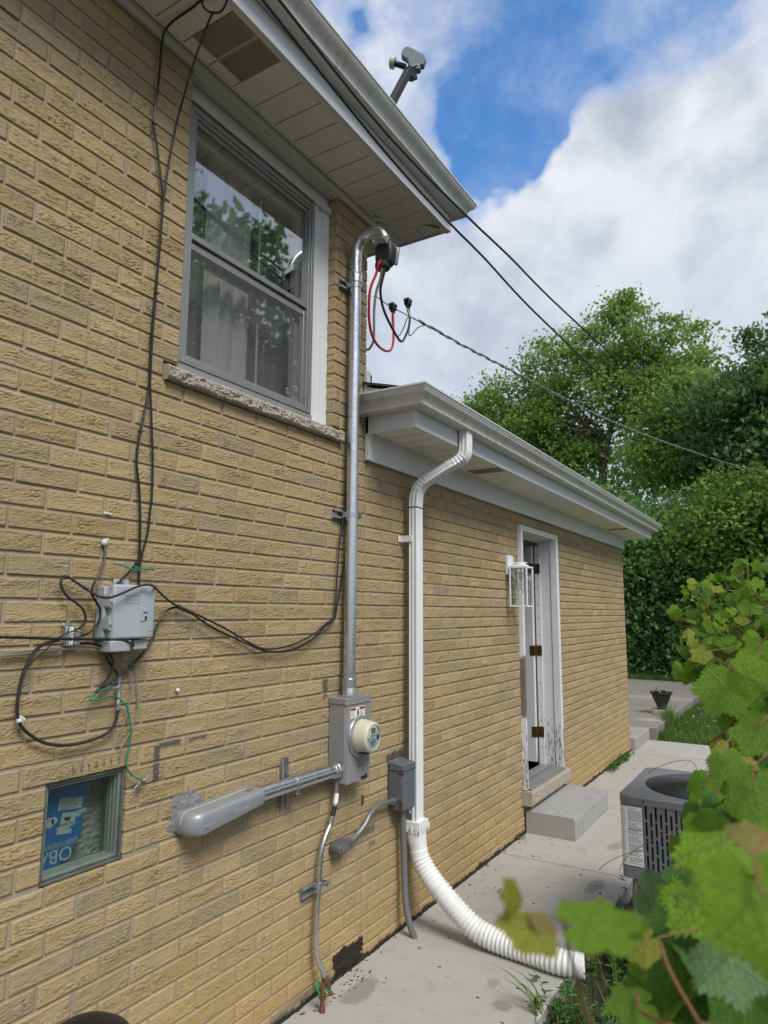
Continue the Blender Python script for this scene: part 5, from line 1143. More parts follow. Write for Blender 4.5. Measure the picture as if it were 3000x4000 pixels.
# ------------------------------------------------ printed carton seen through the glass block
ct = thing('yogurt_carton', 'blue printed yogurt carton standing upside down behind the glass block window', 'carton', (-.12, 1.37, .86))
mb = MB(); mb.prism([(1.262,.862),(1.375,.872),(1.413,.90),(1.444,.938),(1.452,1.02),(1.462,1.085),(1.452,1.104),(1.262,1.110)], (-.125,0,0), (0,1,0), (0,0,1), (.044,0,0)); mb.build('panel', M['bag_blue'], ct, bevel=.003)
xf = -.0806; RY, RZ = (0,-1,0), (0,0,-1)
mb = MB(); mb.prism([(1.362,1.072),(1.442,1.062),(1.440,1.028),(1.357,1.036)], (xf,0,0), (0,1,0), (0,0,1), (.0006,0,0)); mb.prism([(1.362,.980),(1.410,.974),(1.408,.960),(1.358,.966)], (xf,0,0), (0,1,0), (0,0,1), (.0006,0,0))
mb.prism([(1.374,1.026),(1.418,1.021),(1.420,.992),(1.424,.985),(1.392,.978),(1.356,.980),(1.368,.992)], (xf,0,0), (0,1,0), (0,0,1), (.0006,0,0))
for y_, z_, r_ in ((1.333,1.006,.016),(1.348,1.010,.011),(1.428,1.012,.010),(1.440,1.016,.008),(1.452,1.020,.006)): mb.lathe([(r_,xf),(r_*.9,xf+.0007)], (0,y_,z_), 'X', 14)
text_into(mb, 'GREEK YOGURT', .0155, (xf+.0006, 1.378, .938), RY, RZ, .0003); mb.prism([(1.262,.9335),(1.448,.927),(1.448,.9255),(1.262,.932)], (xf,0,0), (0,1,0), (0,0,1), (.0006,0,0))
text_into(mb, 'OBANI', .058, (xf+.0006, 1.328, .905), RY, RZ, .0003); mb.build('pale_print', M['bag_white'], ct, smooth=0)
mb = MB(); text_into(mb, 'CHOBANI', .0125, (xf+.0012, 1.392, .991), RY, RZ, .0002); mb.prism([(1.378,1.012),(1.406,1.010),(1.400,.999),(1.386,.999)], (xf+.0008,0,0), (0,1,0), (0,0,1), (.0003,0,0))
for k in range(6): mb.box(xf+.0008, xf+.0010, 1.366, 1.366+.052+.018*(k % 2), 1.036+.0052*k, 1.0372+.0052*k)
mb.box(xf+.0008,xf+.0010,1.420,1.4212,1.034,1.065); mb.build('dark_print', M['dark_logo'], ct, smooth=0)
# crumpled clear plastic sheet beside it
pv, pq = [], []; rn_ = np.random.default_rng(4); gN = 60; nzf = rn_.normal(0, 1, (gN+1, gN+1)); 
for _ in range(1): nzf = (nzf+np.roll(nzf,1,0)+np.roll(nzf,1,1)+np.roll(nzf,-1,0))/3.2
for i in range(gN+1):
    for j in range(gN+1): pv.append((-.100+.004*nzf[i, j], 1.262+.31*i/gN, .845+.30*j/gN))
pq = [(i*(gN+1)+j, (i+1)*(gN+1)+j, (i+1)*(gN+1)+j+1, i*(gN+1)+j+1) for i in range(gN) for j in range(gN)]
M['sheet'] = paint('crumpled plastic', (.27,.285,.26), .2, .35, 1.0, 60, dirt=(.50,.52,.49), dirt_amt=.6)
o_ = np_mesh('plastic_sheet', np.array([(p[0]-.03, p[1], p[2]) for p in pv]), np.array(pq), M['sheet']); tag(o_, 'crumpled clear plastic behind the glass block window', 'plastic sheet')
# ================================================================== GROUND AND PAVING
def concrete_mat(name, base, warm, stains=(), sc=1.0, marks=True):
    mt, t = newmat(name); o = t.obj(); s = t.sep(o)
    big = t.noise(o, 1.3*sc, 5, .6); mid = t.noise(o, 7*sc, 6, .65); fine = t.noise(o, 160, 3, .7)
    c = t.mix(big, base, warm)
    c = t.mix(t.M('MULTIPLY', t.sm(mid, .48, .72), .28), c, tuple(x*.62 for x in base))
    c = t.mix(t.M('MULTIPLY', t.sm(fine, .5, .85), .30), c, tuple(x*.55 for x in base))
    c = t.mix(t.M('MULTIPLY', t.sm(fine, .45, .2), .18), c, tuple(min(1, x*1.35) for x in base))
    spots = t.sm(t.noise(o, 16*sc, 4, .6), .66, .72)
    c = t.mix(t.M('MULTIPLY', spots, .4), c, tuple(x*.35 for x in base))
    for (x, y, rx, ry, a, col) in stains:
        n = t.M('MULTIPLY', t.M('SUBTRACT', t.noise(o, 11, 6, .75), .5), 2.2)
        dx = t.M('DIVIDE', t.M('SUBTRACT', s[0], x), rx); dy = t.M('DIVIDE', t.M('SUBTRACT', s[1], y), ry)
        r = t.M('SQRT', t.M('ADD', t.M('MULTIPLY', dx, dx), t.M('MULTIPLY', dy, dy)))
        c = t.mix(t.M('MULTIPLY', t.sm(t.M('ADD', r, n), 1.15, .65), a), c, col)
    t.out(t.bsdf(c, .9, 0, t.bump(t.M('ADD', fine, t.M('MULTIPLY', mid, 1.5)), .35, .003))); return mt
dk = (.075,.068,.058)
M['walk'] = concrete_mat('poured concrete', (.345,.332,.308), (.43,.418,.392), [(.55,3.72,.16,.10,.38,dk),(.70,3.86,.10,.13,.34,dk),(.72,4.45,.05,.12,.38,dk),(.66,5.25,.05,.13,.34,dk),(.30,4.05,.06,.05,.42,dk),(.62,3.10,.03,.05,.34,dk),(.72,2.95,.05,.04,.45,dk),(.15,2.72,.06,.13,.6,(.16,.155,.15)),(.86,3.55,.10,.10,.34,dk)])
M['drive'] = concrete_mat('worn exposed aggregate driveway', (.185,.168,.145), (.25,.232,.205), [(-.02,10.55,.10,.16,.55,(.42,.38,.29)),(-.10,10.45,.18,.12,.5,(.42,.38,.29)),(-.6,13.2,.9,.25,.4,(.40,.36,.28)),(-.5,12.0,.5,.2,.35,(.13,.125,.12))], .9)
M['ledge'] = concrete_mat('smooth pale concrete', (.29,.28,.265), (.35,.34,.325), [], 1.2)
gs = bpy.data.objects
def slab(mb, x0, x1, y0, y1, z0, z1, rough=.004, n=14):
    # slab with slightly wandering long edges
    ys = [y0+(y1-y0)*k/n for k in range(n+1)]; vs = []
    for y in ys:
        e = rough*random.uniform(-1, 1); vs += [(x0,y,z0),(x1+e,y,z0),(x1+e,y,z1-.006),(x1+e-.008,y,z1),(x0,y,z1)]
    fs = [(0,1,2,3,4)[::-1], tuple(n*5+k for k in range(5))]
    for i in range(n):
        for j in range(5): fs.append((i*5+j, i*5+(j+1) % 5, (i+1)*5+(j+1) % 5, (i+1)*5+j))
    mb.add(vs, fs)
mb = MB(); ye = [-2.0, .85, 2.08, 3.478, 4.690, 6.05, 7.42, 8.765, 9.72]
for i, (a, b) in enumerate(zip(ye[:-1], ye[1:])):
    slab(mb, .012, .880+.004*(i % 2), a+.003, b-.003, -.11, random.uniform(-.0025, .0025))
tag(mb.build('path', M['walk'], smooth=20), kind='structure')
mb = MB(); slab(mb, -.4, .062, 8.86, 9.72, -.11, .15, .002); mb.box(.02,.86,9.60,9.72,-.11,-.004); tag(mb.build('path_ledge', M['ledge'], bevel=.006, smooth=20), kind='structure')
mb = MB(); slab(mb, -14, .135, 9.723, 16.5, -.11, .150, .02, 40); tag(mb.build('driveway', M['drive'], smooth=20), kind='structure')
# black tar bead along the foot of the wall
mb = MB(); pts = [(.006+random.uniform(-.003,.004), 1.2+.022*k, .002+random.uniform(-.006,.004)) for k in range(350)]; mb.tube(pts, [random.uniform(.003,.013) for _ in pts], 6)
tag(mb.build('tar_joint', M['tar'], smooth=60), kind='structure')
# chipped concrete rubble by the tar patch, twigs and grit on the walk
mb = MB()
for _ in range(28):
    x, y = abs(random.gauss(.05, .04))+.012, random.gauss(2.80, .09); r = random.uniform(.001, .004); mb.obox((x,y,r*.4), (r,random.uniform(-r,r)*.5,0), (random.uniform(-r,r)*.5,r,0), (0,0,r*.6))
for _ in range(120):
    x, y = random.uniform(.03,.86), random.uniform(2.0,8.5); r = random.uniform(.0012,.0035); mb.obox((x,y,r*.4), (r*random.uniform(1,3),random.uniform(-r,r),0), (random.uniform(-r,r)*.5,r,0), (0,0,r*.6))
for _ in range(60):
    x, y = random.gauss(.30,.05), random.gauss(4.06,.05); r = random.uniform(.001,.0035); mb.obox((x,y,r*.4), (r,random.uniform(-r,r),0), (random.uniform(-r,r),r,0), (0,0,r*.6))
tag(mb.build('grit', M['tar']), kind='stuff'); bpy.data.objects['grit']['label'] = 'dark grit and crumbs scattered on the concrete path'; bpy.data.objects['grit']['category'] = 'grit'
st = MB(); 
def step_block():
    mb = MB(); vs = []; ny, x1, y0, y1, h = 16, .386, 5.195, 6.165, .157
    return rough_slab('concrete_step', .014, x1, y0, y1, -.01, h, M['step'], None, .004, 30, .004)
tag(step_block(), 'low grey cast concrete step on the path below the side door', 'step')

# soil, lawn and far ground in one sheet with a lower bed beside the path
def ground_mat():
    mt, t = newmat('soil and turf'); o = t.obj(); s = t.sep(o)
    n = t.noise(o, 5, 6, .7); f = t.noise(o, 40, 5, .7)
    soil = t.mix(f, (.022,.017,.012), (.085,.066,.045)); turf = t.mix(f, (.035,.075,.014), (.085,.16,.03))
    k = t.sm(t.M('ADD', s[1], t.M('MULTIPLY', n, 2.0)), 7.0, 9.5)
    t.out(t.bsdf(t.mix(k, soil, turf), .95, 0, t.bump(f, .6, .02))); return mt
M['ground'] = ground_mat()
gv, gq = [], []
def gz(x, y):
    if y < 9.3: return -.07 - .03*math.sin(x*3+y) if x > .8 else -.10
    if y < 16.3: return -.01 if x > .1 else -.06
    return .13 if y < 30 else .0
xs = sorted(set([-120,-60,-30,-16,-8,-3,-.5,.2,.8,.95,1.1,1.4,1.8,2.4,3.2,4.5,7,12,20,40,80,120])); ys = sorted(set([-60,-20,-5,-1,0,1,2,2.5,3,3.5,4,4.5,5,6,7,8,9.2,9.6,9.75,11,13,15,16.2,16.6,18,22,30,45,80,140]))
for y in ys:
    for x in xs: gv.append((x, y, gz(x, y)))
W = len(xs)
gq = [(j*W+i, j*W+i+1, (j+1)*W+i+1, (j+1)*W+i) for j in range(len(ys)-1) for i in range(W-1)]
tag(np_mesh('ground', np.array(gv), np.array(gq), M['ground'], smooth=True), kind='structure')

# ================================================================== FOLIAGE
def leaf_mat(name, cols, trans=.35, rough=.5, veins=False, light=None):
    mt, t = newmat(name); isl = t.island()
    stops = tuple((i/(len(cols)-1), c) for i, c in enumerate(cols)); c = t.ramp(isl, *stops); nm = None
    if veins:
        at = t.node('ShaderNodeAttribute', attribute_name='leafuv'); uv = at.outputs['Vector']; s = t.sep(uv)
        mn, al = None, None
        for deg in (0, 52, -52, 108, -108):
            dx, dy = math.sin(R_(deg)), math.cos(R_(deg))
            along = t.M('ADD', t.M('MULTIPLY', s[0], dx), t.M('MULTIPLY', s[1], dy)); perp = t.M('ABSOLUTE', t.M('SUBTRACT', t.M('MULTIPLY', s[0], dy), t.M('MULTIPLY', s[1], dx)))
            perp = t.M('ADD', perp, t.M('MULTIPLY', t.M('LESS_THAN', along, 0.0), 5.0))
            if mn is None: mn, al = perp, along
            else:
                k = t.M('LESS_THAN', perp, mn); mn = t.M('MINIMUM', perp, mn)
                al = t.M('ADD', t.M('MULTIPLY', along, k), t.M('MULTIPLY', al, t.M('SUBTRACT', 1.0, k)))
        main = t.sm(mn, .030, .008)
        fr = t.M('FRACT', t.M('MULTIPLY', t.M('SUBTRACT', al, t.M('MULTIPLY', mn, .9)), 5.5))
        sec = t.M('MULTIPLY', t.sm(t.M('ABSOLUTE', t.M('SUBTRACT', fr, .5)), .085, .02), .55)
        vein = t.M('MAXIMUM', main, sec)
        bl = t.noise(t.V('ADD', uv, t.comb(t.M('MULTIPLY', isl, 37.0), 0.0, 0.0)), 4, 5, .65)
        c = t.mix(t.M('MULTIPLY', t.sm(bl, .4, .75), .35), c, t.mix(.5, c, (.13,.34,.025)))
        spot = t.sm(t.noise(t.V('ADD', uv, t.comb(t.M('MULTIPLY', isl, 91.0), 3.0, 0.0)), 9, 4, .6), .70, .74)
        c = t.mix(t.M('MULTIPLY', spot, .22), c, (.16,.12,.03))
        c = t.mix(t.M('MULTIPLY', vein, .6), c, t.mix(.7, c, (.48,.58,.18)))
        puck = t.noise(uv, 12, 3, .6)
        nm = t.bump(t.M('ADD', t.M('MULTIPLY', vein, -.8), t.M('MULTIPLY', puck, .8)), .9, .006)
    pb = t.bsdf(c, rough, 0, nm, .35)
    tr = t.node('ShaderNodeBsdfTranslucent'); t.put(tr.inputs[0], t.mix(.5, c, (.24,.50,.025)) if veins else c)
    if nm is not None: t.put(tr.inputs['Normal'], nm)
    mx = t.node('ShaderNodeMixShader'); mx.inputs[0].default_value = trans; t.l.new(pb, mx.inputs[1]); t.l.new(tr.outputs[0], mx.inputs[2])
    t.out(mx.outputs[0]); return mt
M['lf_elm'] = leaf_mat('elm leaves', [(.15,.26,.05),(.22,.35,.072),(.29,.43,.105),(.17,.30,.06)], .52)
M['lf_dark'] = leaf_mat('dark leaves', [(.075,.165,.048),(.115,.225,.062),(.155,.28,.085),(.095,.195,.055)], .45)
M['lf_mid'] = leaf_mat('mid green leaves', [(.11,.24,.072),(.175,.33,.095),(.24,.41,.125),(.135,.275,.08)], .50)
M['lf_light'] = leaf_mat('yellow green leaves', [(.12,.22,.04),(.17,.29,.05),(.21,.34,.07),(.14,.25,.045)], .40)
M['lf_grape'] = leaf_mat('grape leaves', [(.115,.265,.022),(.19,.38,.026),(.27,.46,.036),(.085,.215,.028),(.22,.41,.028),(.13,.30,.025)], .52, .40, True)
M['lf_grape_dk'] = leaf_mat('deep green grape leaves', [(.045,.15,.032),(.07,.20,.034),(.055,.165,.042),(.085,.235,.034)], .42, .40, True)  # deeper green leaf colours, mixed in among the brighter grape leaves
M['lf_blue'] = leaf_mat('bloomed grape leaf', [(.12,.235,.11),(.13,.25,.115)], .25, .6, True)
M['lf_yel'] = leaf_mat('young yellow leaves', [(.34,.42,.05),(.40,.40,.06),(.30,.42,.06)], .45, .45, True)
M['lf_org'] = leaf_mat('rusty young leaves', [(.50,.36,.15),(.46,.34,.10),(.44,.36,.12)], .4, .5, True)
M['grass'] = leaf_mat('grass blades', [(.05,.125,.018),(.085,.19,.028),(.12,.24,.04),(.16,.22,.06),(.07,.16,.025)], .35)
M['weed'] = leaf_mat('weed leaves', [(.035,.10,.018),(.06,.15,.03),(.09,.20,.04)], .3)

def leaf_cloud(centres, n_each, spread, L, Wd, up=.5, seed=1, droop=.0):
    g = np.random.default_rng(seed); K = len(centres)
    c = np.repeat(np.asarray(centres, float), n_each, 0); N = len(c)
    sp = np.repeat(np.asarray(spread, float).reshape(-1, 1) if np.ndim(spread) else np.full((K, 1), spread), n_each, 0)
    off = g.normal(0, 1, (N, 3))*sp*np.array([1, 1, .5]); p = c+off; p[:, 2] -= droop*np.hypot(off[:, 0], off[:, 1])
    nrm = g.normal(0, 1, (N, 3)); nrm /= np.linalg.norm(nrm, axis=1, keepdims=True); nrm[:, 2] += up; nrm /= np.linalg.norm(nrm, axis=1, keepdims=True)
    a = g.normal(0, 1, (N, 3)); a -= nrm*(a*nrm).sum(1, keepdims=True); a /= np.linalg.norm(a, axis=1, keepdims=True); b = np.cross(nrm, a)
    s = g.uniform(.5, 1.6, (N, 1)); l = L*s; w_ = Wd*s
    v = np.stack([p-a*l*.5, p+b*w_*.5-a*l*.08-nrm*l*.06, p+a*l*.5+nrm*l*.02, p-b*w_*.5-a*l*.08-nrm*l*.06], 1).reshape(-1, 3)
    q = np.arange(N*4).reshape(-1, 4); return v, q
def branch_pts(a, b, sag=0, wob=.08, n=8, g=random):
    a, b = Vector(a), Vector(b); L = (b-a).length; out = []
    for k in range(n+1):
        u = k/n; p = a.lerp(b, u); p.z += sag*L*math.sin(math.pi*u)
        if 0 < k < n: p += Vector((g.uniform(-1,1), g.uniform(-1,1), g.uniform(-1,1)))*wob*L*.25
        out.append(p)
    return out
TR = 'trees beyond the driveway'
def tree(name, label, base, blobs, leafmat, n_cl, n_leaf, L, Wd, trunk, cl_r=.35, seed=1, shell=.55, nbr=70, up=.5, droop=.15, group=TR, cat='tree'):
    g = np.random.default_rng(seed); rr = random.Random(seed); t = thing(name, label, cat, base, group)
    vol = np.array([b[3]*b[4]*b[5] for b in blobs]); idx = g.choice(len(blobs), n_cl, p=(vol**.72)/(vol**.72).sum())
    d = g.normal(0, 1, (n_cl, 3)); d /= np.linalg.norm(d, axis=1, keepdims=True); rad = g.uniform(0, 1, (n_cl, 1))**(1/3*(1-shell)+.12)
    B = np.array(blobs, float); cen = B[idx, :3] + d*rad*B[idx, 3:6]*g.uniform(.75, 1.28, (n_cl, 1))
    v, q = leaf_cloud(cen, n_leaf, cl_r*g.uniform(.5, 1.7, n_cl), L, Wd, up, seed, droop)
    np_mesh('crown', v, q, leafmat, t)
    mb = MB(); tp = [Vector(p) for p, r in trunk]; tr = [r for p, r in trunk]; mb.tube(smooth_path(tp, .5) if False else tp, tr, 10)
    heads = [(p, r) for p, r in trunk[1:]]
    for k in range(nbr):
        e = Vector(cen[g.integers(0, n_cl)]); h = min(heads, key=lambda h: (Vector(h[0])-e).length + rr.uniform(0, 1.2)); pts = branch_pts(h[0], e, .08, .16, 6, rr)
        r0 = min(h[1]*.45, .012+.010*(e-Vector(h[0])).length); mb.tube(pts, [r0*(1-.85*i/6) for i in range(7)], 5, cap=False)
    mb.build('trunk', M['bark'], t, smooth=60); return t
# the open elm in the middle
tree('elm_tree', 'tall open elm with forked trunk rising behind the low eave', (-3.7,23,.1),
     [(-3.0,22.6,10.4,1.7,1.6,1.5),(-2.4,22.4,11.3,1.0,1.0,.8),(-4.9,22.6,9.9,1.7,1.6,1.3),(-6.5,22.4,9.2,1.4,1.3,1.0),(-7.4,22.2,8.6,.8,.9,.7),(-1.4,22.6,9.9,1.3,1.4,1.0),(-.6,22.6,9.0,.9,1.2,.9),(-2.8,22.4,8.6,1.7,1.5,1.0),(-5.4,22.8,8.2,1.5,1.4,1.0),(-6.6,22.4,7.3,1.1,1.2,.8),(-1.6,22.4,8.2,1.1,1.2,.7),(-5.2,22.3,7.0,1.3,1.2,.7),(-7.6,22.2,7.5,.7,.8,.5),(-4.2,22.8,7.2,.9,1.0,.6),(-2.4,22.4,12.0,.45,.5,.5),(-6.1,22.3,8.1,1.5,1.3,.9),(-7.8,22.2,9.2,.7,.8,.5),(-5.0,22.2,6.6,1.2,1.2,.5),(.1,22.4,9.7,.5,.8,.6)],
     M['lf_elm'], 470, 105, .115, .075, [((-3.9,23,.1),.20),((-3.75,22.8,4.0),.17),((-3.45,22.6,6.6),.13),((-3.3,22.6,7.3),.11),((-2.9,22.6,8.6),.075),((-2.6,22.5,10.2),.045),((-2.4,22.4,11.6),.02)], .25, 3, .35, 110, .5, .2)
mbx = bpy.data.objects['trunk']
# second fork limb belongs to the same trunk mesh
def limb(obj, pts, rs):
    mb = MB(); mb.tube(pts, rs, 8); me = obj.data; bm = bmesh.new(); bm.from_mesh(me); m2 = bpy.data.meshes.new('x'); m2.from_pydata(mb.v, [], mb.f); bm.from_mesh(m2); bm.to_mesh(me); bm.free(); bpy.data.meshes.remove(m2)
limb(mbx, smooth_path([(-3.4,22.6,6.9),(-3.9,22.6,7.8),(-4.8,22.6,8.9),(-5.8,22.5,9.6)], .3), .05)
limb(mbx, smooth_path([(-3.2,22.6,7.5),(-2.5,22.6,8.0),(-1.7,22.6,8.5),(-.9,22.6,9.4)], .3), .05)
tree('broad_tree', 'dark broadleaf tree reaching in from the right edge over the wires', (2.2,19.5,.1),
     [(1.9,19.5,7.6,1.5,1.6,1.2),(.9,19.6,7.2,1.0,1.3,.9),(2.6,19.5,6.2,1.8,1.8,1.2),(1.2,19.6,6.3,1.2,1.3,.8),(3.2,19.5,8.4,1.6,1.6,1.2),(.55,19.8,6.0,.8,1,.6)],
     M['lf_dark'], 260, 150, .12, .08, [((2.4,19.5,.1),.25),((2.3,19.5,3.5),.2),((2.1,19.5,5.2),.15),((1.9,19.5,6.8),.09),((2.0,19.5,8.2),.04)], .32, 4, .5, 70)
tree('young_maple', 'mid green young tree filling the gap between the elm and the right tree', (-.5,21.3,.1),
     [(-.8,21.3,7.3,1.1,1.2,.9),(.1,21.3,7.0,1.0,1.2,.9),(-1.2,21.3,6.2,1.2,1.2,.8),(.2,21.2,5.9,1.2,1.2,.8),(-.4,21.3,8.2,.6,.8,.6)],
     M['lf_elm'], 190, 130, .115, .075, [((-.5,21.3,.1),.14),((-.5,21.3,4.0),.11),((-.45,21.3,6.2),.06),((-.4,21.3,7.8),.03)], .30, 5, .5, 40)
tree('hedge_tree', 'dense rounded green tree just above the end of the low eave', (-3.7,19.6,.1),
     [(-4.2,19.6,4.6,1.5,1.3,1.1),(-3.1,19.4,4.3,1.4,1.3,1.1),(-5.4,19.8,5.0,1.3,1.3,1.0),(-3.4,19.4,3.0,1.6,1.3,1.2),(-6.6,19.8,5.3,1.2,1.2,1.1)],
     M['lf_mid'], 125, 340, .11, .07, [((-3.7,19.7,.1),.12),((-3.7,19.6,2.5),.09),((-3.8,19.6,4.4),.05)], .36, 6, .9, 40, .9, .45)
tree('hedge_tree', 'dense blue green tree behind the driveway, left of the pale yellow green tree', (-1.3,18.8,.1),
     [(-1.7,18.8,3.9,1.3,1.1,.9),(-.6,18.7,3.6,1.2,1.1,1.0),(-2.3,18.8,2.7,1.2,1.1,.9),(-1.1,18.6,2.4,1.5,1.0,.8),(.2,18.8,3.1,1.0,1.0,.9)],
     M['lf_mid'], 125, 340, .11, .07, [((-1.3,18.8,.1),.11),((-1.3,18.8,2.2),.08),((-1.3,18.8,3.8),.04)], .34, 7, .9, 40, .9, .5)
tree('light_tree', 'pale yellow green bushy tree at the right edge below the wires', (1.0,17.6,.1),
     [(.9,17.6,4.0,1.0,1.0,.9),(.3,17.6,3.5,.8,.9,.7),(1.8,17.6,4.2,1.1,1.0,.9),(1.2,17.5,3.0,1.2,1.0,.8)],
     M['lf_light'], 85, 320, .105, .07, [((1.0,17.7,.1),.1),((1.0,17.6,2.0),.08),((1.0,17.6,3.8),.04)], .34, 8, .85, 30, .8, .4)
tree('hedge_tree', 'dark shaded shrub under the trees beside the end of the house', (-2.6,18.3,.1),
     [(-2.9,18.3,1.6,1.1,.8,1.2),(-1.9,18.3,1.2,1.0,.8,1.0),(-4.0,18.5,1.7,1.3,.8,1.3),(-1.0,18.3,1.2,1.0,.8,1.0)],
     M['lf_dark'], 80, 310, .10, .065, [((-2.6,18.4,.1),.08),((-2.6,18.4,1.0),.06),((-2.6,18.4,1.8),.03)], .32, 9, .85, 30, .9, .5)
tree('hedge_tree', 'dark shaded shrub under the trees behind the grape vine', (.4,18.1,.1),
     [(.1,18.1,1.5,1.0,.8,1.1),(1.2,18.1,1.6,1.2,.8,1.2),(-.5,18.0,.9,.8,.6,.7),(2.2,18.1,1.6,1.0,.8,1.2)],
     M['lf_dark'], 75, 300, .10, .065, [((.4,18.2,.1),.08),((.4,18.2,1.0),.06),((.4,18.2,1.8),.03)], .32, 10, .85, 30, .9, .5)
# deep wood behind them that closes the view, one mass
v1, q1 = leaf_cloud(np.column_stack([rng.uniform(-13, 9, 620), rng.uniform(24.5, 28, 620), rng.uniform(.3, 8.0, 620)]), 60, .50, .20, .13, .4, 31)
wd = np_mesh('wood', v1, q1, M['lf_mid']); tag(wd, 'deep dark green wood closing the view behind the trees', 'wood', kind='stuff')
# trees across the yard that the window glass mirrors
for k, (x, y, h, sd) in enumerate(((9.5,11.5,11.6,41),(13.0,13.0,14.6,42),(9.0,17.0,13.0,43))):
    tree('yard_tree', ('nearest', 'tallest', 'farthest')[k]+' leafy tree across the yard, mirrored in the tall window', (x,y,-.05),
         [(x,y,h*.72,1.9,1.9,h*.18),(x-1.2,y+.3,h*.60,1.3,1.4,1.0),(x+1.2,y,h*.55,1.4,1.4,1.0),(x,y-.8,h*.42,1.6,1.4,1.0),(x,y,h*.93,.8,.8,.6)],
         M['lf_dark'], 230, 40, .22, .14, [((x,y,-.05),.2),((x,y,h*.35),.16),((x,y,h*.6),.1),((x,y,h*.9),.04)], .38, sd, .5, 40, group='trees mirrored in the window')

# grass: lawn corner, verge and weeds
def blades(name, pts, h, wdt, mat, label, cat, seed, lean=.5):
    g = np.random.default_rng(seed); N = len(pts); p = np.asarray(pts, float); a = g.uniform(0, 2*np.pi, N); hh = h*g.uniform(.5, 1.4, N)
    dx = np.stack([np.cos(a), np.sin(a), np.zeros(N)], 1)*wdt; l = g.uniform(0, 2*np.pi, N); le = np.stack([np.cos(l), np.sin(l), np.zeros(N)], 1)*(hh*lean*g.uniform(.2, 1.1, N))[:, None]
    z = np.zeros((N, 3)); z[:, 2] = hh
    v = np.stack([p-dx*.5, p+dx*.5, p+dx*.3+le*.45+z*.62, p-dx*.3+le*.45+z*.62, p+le+z*.93+dx*.04, p+le+z*.93-dx*.04], 1).reshape(-1, 3)
    b = np.arange(N)[:, None]*6; q = np.concatenate([b+np.array([[0,1,2,3]]), b+np.array([[3,2,4,5]])])
    return tag(np_mesh(name, v, q, mat), label, cat, kind='stuff')
g = np.random.default_rng(5)
def scat(n, x0, x1, y0, y1, z): return np.stack([g.uniform(x0, x1, n), g.uniform(y0, y1, n), np.full(n, z)], 1)
near = scat(26000, .15, 2.4, 9.74, 14.5, -.02); edge = scat(2200, .13, .26, 9.8, 13.5, -.01)
blades('lawn_grass', np.concatenate([near, edge, edge+np.array([0, .01, 0])]), .085, .007, M['grass'], 'bright mown grass beside the driveway edge', 'grass', 51)
blades('verge_grass', scat(16000, -5.0, 2.5, 16.55, 18.2, .12), .12, .014, M['grass'], 'strip of grass across the far side of the driveway', 'grass', 52)
tuft = np.stack([g.normal(.13, .05, 260), g.normal(10.75, .16, 260), np.full(260, .0)], 1)
blades('grass_tuft', tuft, .30, .008, M['grass'], 'tall grass tuft growing at the driveway edge beside the pot', 'grass', 53, .45)
fl = scat(110, .25, 1.6, 10.2, 13.5, .06); v, q = leaf_cloud(fl, 3, .008, .013, .013, 1.0, 54); tag(np_mesh('clover_flowers', v, q, M['label_white']), 'tiny white clover flowers in the lawn', 'flowers', kind='stuff')
# weeds between path, hose and condenser
mb = MB()
def weed_leaf(mb, c, d, L, w_):
    c = Vector(c); d = Vector(d).normalized(); s = d.cross(Vector((0,0,1))).normalized(); n = s.cross(d)
    mb.add([c, c+d*L*.35+s*w_*.5+n*L*.05, c+d*L*.75+s*w_*.36-n*L*.02, c+d*L-n*L*.14, c+d*L*.75-s*w_*.36-n*L*.02, c+d*L*.35-s*w_*.5+n*L*.05], [(0,1,2,3),(0,3,4,5)])
for k in range(330):
    x = random.uniform(.87, 1.75); y = random.choice((random.uniform(2.2, 3.75), random.uniform(2.2, 3.2), random.uniform(3.0, 4.4)))
    if .86 < x < .93 and y > 3.7: continue
    if x < .98 and 3.24 < y < 3.46: continue
    hgt = random.uniform(.04, .16); base = Vector((x, y, -.09)); lean = Vector((random.gauss(0,.04), random.gauss(0,.04), 0))
    for j in range(random.randint(5, 10)):
        u = (j+1)/9; a = random.uniform(0, 6.28); weed_leaf(mb, base+lean*u+Vector((0,0,.03+hgt*u)), (math.cos(a), math.sin(a), random.uniform(-.1,.6)), random.uniform(.025,.055), random.uniform(.010,.022))
tag(mb.build('weeds', M['weed'], smooth=0, recalc=False), 'low broad leaved weeds between the hose end and the condenser', 'weeds', kind='stuff')
wb = np.concatenate([scat(420, .87, 1.7, 2.1, 3.2, -.09), scat(360, .95, 1.6, 3.2, 4.2, -.09)])
blades('weed_grass', wb, .20, .006, M['grass'], 'loose grass blades growing among the weeds by the path edge', 'grass', 55, .7)
tallb = [(.865,2.98,-.05),(.87,3.0,-.05),(.875,3.02,-.05),(.88,2.96,-.05),(.87,3.05,-.05),(.89,3.62,-.05),(.895,3.66,-.05),(.90,3.70,-.05)]
mb = MB()
for (x, y, z) in tallb:
    a = random.uniform(2.2, 4.4); L = random.uniform(.18,.30); P = [Vector((x,y,z))+Vector((math.cos(a)*L*.75*u*u, math.sin(a)*L*.3*u, L*(1.25*u-.55*u*u))) for u in [k/9 for k in range(10)]]
    for i in range(9):
        s0, s1 = .006*(1-(i/9)**3), .006*(1-((i+1)/9)**3); mb.add([P[i]+Vector((0,s0,0)), P[i]-Vector((0,s0,0)), P[i+1]-Vector((0,s1,0)), P[i+1]+Vector((0,s1,0))], [(0,1,2,3)])
tag(mb.build('grass_blades', M['grass'], recalc=False), 'few long arching grass blades over the path edge near the hose', 'grass', kind='stuff')
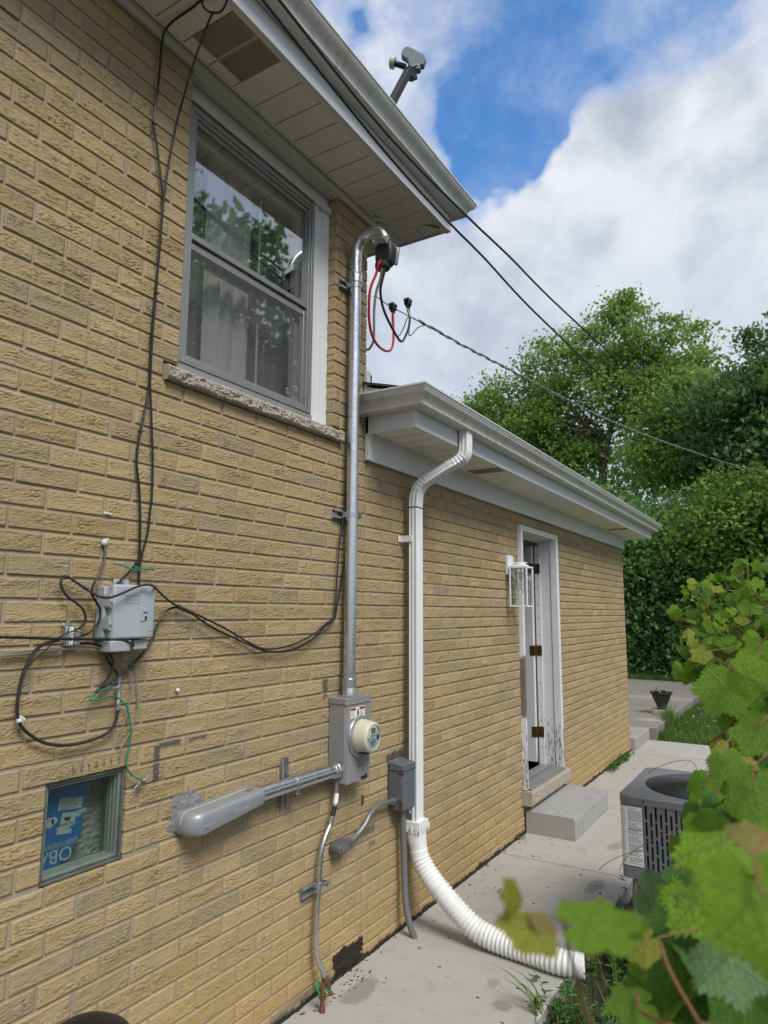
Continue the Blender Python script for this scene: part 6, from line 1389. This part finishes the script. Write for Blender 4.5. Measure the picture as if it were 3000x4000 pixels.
# moss and weeds in the wall joint near the far corner
v, q = leaf_cloud([(.03+random.uniform(0,.05), 7.55+random.uniform(0,.95), .01+random.uniform(0,.035)) for _ in range(70)]+[(.02,5.0+random.random()*.1,.02) for _ in range(3)], 7, .022, .028, .014, .8, 56); tag(np_mesh('joint_weeds', v, q, M['weed']), 'small weeds in the joint between wall and path near the far corner', 'weeds', kind='stuff')

# fallen bits of leaf along the wall joint and on the path
pts = [(abs(random.gauss(.05,.05))+.015, random.uniform(2.4,8.6), .004) for _ in range(60)]+[(random.uniform(.1,.85), random.uniform(2.4,8.6), .004) for _ in range(18)]
v, q = leaf_cloud(pts, 1, .004, .020, .011, 2.5, 57); v[:, 2] = np.clip(v[:, 2], .002, .012)
M['litter'] = leaf_mat('dry leaf litter', [(.10,.06,.03),(.20,.14,.06),(.07,.05,.03),(.12,.12,.04)], .1)
tag(np_mesh('leaf_litter', v, q, M['litter']), 'dry leaf bits scattered on the path and along the wall joint', 'leaf litter', kind='stuff')

# ================================================================== AIR CONDITIONER
ac = thing('air_conditioner', 'grey air conditioner condenser with round black fan guard and white paper label', 'air conditioner', (1.42, 4.03, -.05))
ax0, ax1, ay0, ay1, azb, azt = 1.068, 1.785, 3.675, 4.390, .375, .728
def rrect(x0, x1, y0, y1, r, n=6):
    out = []
    for cx, cy, a0 in ((x1-r, y1-r, 0), (x0+r, y1-r, 90), (x0+r, y0+r, 180), (x1-r, y0+r, 270)):
        for k in range(n+1): a = R_(a0+90*k/n); out.append((cx+r*math.cos(a), cy+r*math.sin(a)))
    return out
mb = MB()
# corner posts and rails of the cabinet shell with slotted panels on the two seen sides
T = .004
def slots_panel(o, ex, wdt, z0, z1, nrm):
    # panel with rows of upright slots, built from bars so the slots are true openings
    o, ex, nrm = Vector(o), Vector(ex), Vector(nrm); ez = Vector((0,0,1))
    ncol = int(wdt/.0222); cw = wdt/ncol
    def b(u0,u1,v0,v1): mb.obox(o+ex*((u0+u1)/2)+ez*((v0+v1)/2), ex*((u1-u0)/2), ez*((v1-v0)/2), nrm*(T/2))
    for i in range(ncol):
        sw = .0105; c = (i+.5)*cw; b(i*cw, c-sw/2, z0, z1); b(c+sw/2, (i+1)*cw, z0, z1)
        off = (.0 if i % 2 == 0 else .034); z = z1-.012-off; 
        if off: b(c-sw/2, c+sw/2, z1-.045, z1)
        zc = z1-.012-off
        b(c-sw/2, c+sw/2, z1-.012, z1) if not off else None
        while zc > z0+.03:
            z2 = max(z0+.012, zc-.068); b(c-sw/2, c+sw/2, max(z0, z2-.010), z2); zc = z2-.010
        b(c-sw/2, c+sw/2, z0, z0+.012)
def vpanel(o, ex, wdt, z0, z1, nrm):
    o, ex, nrm = Vector(o), Vector(ex), Vector(nrm); mb.obox(o+ex*wdt/2+Vector((0,0,(z0+z1)/2)), ex*wdt/2, Vector((0,0,(z1-z0)/2)), nrm*T/2)
slots_panel((ax0+.115, ay0, 0), (1,0,0), .51, azb, azt, (0,-1,0)); vpanel((ax1-.092, ay0, 0), (1,0,0), .08, azb, azt, (0,-1,0))
slots_panel((ax0, ay0+.10, 0), (0,1,0), .56, azb, azt, (-1,0,0)); vpanel((ax0, ay0+.66, 0), (0,1,0), .05, azb, azt, (-1,0,0))
# solid rounded label corner
arc = [(ax0+.115, ay0)] + [(ax0+.03-.03*math.sin(R_(a)), ay0+.03-.03*math.cos(R_(a))) for a in range(0, 91, 15)] + [(ax0, ay0+.10)]
inn = [(x+(.004 if x < ax0+.05 else 0), y+(.004 if y < ay0+.05 else 0)) for x, y in arc][::-1]
mb.prism(arc+inn, (0,0,azb-.012), (1,0,0), (0,1,0), (0,0,azt-azb+.012))
mb.box(ax1-.004, ax1, ay0+.01, ay1-.01, azb, azt); mb.box(ax0+.05, ax1-.05, ay1-.004, ay1, azb, azt)
cab_ = mb.build('cabinet', M['ac'], ac, smooth=30)
mb = MB(); mb.box(ax0+.03, ax1-.03, ay0+.03, ay1-.03, azb-.01, azt-.05); mb.build('coil', M['ac_dark'], ac, smooth=0)
# lower stand section, narrower, with the same slots
mb = MB(); slots_panel((1.20, 3.735, 0), (1,0,0), .46, .10, .37, (0,-1,0)); vpanel((1.125, 3.735, 0), (1,0,0), .075, .10, .37, (0,-1,0)); vpanel((1.125, 3.7375, 0), (0,1,0), .58, .10, .37, (-1,0,0)); mb.box(1.10,1.76,3.72,4.36,.07,.0985); mb.build('base', M['ac'], ac, smooth=0)
mb = MB(); mb.box(1.0, 1.80, 3.62, 4.42, -.10, .035); mb.box(1.15,1.74,3.76,4.33,.036,.0695); mb.box(1.16,1.72,3.77,4.32,.10,.365); mb.build('pad', M['tar'], ac, bevel=.01)
# top plate with round opening
fc, fr = (1.425, 4.035), .292
poly = rrect(ax0-.006, ax1+.006, ay0-.006, ay1+.006, .05, 8); cp = []
vs, fs = [], []; n = 96; z1_ = azt+.024
def edge_at(a):
    d = Vector((math.cos(a), math.sin(a))); lo, hi = 0, 1.2
    def inside(p):
        x, y = p; r = .05; X0, X1, Y0, Y1 = ax0-.006, ax1+.006, ay0-.006, ay1+.006
        if not (X0 <= x <= X1 and Y0 <= y <= Y1): return False
        cx = min(max(x, X0+r), X1-r); cy = min(max(y, Y0+r), Y1-r); return (x-cx)**2+(y-cy)**2 <= r*r
    for _ in range(40):
        mid = (lo+hi)/2
        if inside((fc[0]+d.x*mid, fc[1]+d.y*mid)): lo = mid
        else: hi = mid
    return (fc[0]+d.x*lo, fc[1]+d.y*lo)
for k in range(n):
    a = 2*math.pi*k/n; ex_, ey_ = edge_at(a); c_, s_ = math.cos(a), math.sin(a); px, py = (ex_-fc[0]), (ey_-fc[1]); sh_ = 1-.006/math.hypot(px, py)
    for (x, y, z) in ((fc[0]+c_*(fr-.02), fc[1]+s_*(fr-.02), z1_-.03), (fc[0]+c_*fr, fc[1]+s_*fr, z1_-.002), (fc[0]+c_*(fr+.012), fc[1]+s_*(fr+.012), z1_+.002), (fc[0]+px*sh_, fc[1]+py*sh_, z1_), (ex_, ey_, z1_-.006), (ex_, ey_, z1_-.038), (fc[0]+px*.985, fc[1]+py*.985, z1_-.038)): vs.append((x, y, z))
for k in range(n):
    for j in range(6): fs.append((k*7+j, k*7+j+1, ((k+1) % n)*7+j+1, ((k+1) % n)*7+j))
mb = MB(); mb.add(vs, fs); mb.build('top_plate', M['ac'], ac, smooth=35)
mb = MB()
for k in range(30):
    r = .018+.0093*k; zz = z1_+.003+.020*(1-(r/.29)**2); mb.tube([(fc[0]+r*math.cos(2*math.pi*i/64), fc[1]+r*math.sin(2*math.pi*i/64), zz) for i in range(65)], .0028, 6, cap=False)
for a in [R_(12+60*k) for k in range(6)]: mb.tube([(fc[0]+r*math.cos(a+.0*r), fc[1]+r*math.sin(a), z1_-.003+.016*(1-(r/.29)**2)) for r in (.02,.1,.2,.293)], .003, 6)
mb.lathe([(.03,z1_+.010),(.03,z1_+.020),(.02,z1_+.022)], (fc[0],fc[1],0), n=20); mb.build('fan_guard', M['ac_dark'], ac)
mb = MB(); mb.lathe([(.05,azt-.08),(.06,azt-.04),(.05,azt-.03)], (fc[0],fc[1],0), n=24)
for k in range(3):
    a = 2*math.pi*k/3; d = Vector((math.cos(a), math.sin(a), 0)); s2 = Vector((-d.y, d.x, 0)); o = Vector((fc[0],fc[1],azt-.06)); mb.add([o+d*.05+s2*.04+Vector((0,0,.02)), o+d*.05-s2*.04-Vector((0,0,.02)), o+d*.27-s2*.11-Vector((0,0,.03)), o+d*.27+s2*.09+Vector((0,0,.03))], [(0,1,2,3)])
mb.build('fan', M['ac_dark'], ac, recalc=False)
mb = MB(); mb.box(ax0+.036, ax0+.108, ay0-.0032, ay0-.0024, .424, .700); lbp = []
cv_ = [(ax0+.030-.0325*math.sin(R_(a)), ay0+.03-.0325*math.cos(R_(a))) for a in range(0, 60, 10)]; mb.v; 
vs = [(x, y, z) for x, y in [(ax0+.036, ay0-.0028)]+cv_ for z in (.424, .700)]; mb.add(vs, [(2*i, 2*i+1, 2*i+3, 2*i+2) for i in range(len(cv_))])
lab_ = mb.build('paper_label', M['label_white'], ac, smooth=0, recalc=False)
mb = MB(); z = .692; rl = random.Random(3)
while z > .43:
    if not (.592 < z < .600):
        wln = .062*(1-.35*(rl.random() < .25)); x = ax0+.014 if False else ax0+.040
        while x < ax0+.040+wln:
            l = rl.uniform(.004,.012); mb.box(x, min(x+l, ax0+.106), ay0-.0040, ay0-.0036, z-.0009, z+.0009); x += l+.0016
        for k in range(3):
            a0, a1 = R_(4+15*k), R_(13+15*k); f_ = lambda a: (ax0+.030-.0332*math.sin(a), ay0+.03-.0332*math.cos(a)); p, q = f_(a0), f_(a1); mb.add([(p[0],p[1],z-.0006),(q[0],q[1],z-.0006),(q[0],q[1],z+.0006),(p[0],p[1],z+.0006)], [(0,1,2,3)])
    z -= .0066 if rl.random() > .10 else .0110
mb.build('label_print', M['dark_logo'], lab_, smooth=0, recalc=False)
mb = MB(); mb.box(ax0+.038, ax0+.106, ay0-.0042, ay0-.0036, .594, .597); mb.build('label_stripe', M['blue_ink'], lab_, smooth=0)
mb = MB()
for x_, z_ in ((ax0+.118,.712+.026),(ax0+.33,.738),(ax0+.55,.738)): mb.lathe([(.006,ay0-.0065),(.006,ay0-.011)], (x_,0,z_-.004), 'Y', 6)
mb.build('screw', M['ac_dark'], ac)
lg_ = thing('conduit_stub', 'grey plastic conduit standing in the weeds against the condenser', 'conduit', (1.10, 3.70, -.05))
mb = MB(); mb.tube(smooth_path([(1.094,3.69,-.08),(1.105,3.69,.05),(1.120,3.695,.20),(1.125,3.70,.34),(1.14,3.73,.38)], .02), .0135, 14); mb.build('pipe', M['pvc_grey'], lg_)

# ================================================================== PLANTER ON BRICKS
pc = (-.028, 11.2, .215)
pt = thing('plant_pot', 'dark plastic planter stuffed with a black bag, standing on bricks by the driveway edge', 'plant pot', pc)
mb = MB(); mb.lathe([(.055,0),(.064,.004),(.068,.03),(.085,.08),(.108,.13),(.128,.18),(.138,.215),(.140,.222),(.156,.226),(.160,.236),(.160,.248),(.150,.252),(.140,.248),(.136,.225),(.10,.20)], pc, n=40); mb.build('pot', M['pot'], pt)
vs, fs = [], []; g2 = np.random.default_rng(8); n1, n2 = 40, 8
for i in range(n1):
    for j in range(n2):
        a = 2*math.pi*i/n1; r = .15*j/(n2-1)*(1+.08*math.sin(5*a)); vs.append((pc[0]+r*math.cos(a), pc[1]+r*math.sin(a), pc[2]+.238+.03*g2.random()*(1 if j > 3 else .5)+.008*math.sin(9*a)))
for i in range(n1):
    for j in range(n2-1): fs.append((i*n2+j, i*n2+j+1, ((i+1) % n1)*n2+j+1, ((i+1) % n1)*n2+j))
mb = MB(); mb.add(vs, fs); mb.build('bag', M['bag'], pt, smooth=35)
mb = MB(); mb.obox((pc[0]-.045, pc[1]-.05, pc[2]+.275), (.010,0,.004), (0,.004,0), (-.018,0,.046)); mb.build('stake', M['antenna'], pt, bevel=.002)
M['pale_brick'] = stone('pale chipped brick', (.42,.35,.24), (.25,.20,.13), 20, .6)
for k, (x, y, a, lab) in enumerate(((-.015, 11.06, 4, 'loose brick under the front of the pot, standing clear of the others'), (-.13, 11.24, 88, 'loose brick under the left of the pot'), (.10, 11.24, 84, 'loose brick under the right of the pot at the driveway edge'))):
    mb = MB(); c_, s_ = math.cos(R_(a)), math.sin(R_(a)); mb.obox((x, y, .183), (.098*c_, .098*s_, 0), (-.045*s_, .045*c_, 0), (0, 0, .031)); tag(mb.build('loose_brick', M['pale_brick'], bevel=.004), lab, 'brick', 'loose bricks under the pot')

# ================================================================== BLACK LID at the lower left
bl = thing('domed_lid', 'black domed lid just showing at the bottom left corner', 'lid', (.42, 1.12, 0))
prof = [(.001,.690),(.03,.688),(.062,.680),(.095,.660),(.122,.628),(.140,.585),(.145,.555),(.140,.550)]
mb = MB(); mb.lathe(prof[::-1], (.42,1.135,0), n=40); mb.build('lid', M['lid'], bl, smooth=60)
mb = MB(); mb.lathe([(.08,.40),(.11,.44),(.135,.50),(.140,.547)], (.42,1.135,0), n=40); mb.build('bowl', M['lid'], bl, smooth=60)
for k in range(3):
    a = 2*math.pi*k/3+.5; mb = MB(); mb.tube([(.42+.10*math.cos(a),1.135+.10*math.sin(a),.42),(.42+.19*math.cos(a),1.135+.19*math.sin(a),.0)], .011, 10); mb.build('leg', M['lid'], bl)

# ================================================================== GRAPE VINE
def grape_leaf(mb, c, nrm, tip, size, N=60, fold=.25, seed=0, flat=False):
    r0 = random.Random(seed); c = Vector(c); nz_ = Vector(nrm).normalized(); ty = Vector(tip); ty = (ty-nz_*ty.dot(nz_)).normalized(); tx = ty.cross(nz_)
    lob = [(0,1.0),(27,.80),(52,.93),(80,.70),(108,.76),(140,.62),(163,.52),(180,.16)]; lob = [(a, r*(1+r0.uniform(-.05,.05))) for a, r in lob]
    cup, wav, ph, skew = r0.uniform(-.45,.45), r0.uniform(.05,.14), r0.uniform(0,6.28), r0.uniform(-.06,.06)
    if flat: cup, wav = .08, .05
    def rad(d):
        a = abs(d)
        for (a0, q0), (a1, q1) in zip(lob[:-1], lob[1:]):
            if a0 <= a <= a1: u = (a-a0)/(a1-a0); u = u*u*(3-2*u); return q0*(1-u)+q1*u
        return .16
    rings = (.0, .30, .58, .82, 1.0); vs, uv, fs = [], [], []; S = size*.60
    def put(x, y):
        rr2 = x*x+y*y; z = cup*rr2*.5 - fold*abs(x)*.6 + wav*math.sin(3.0*math.atan2(x, y)+ph)*rr2 + wav*.5*math.sin(9*x+ph)*math.sin(8*y)*math.sqrt(rr2)
        vs.append(c + (tx*(x+skew*y)+ty*(y-.30)+nz_*z)*S); uv.append((x, y, 0))
    put(0, 0)
    for f in rings[1:]:
        for k in range(N):
            d = -178+356*k/(N-1); r = rad(d)
            if f == 1.0: r *= 1+.055*(((k) % 3)-1)*(.6 if N < 50 else 1)*(.6+.8*abs(math.sin(k*1.7+ph)))*(1 if abs(d) < 165 else 0)
            put(r*f*math.sin(R_(d)), r*f*math.cos(R_(d)))
    for k in range(N-1): fs.append((0, 1+k, 2+k))
    for j in range(len(rings)-2):
        for k in range(N-1): a = 1+j*N+k; fs.append((a, a+N, a+N+1, a+1))
    mb.add(vs, fs); mb.uv += uv
toCam = lambda p: (CAMLOC-Vector(p)).normalized()
def rnd_n(p, tilt=.8, upb=.5):
    v = toCam(p)*.9 + Vector((random.gauss(0,tilt), random.gauss(0,tilt), random.gauss(0,tilt)+upb)); return v.normalized()
SCR = (rgt, upv)
def vine(name, label, base): return thing(name, label, 'grape vine', base)
mats5 = ['lf_grape', 'lf_grape_dk', 'lf_yel', 'lf_org', 'lf_blue']
class LeafSet:
    def __init__(s): s.m = {}
    def add(s, mat, *a, **k):
        s.m.setdefault(mat, MB()); grape_leaf(s.m[mat], *a, **k)
    def done(s, parent):
        order = list(s.m); mb = MB()
        for i, k in enumerate(order):
            mb.cur = i; mb.add(s.m[k].v, s.m[k].f); mb.uv += s.m[k].uv
        return mb.build('foliage', [M[k] for k in order], parent, smooth=180, recalc=False)
VINE_FAR = [
((1.730,3.390,1.690),0.140,58,0.075),
((1.564,3.379,1.615),0.115,40,0.070),
((1.752,3.193,1.547),0.157,60,0.075),
((1.637,2.980,1.492),0.113,45,0.070),
((1.550,2.968,1.460),0.051,12,0.065),]
VINE_MID = [
((1.827,1.581,1.440),0.066,16,0.090),
((1.835,1.566,1.353),0.055,14,0.085),
((1.800,1.450,1.303),0.050,14,0.080),

((1.829,1.249,1.313),0.054,14,0.090),
((1.755,1.414,1.190),0.045,11,0.080),

((1.823,1.133,1.277),0.054,12,0.090),
((1.776,1.106,1.219),0.054,12,0.090),
((1.851,0.923,1.280),0.049,10,0.090),
((1.762,1.034,1.185),0.052,12,0.090),
((1.829,0.894,1.221),0.049,10,0.090),
((1.714,1.049,1.119),0.032,5,0.080),]
BIG = [
('a',(1.818,1.187,1.529),0.102,(-0.5,-0.9),'lf_grape'),
('b',(1.866,1.144,1.561),0.078,(0.9,-0.4),'lf_grape'),
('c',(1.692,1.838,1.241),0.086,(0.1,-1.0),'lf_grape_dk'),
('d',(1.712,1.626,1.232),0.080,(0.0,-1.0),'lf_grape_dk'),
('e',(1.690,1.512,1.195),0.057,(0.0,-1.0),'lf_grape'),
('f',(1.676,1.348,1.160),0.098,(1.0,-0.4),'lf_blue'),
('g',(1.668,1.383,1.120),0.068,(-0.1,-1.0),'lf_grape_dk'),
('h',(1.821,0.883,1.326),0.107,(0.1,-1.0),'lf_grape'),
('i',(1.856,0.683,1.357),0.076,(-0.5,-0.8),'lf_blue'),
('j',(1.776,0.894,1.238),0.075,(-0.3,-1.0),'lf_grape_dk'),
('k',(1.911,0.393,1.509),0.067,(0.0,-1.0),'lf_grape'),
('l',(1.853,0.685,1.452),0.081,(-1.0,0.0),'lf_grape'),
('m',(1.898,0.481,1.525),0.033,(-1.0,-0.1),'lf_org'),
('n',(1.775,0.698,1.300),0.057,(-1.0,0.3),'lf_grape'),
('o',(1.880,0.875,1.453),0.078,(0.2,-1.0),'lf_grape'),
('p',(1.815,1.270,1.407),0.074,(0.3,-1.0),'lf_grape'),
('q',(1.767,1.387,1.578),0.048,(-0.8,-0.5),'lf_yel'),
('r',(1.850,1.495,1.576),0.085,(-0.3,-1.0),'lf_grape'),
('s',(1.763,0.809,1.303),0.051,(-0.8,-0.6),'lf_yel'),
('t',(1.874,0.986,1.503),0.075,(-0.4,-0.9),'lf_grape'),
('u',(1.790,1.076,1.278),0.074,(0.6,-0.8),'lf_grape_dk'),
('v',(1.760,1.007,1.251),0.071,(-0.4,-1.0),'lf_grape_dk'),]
STEMS_FAR = [
([(1.584,2.978,1.728), (1.601,3.031,1.671), (1.628,3.084,1.618), (1.660,3.136,1.569), (1.698,3.188,1.525)],0.0040),
([(1.526,2.969,1.537), (1.559,2.948,1.525), (1.596,2.926,1.513), (1.656,2.907,1.503), (1.726,2.888,1.493)],0.0040),
([(1.665,3.188,1.647), (1.693,3.190,1.598), (1.726,3.192,1.564), (1.776,3.193,1.522)],0.0040),
([(1.526,3.171,1.779), (1.564,3.201,1.764), (1.626,3.233,1.751), (1.679,3.263,1.749), (1.740,3.293,1.734)],0.0030),
([(1.697,3.385,1.864), (1.697,3.388,1.811), (1.698,3.391,1.731), (1.709,3.392,1.647)],0.0030),
([(1.764,3.194,1.741), (1.787,3.196,1.697), (1.804,3.197,1.658)],0.0030),]
STEMS_MID = [
([(1.817,1.142,1.589), (1.830,1.159,1.579), (1.842,1.176,1.567), (1.857,1.192,1.548)],0.0030),
([(1.846,1.489,1.505), (1.824,1.510,1.477), (1.805,1.530,1.450), (1.773,1.547,1.412), (1.748,1.566,1.392)],0.0030),
([(1.790,1.558,1.325), (1.770,1.530,1.301), (1.749,1.502,1.281), (1.731,1.475,1.264), (1.721,1.448,1.247), (1.713,1.421,1.231)],0.0040),
([(1.737,1.437,1.276), (1.723,1.429,1.253), (1.711,1.418,1.223), (1.699,1.408,1.197), (1.687,1.395,1.166), (1.678,1.381,1.130)],0.0040),
([(1.809,0.680,1.367), (1.816,0.664,1.359), (1.828,0.648,1.349), (1.839,0.633,1.343), (1.847,0.619,1.341)],0.0030),
([(1.781,0.703,1.308), (1.789,0.684,1.304), (1.802,0.670,1.309), (1.815,0.656,1.314)],0.0030),
([(1.873,0.953,1.360), (1.861,0.942,1.371), (1.853,0.926,1.364), (1.841,0.908,1.351), (1.834,0.890,1.342)],0.0030),]
SPRIG = [(1.810,0.407,1.484), (1.811,0.411,1.466), (1.814,0.415,1.449), (1.815,0.420,1.435), (1.818,0.425,1.422)]
vb = vine('grape_vine', 'bright green grape vine clump behind the condenser against the dark trees', (2.15, 3.4, -.1))
LS = LeafSet(); mb = MB()
for (c, r, n, s) in VINE_FAR:
    for k in range(int(n*1.9)):
        d = Vector((random.gauss(0,1), random.gauss(0,1.6), random.gauss(0,1)))*r*.55; p = Vector(c)+d; dp = Vector((random.gauss(0,.8), random.gauss(0,.5), -.55+random.gauss(0,.5)))
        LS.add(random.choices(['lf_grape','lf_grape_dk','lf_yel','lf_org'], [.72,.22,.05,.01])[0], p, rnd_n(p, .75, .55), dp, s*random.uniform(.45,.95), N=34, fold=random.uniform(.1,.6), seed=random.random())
        if random.random() < .7: mb.tube(smooth_path([p, p+Vector((random.gauss(0,.01),random.gauss(0,.01),-.02)), Vector(c).lerp(p,.45)+Vector((0,0,-.03))], .02), .0014, 4, cap=False)
for pts, r in STEMS_FAR:
    P = smooth_path(pts, .02); mb.tube(P, r*.8, 6)
    for k in range(0, len(P), 2):
        p = P[k]+Vector((random.gauss(0,.022),random.gauss(0,.03),random.gauss(.01,.022))); LS.add(random.choice(['lf_grape','lf_grape','lf_yel']), p, rnd_n(p, .7, .6), (random.gauss(0,1),random.gauss(0,1),random.gauss(-.3,.6)), random.uniform(.035,.065), N=30, fold=random.uniform(.1,.6), seed=random.random())
    e = P[-1]; mb.tube(smooth_path([e, e+Vector((.15,.05,-.05)), e+Vector((.35,.05,-.5)), (2.15,3.4,-.1)], .06), r, 6)
LS.done(vb); mb.build('stem', M['petiole'], vb)
vm = vine('grape_vine', 'large leaved grape vine crowding the lower right foreground', (2.2, 1.3, -.1))
LS = LeafSet(); mb = MB()
for (c, r, n, s) in VINE_MID:
    for k in range(int(n*1.7)):
        p = Vector(c)+Vector((random.gauss(0,1)+.35, random.gauss(0,1.5)+.5, random.gauss(0,1)))*r*.62; dp = Vector((random.gauss(-.1,.5), random.gauss(0,.5), -.9+random.gauss(0,.4)))
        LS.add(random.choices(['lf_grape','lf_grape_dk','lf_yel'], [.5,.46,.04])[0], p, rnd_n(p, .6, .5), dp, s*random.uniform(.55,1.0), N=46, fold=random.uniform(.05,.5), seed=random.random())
        if random.random() < .5: mb.tube(smooth_path([p, p+Vector((.01,.01,.025)), p+Vector((.05,.04,-.01))], .02), .0016, 5, cap=False)
for nm, c, s, (tx_, tz_), mat in BIG:
    if nm in 'c': continue
    p = Vector(c); rnd = random.Random(nm); n_ = (toCam(p)*1.0+Vector((rnd.gauss(0,.3), rnd.gauss(0,.3), .35+rnd.gauss(0,.2)))).normalized()
    if nm in 'mln': n_ = (toCam(p)*.45+Vector((0,0,1))).normalized()
    tip = rgt*tx_+upv*tz_; s = s*.88; LS.add(mat, p, n_, tip, s, N=110, fold=rnd.uniform(.1,.4), seed=nm)
    b_ = p-tip.normalized()*s*.22; mb.tube(smooth_path([b_, b_-tip.normalized()*s*.35-n_*s*.2, b_-tip.normalized()*s*.7-n_*s*.35+Vector((.02,.02,0))], .01), .0010, 6, cap=False)
for pts, r in STEMS_MID:
    P = smooth_path(pts, .01); mb.tube(P, r*.55, 8)
    e = P[-1]; mb.tube(smooth_path([e, e+Vector((.06,.04,-.03)), e+Vector((.2,.08,-.35)), (2.2,1.3,-.1)], .06), r*.8, 6)
LS.done(vm); mb.build('stem', M['petiole_red'], vm)
# tendrils
for a, d in (((1.66,1.40,1.20),(-1,.2,.1)),((1.70,1.42,1.24),(-1,0,-.2)),((1.72,1.6,1.33),(-1,.2,.3)),((1.53,3.17,1.79),(-1,.1,.3))):
    mb = MB(); a = Vector(a); P = [a+Vector(d)*.11*u+Vector((.012*math.sin(7*u), .01*math.cos(5*u), -.05*u*u+.012*math.sin(6*u))) for u in [k/14 for k in range(15)]]; mb.tube(P, .0007, 5); mb.build('tendril', M['petiole_red'], vm if a.y < 2.5 else vb)
vn = vine('grape_shoot', 'blurred young grape shoot close to the lens crossing the white hose', (2.05, .55, -.1))
LS = LeafSet(); mb = MB(); P = smooth_path(SPRIG, .005); mb.tube(P, [.0010+.0008*i/len(P) for i in range(len(P))], 8)
e = P[-1]; mb.tube(smooth_path([e, e+Vector((.01,.01,-.04)), e+Vector((.08,.03,-.3)), (2.05,.55,-.1)], .04), .0018, 6)
top = P[0]
def scr(dx, dy, dz=0): return top+rgt*dx+upv*dy-fwd*dz
LS.add('lf_yel', scr(-.024,-.004,.005), (rgt*.25+upv*.95-fwd*.14), -rgt-upv*.35, .040, N=60, fold=.15, seed='s1', flat=True)
LS.add('lf_org', scr(-.013,-.004,.0), (rgt*.35+upv*.8-fwd*.3), -rgt*.9-upv*.5, .020, N=60, fold=.5, seed='s2')
LS.add('lf_yel', scr(-.028,.016,.004), (rgt*.6+upv*.3-fwd*.6), -rgt*.4+upv, .020, N=60, fold=.6, seed='s3')
LS.add('lf_grape', scr(.020,-.001,.006), (-rgt*.05+upv*.99-fwd*.10), rgt*1.0+upv*.02, .050, N=60, fold=.06, seed='s4', flat=True)
LS.add('lf_grape', scr(.038,-.004,.0), (upv*.95-fwd*.2), rgt*.9-upv*.3, .024, N=60, fold=.2, seed='s5', flat=True)
LS.done(vn); mb.build('stem', M['petiole'], vn)
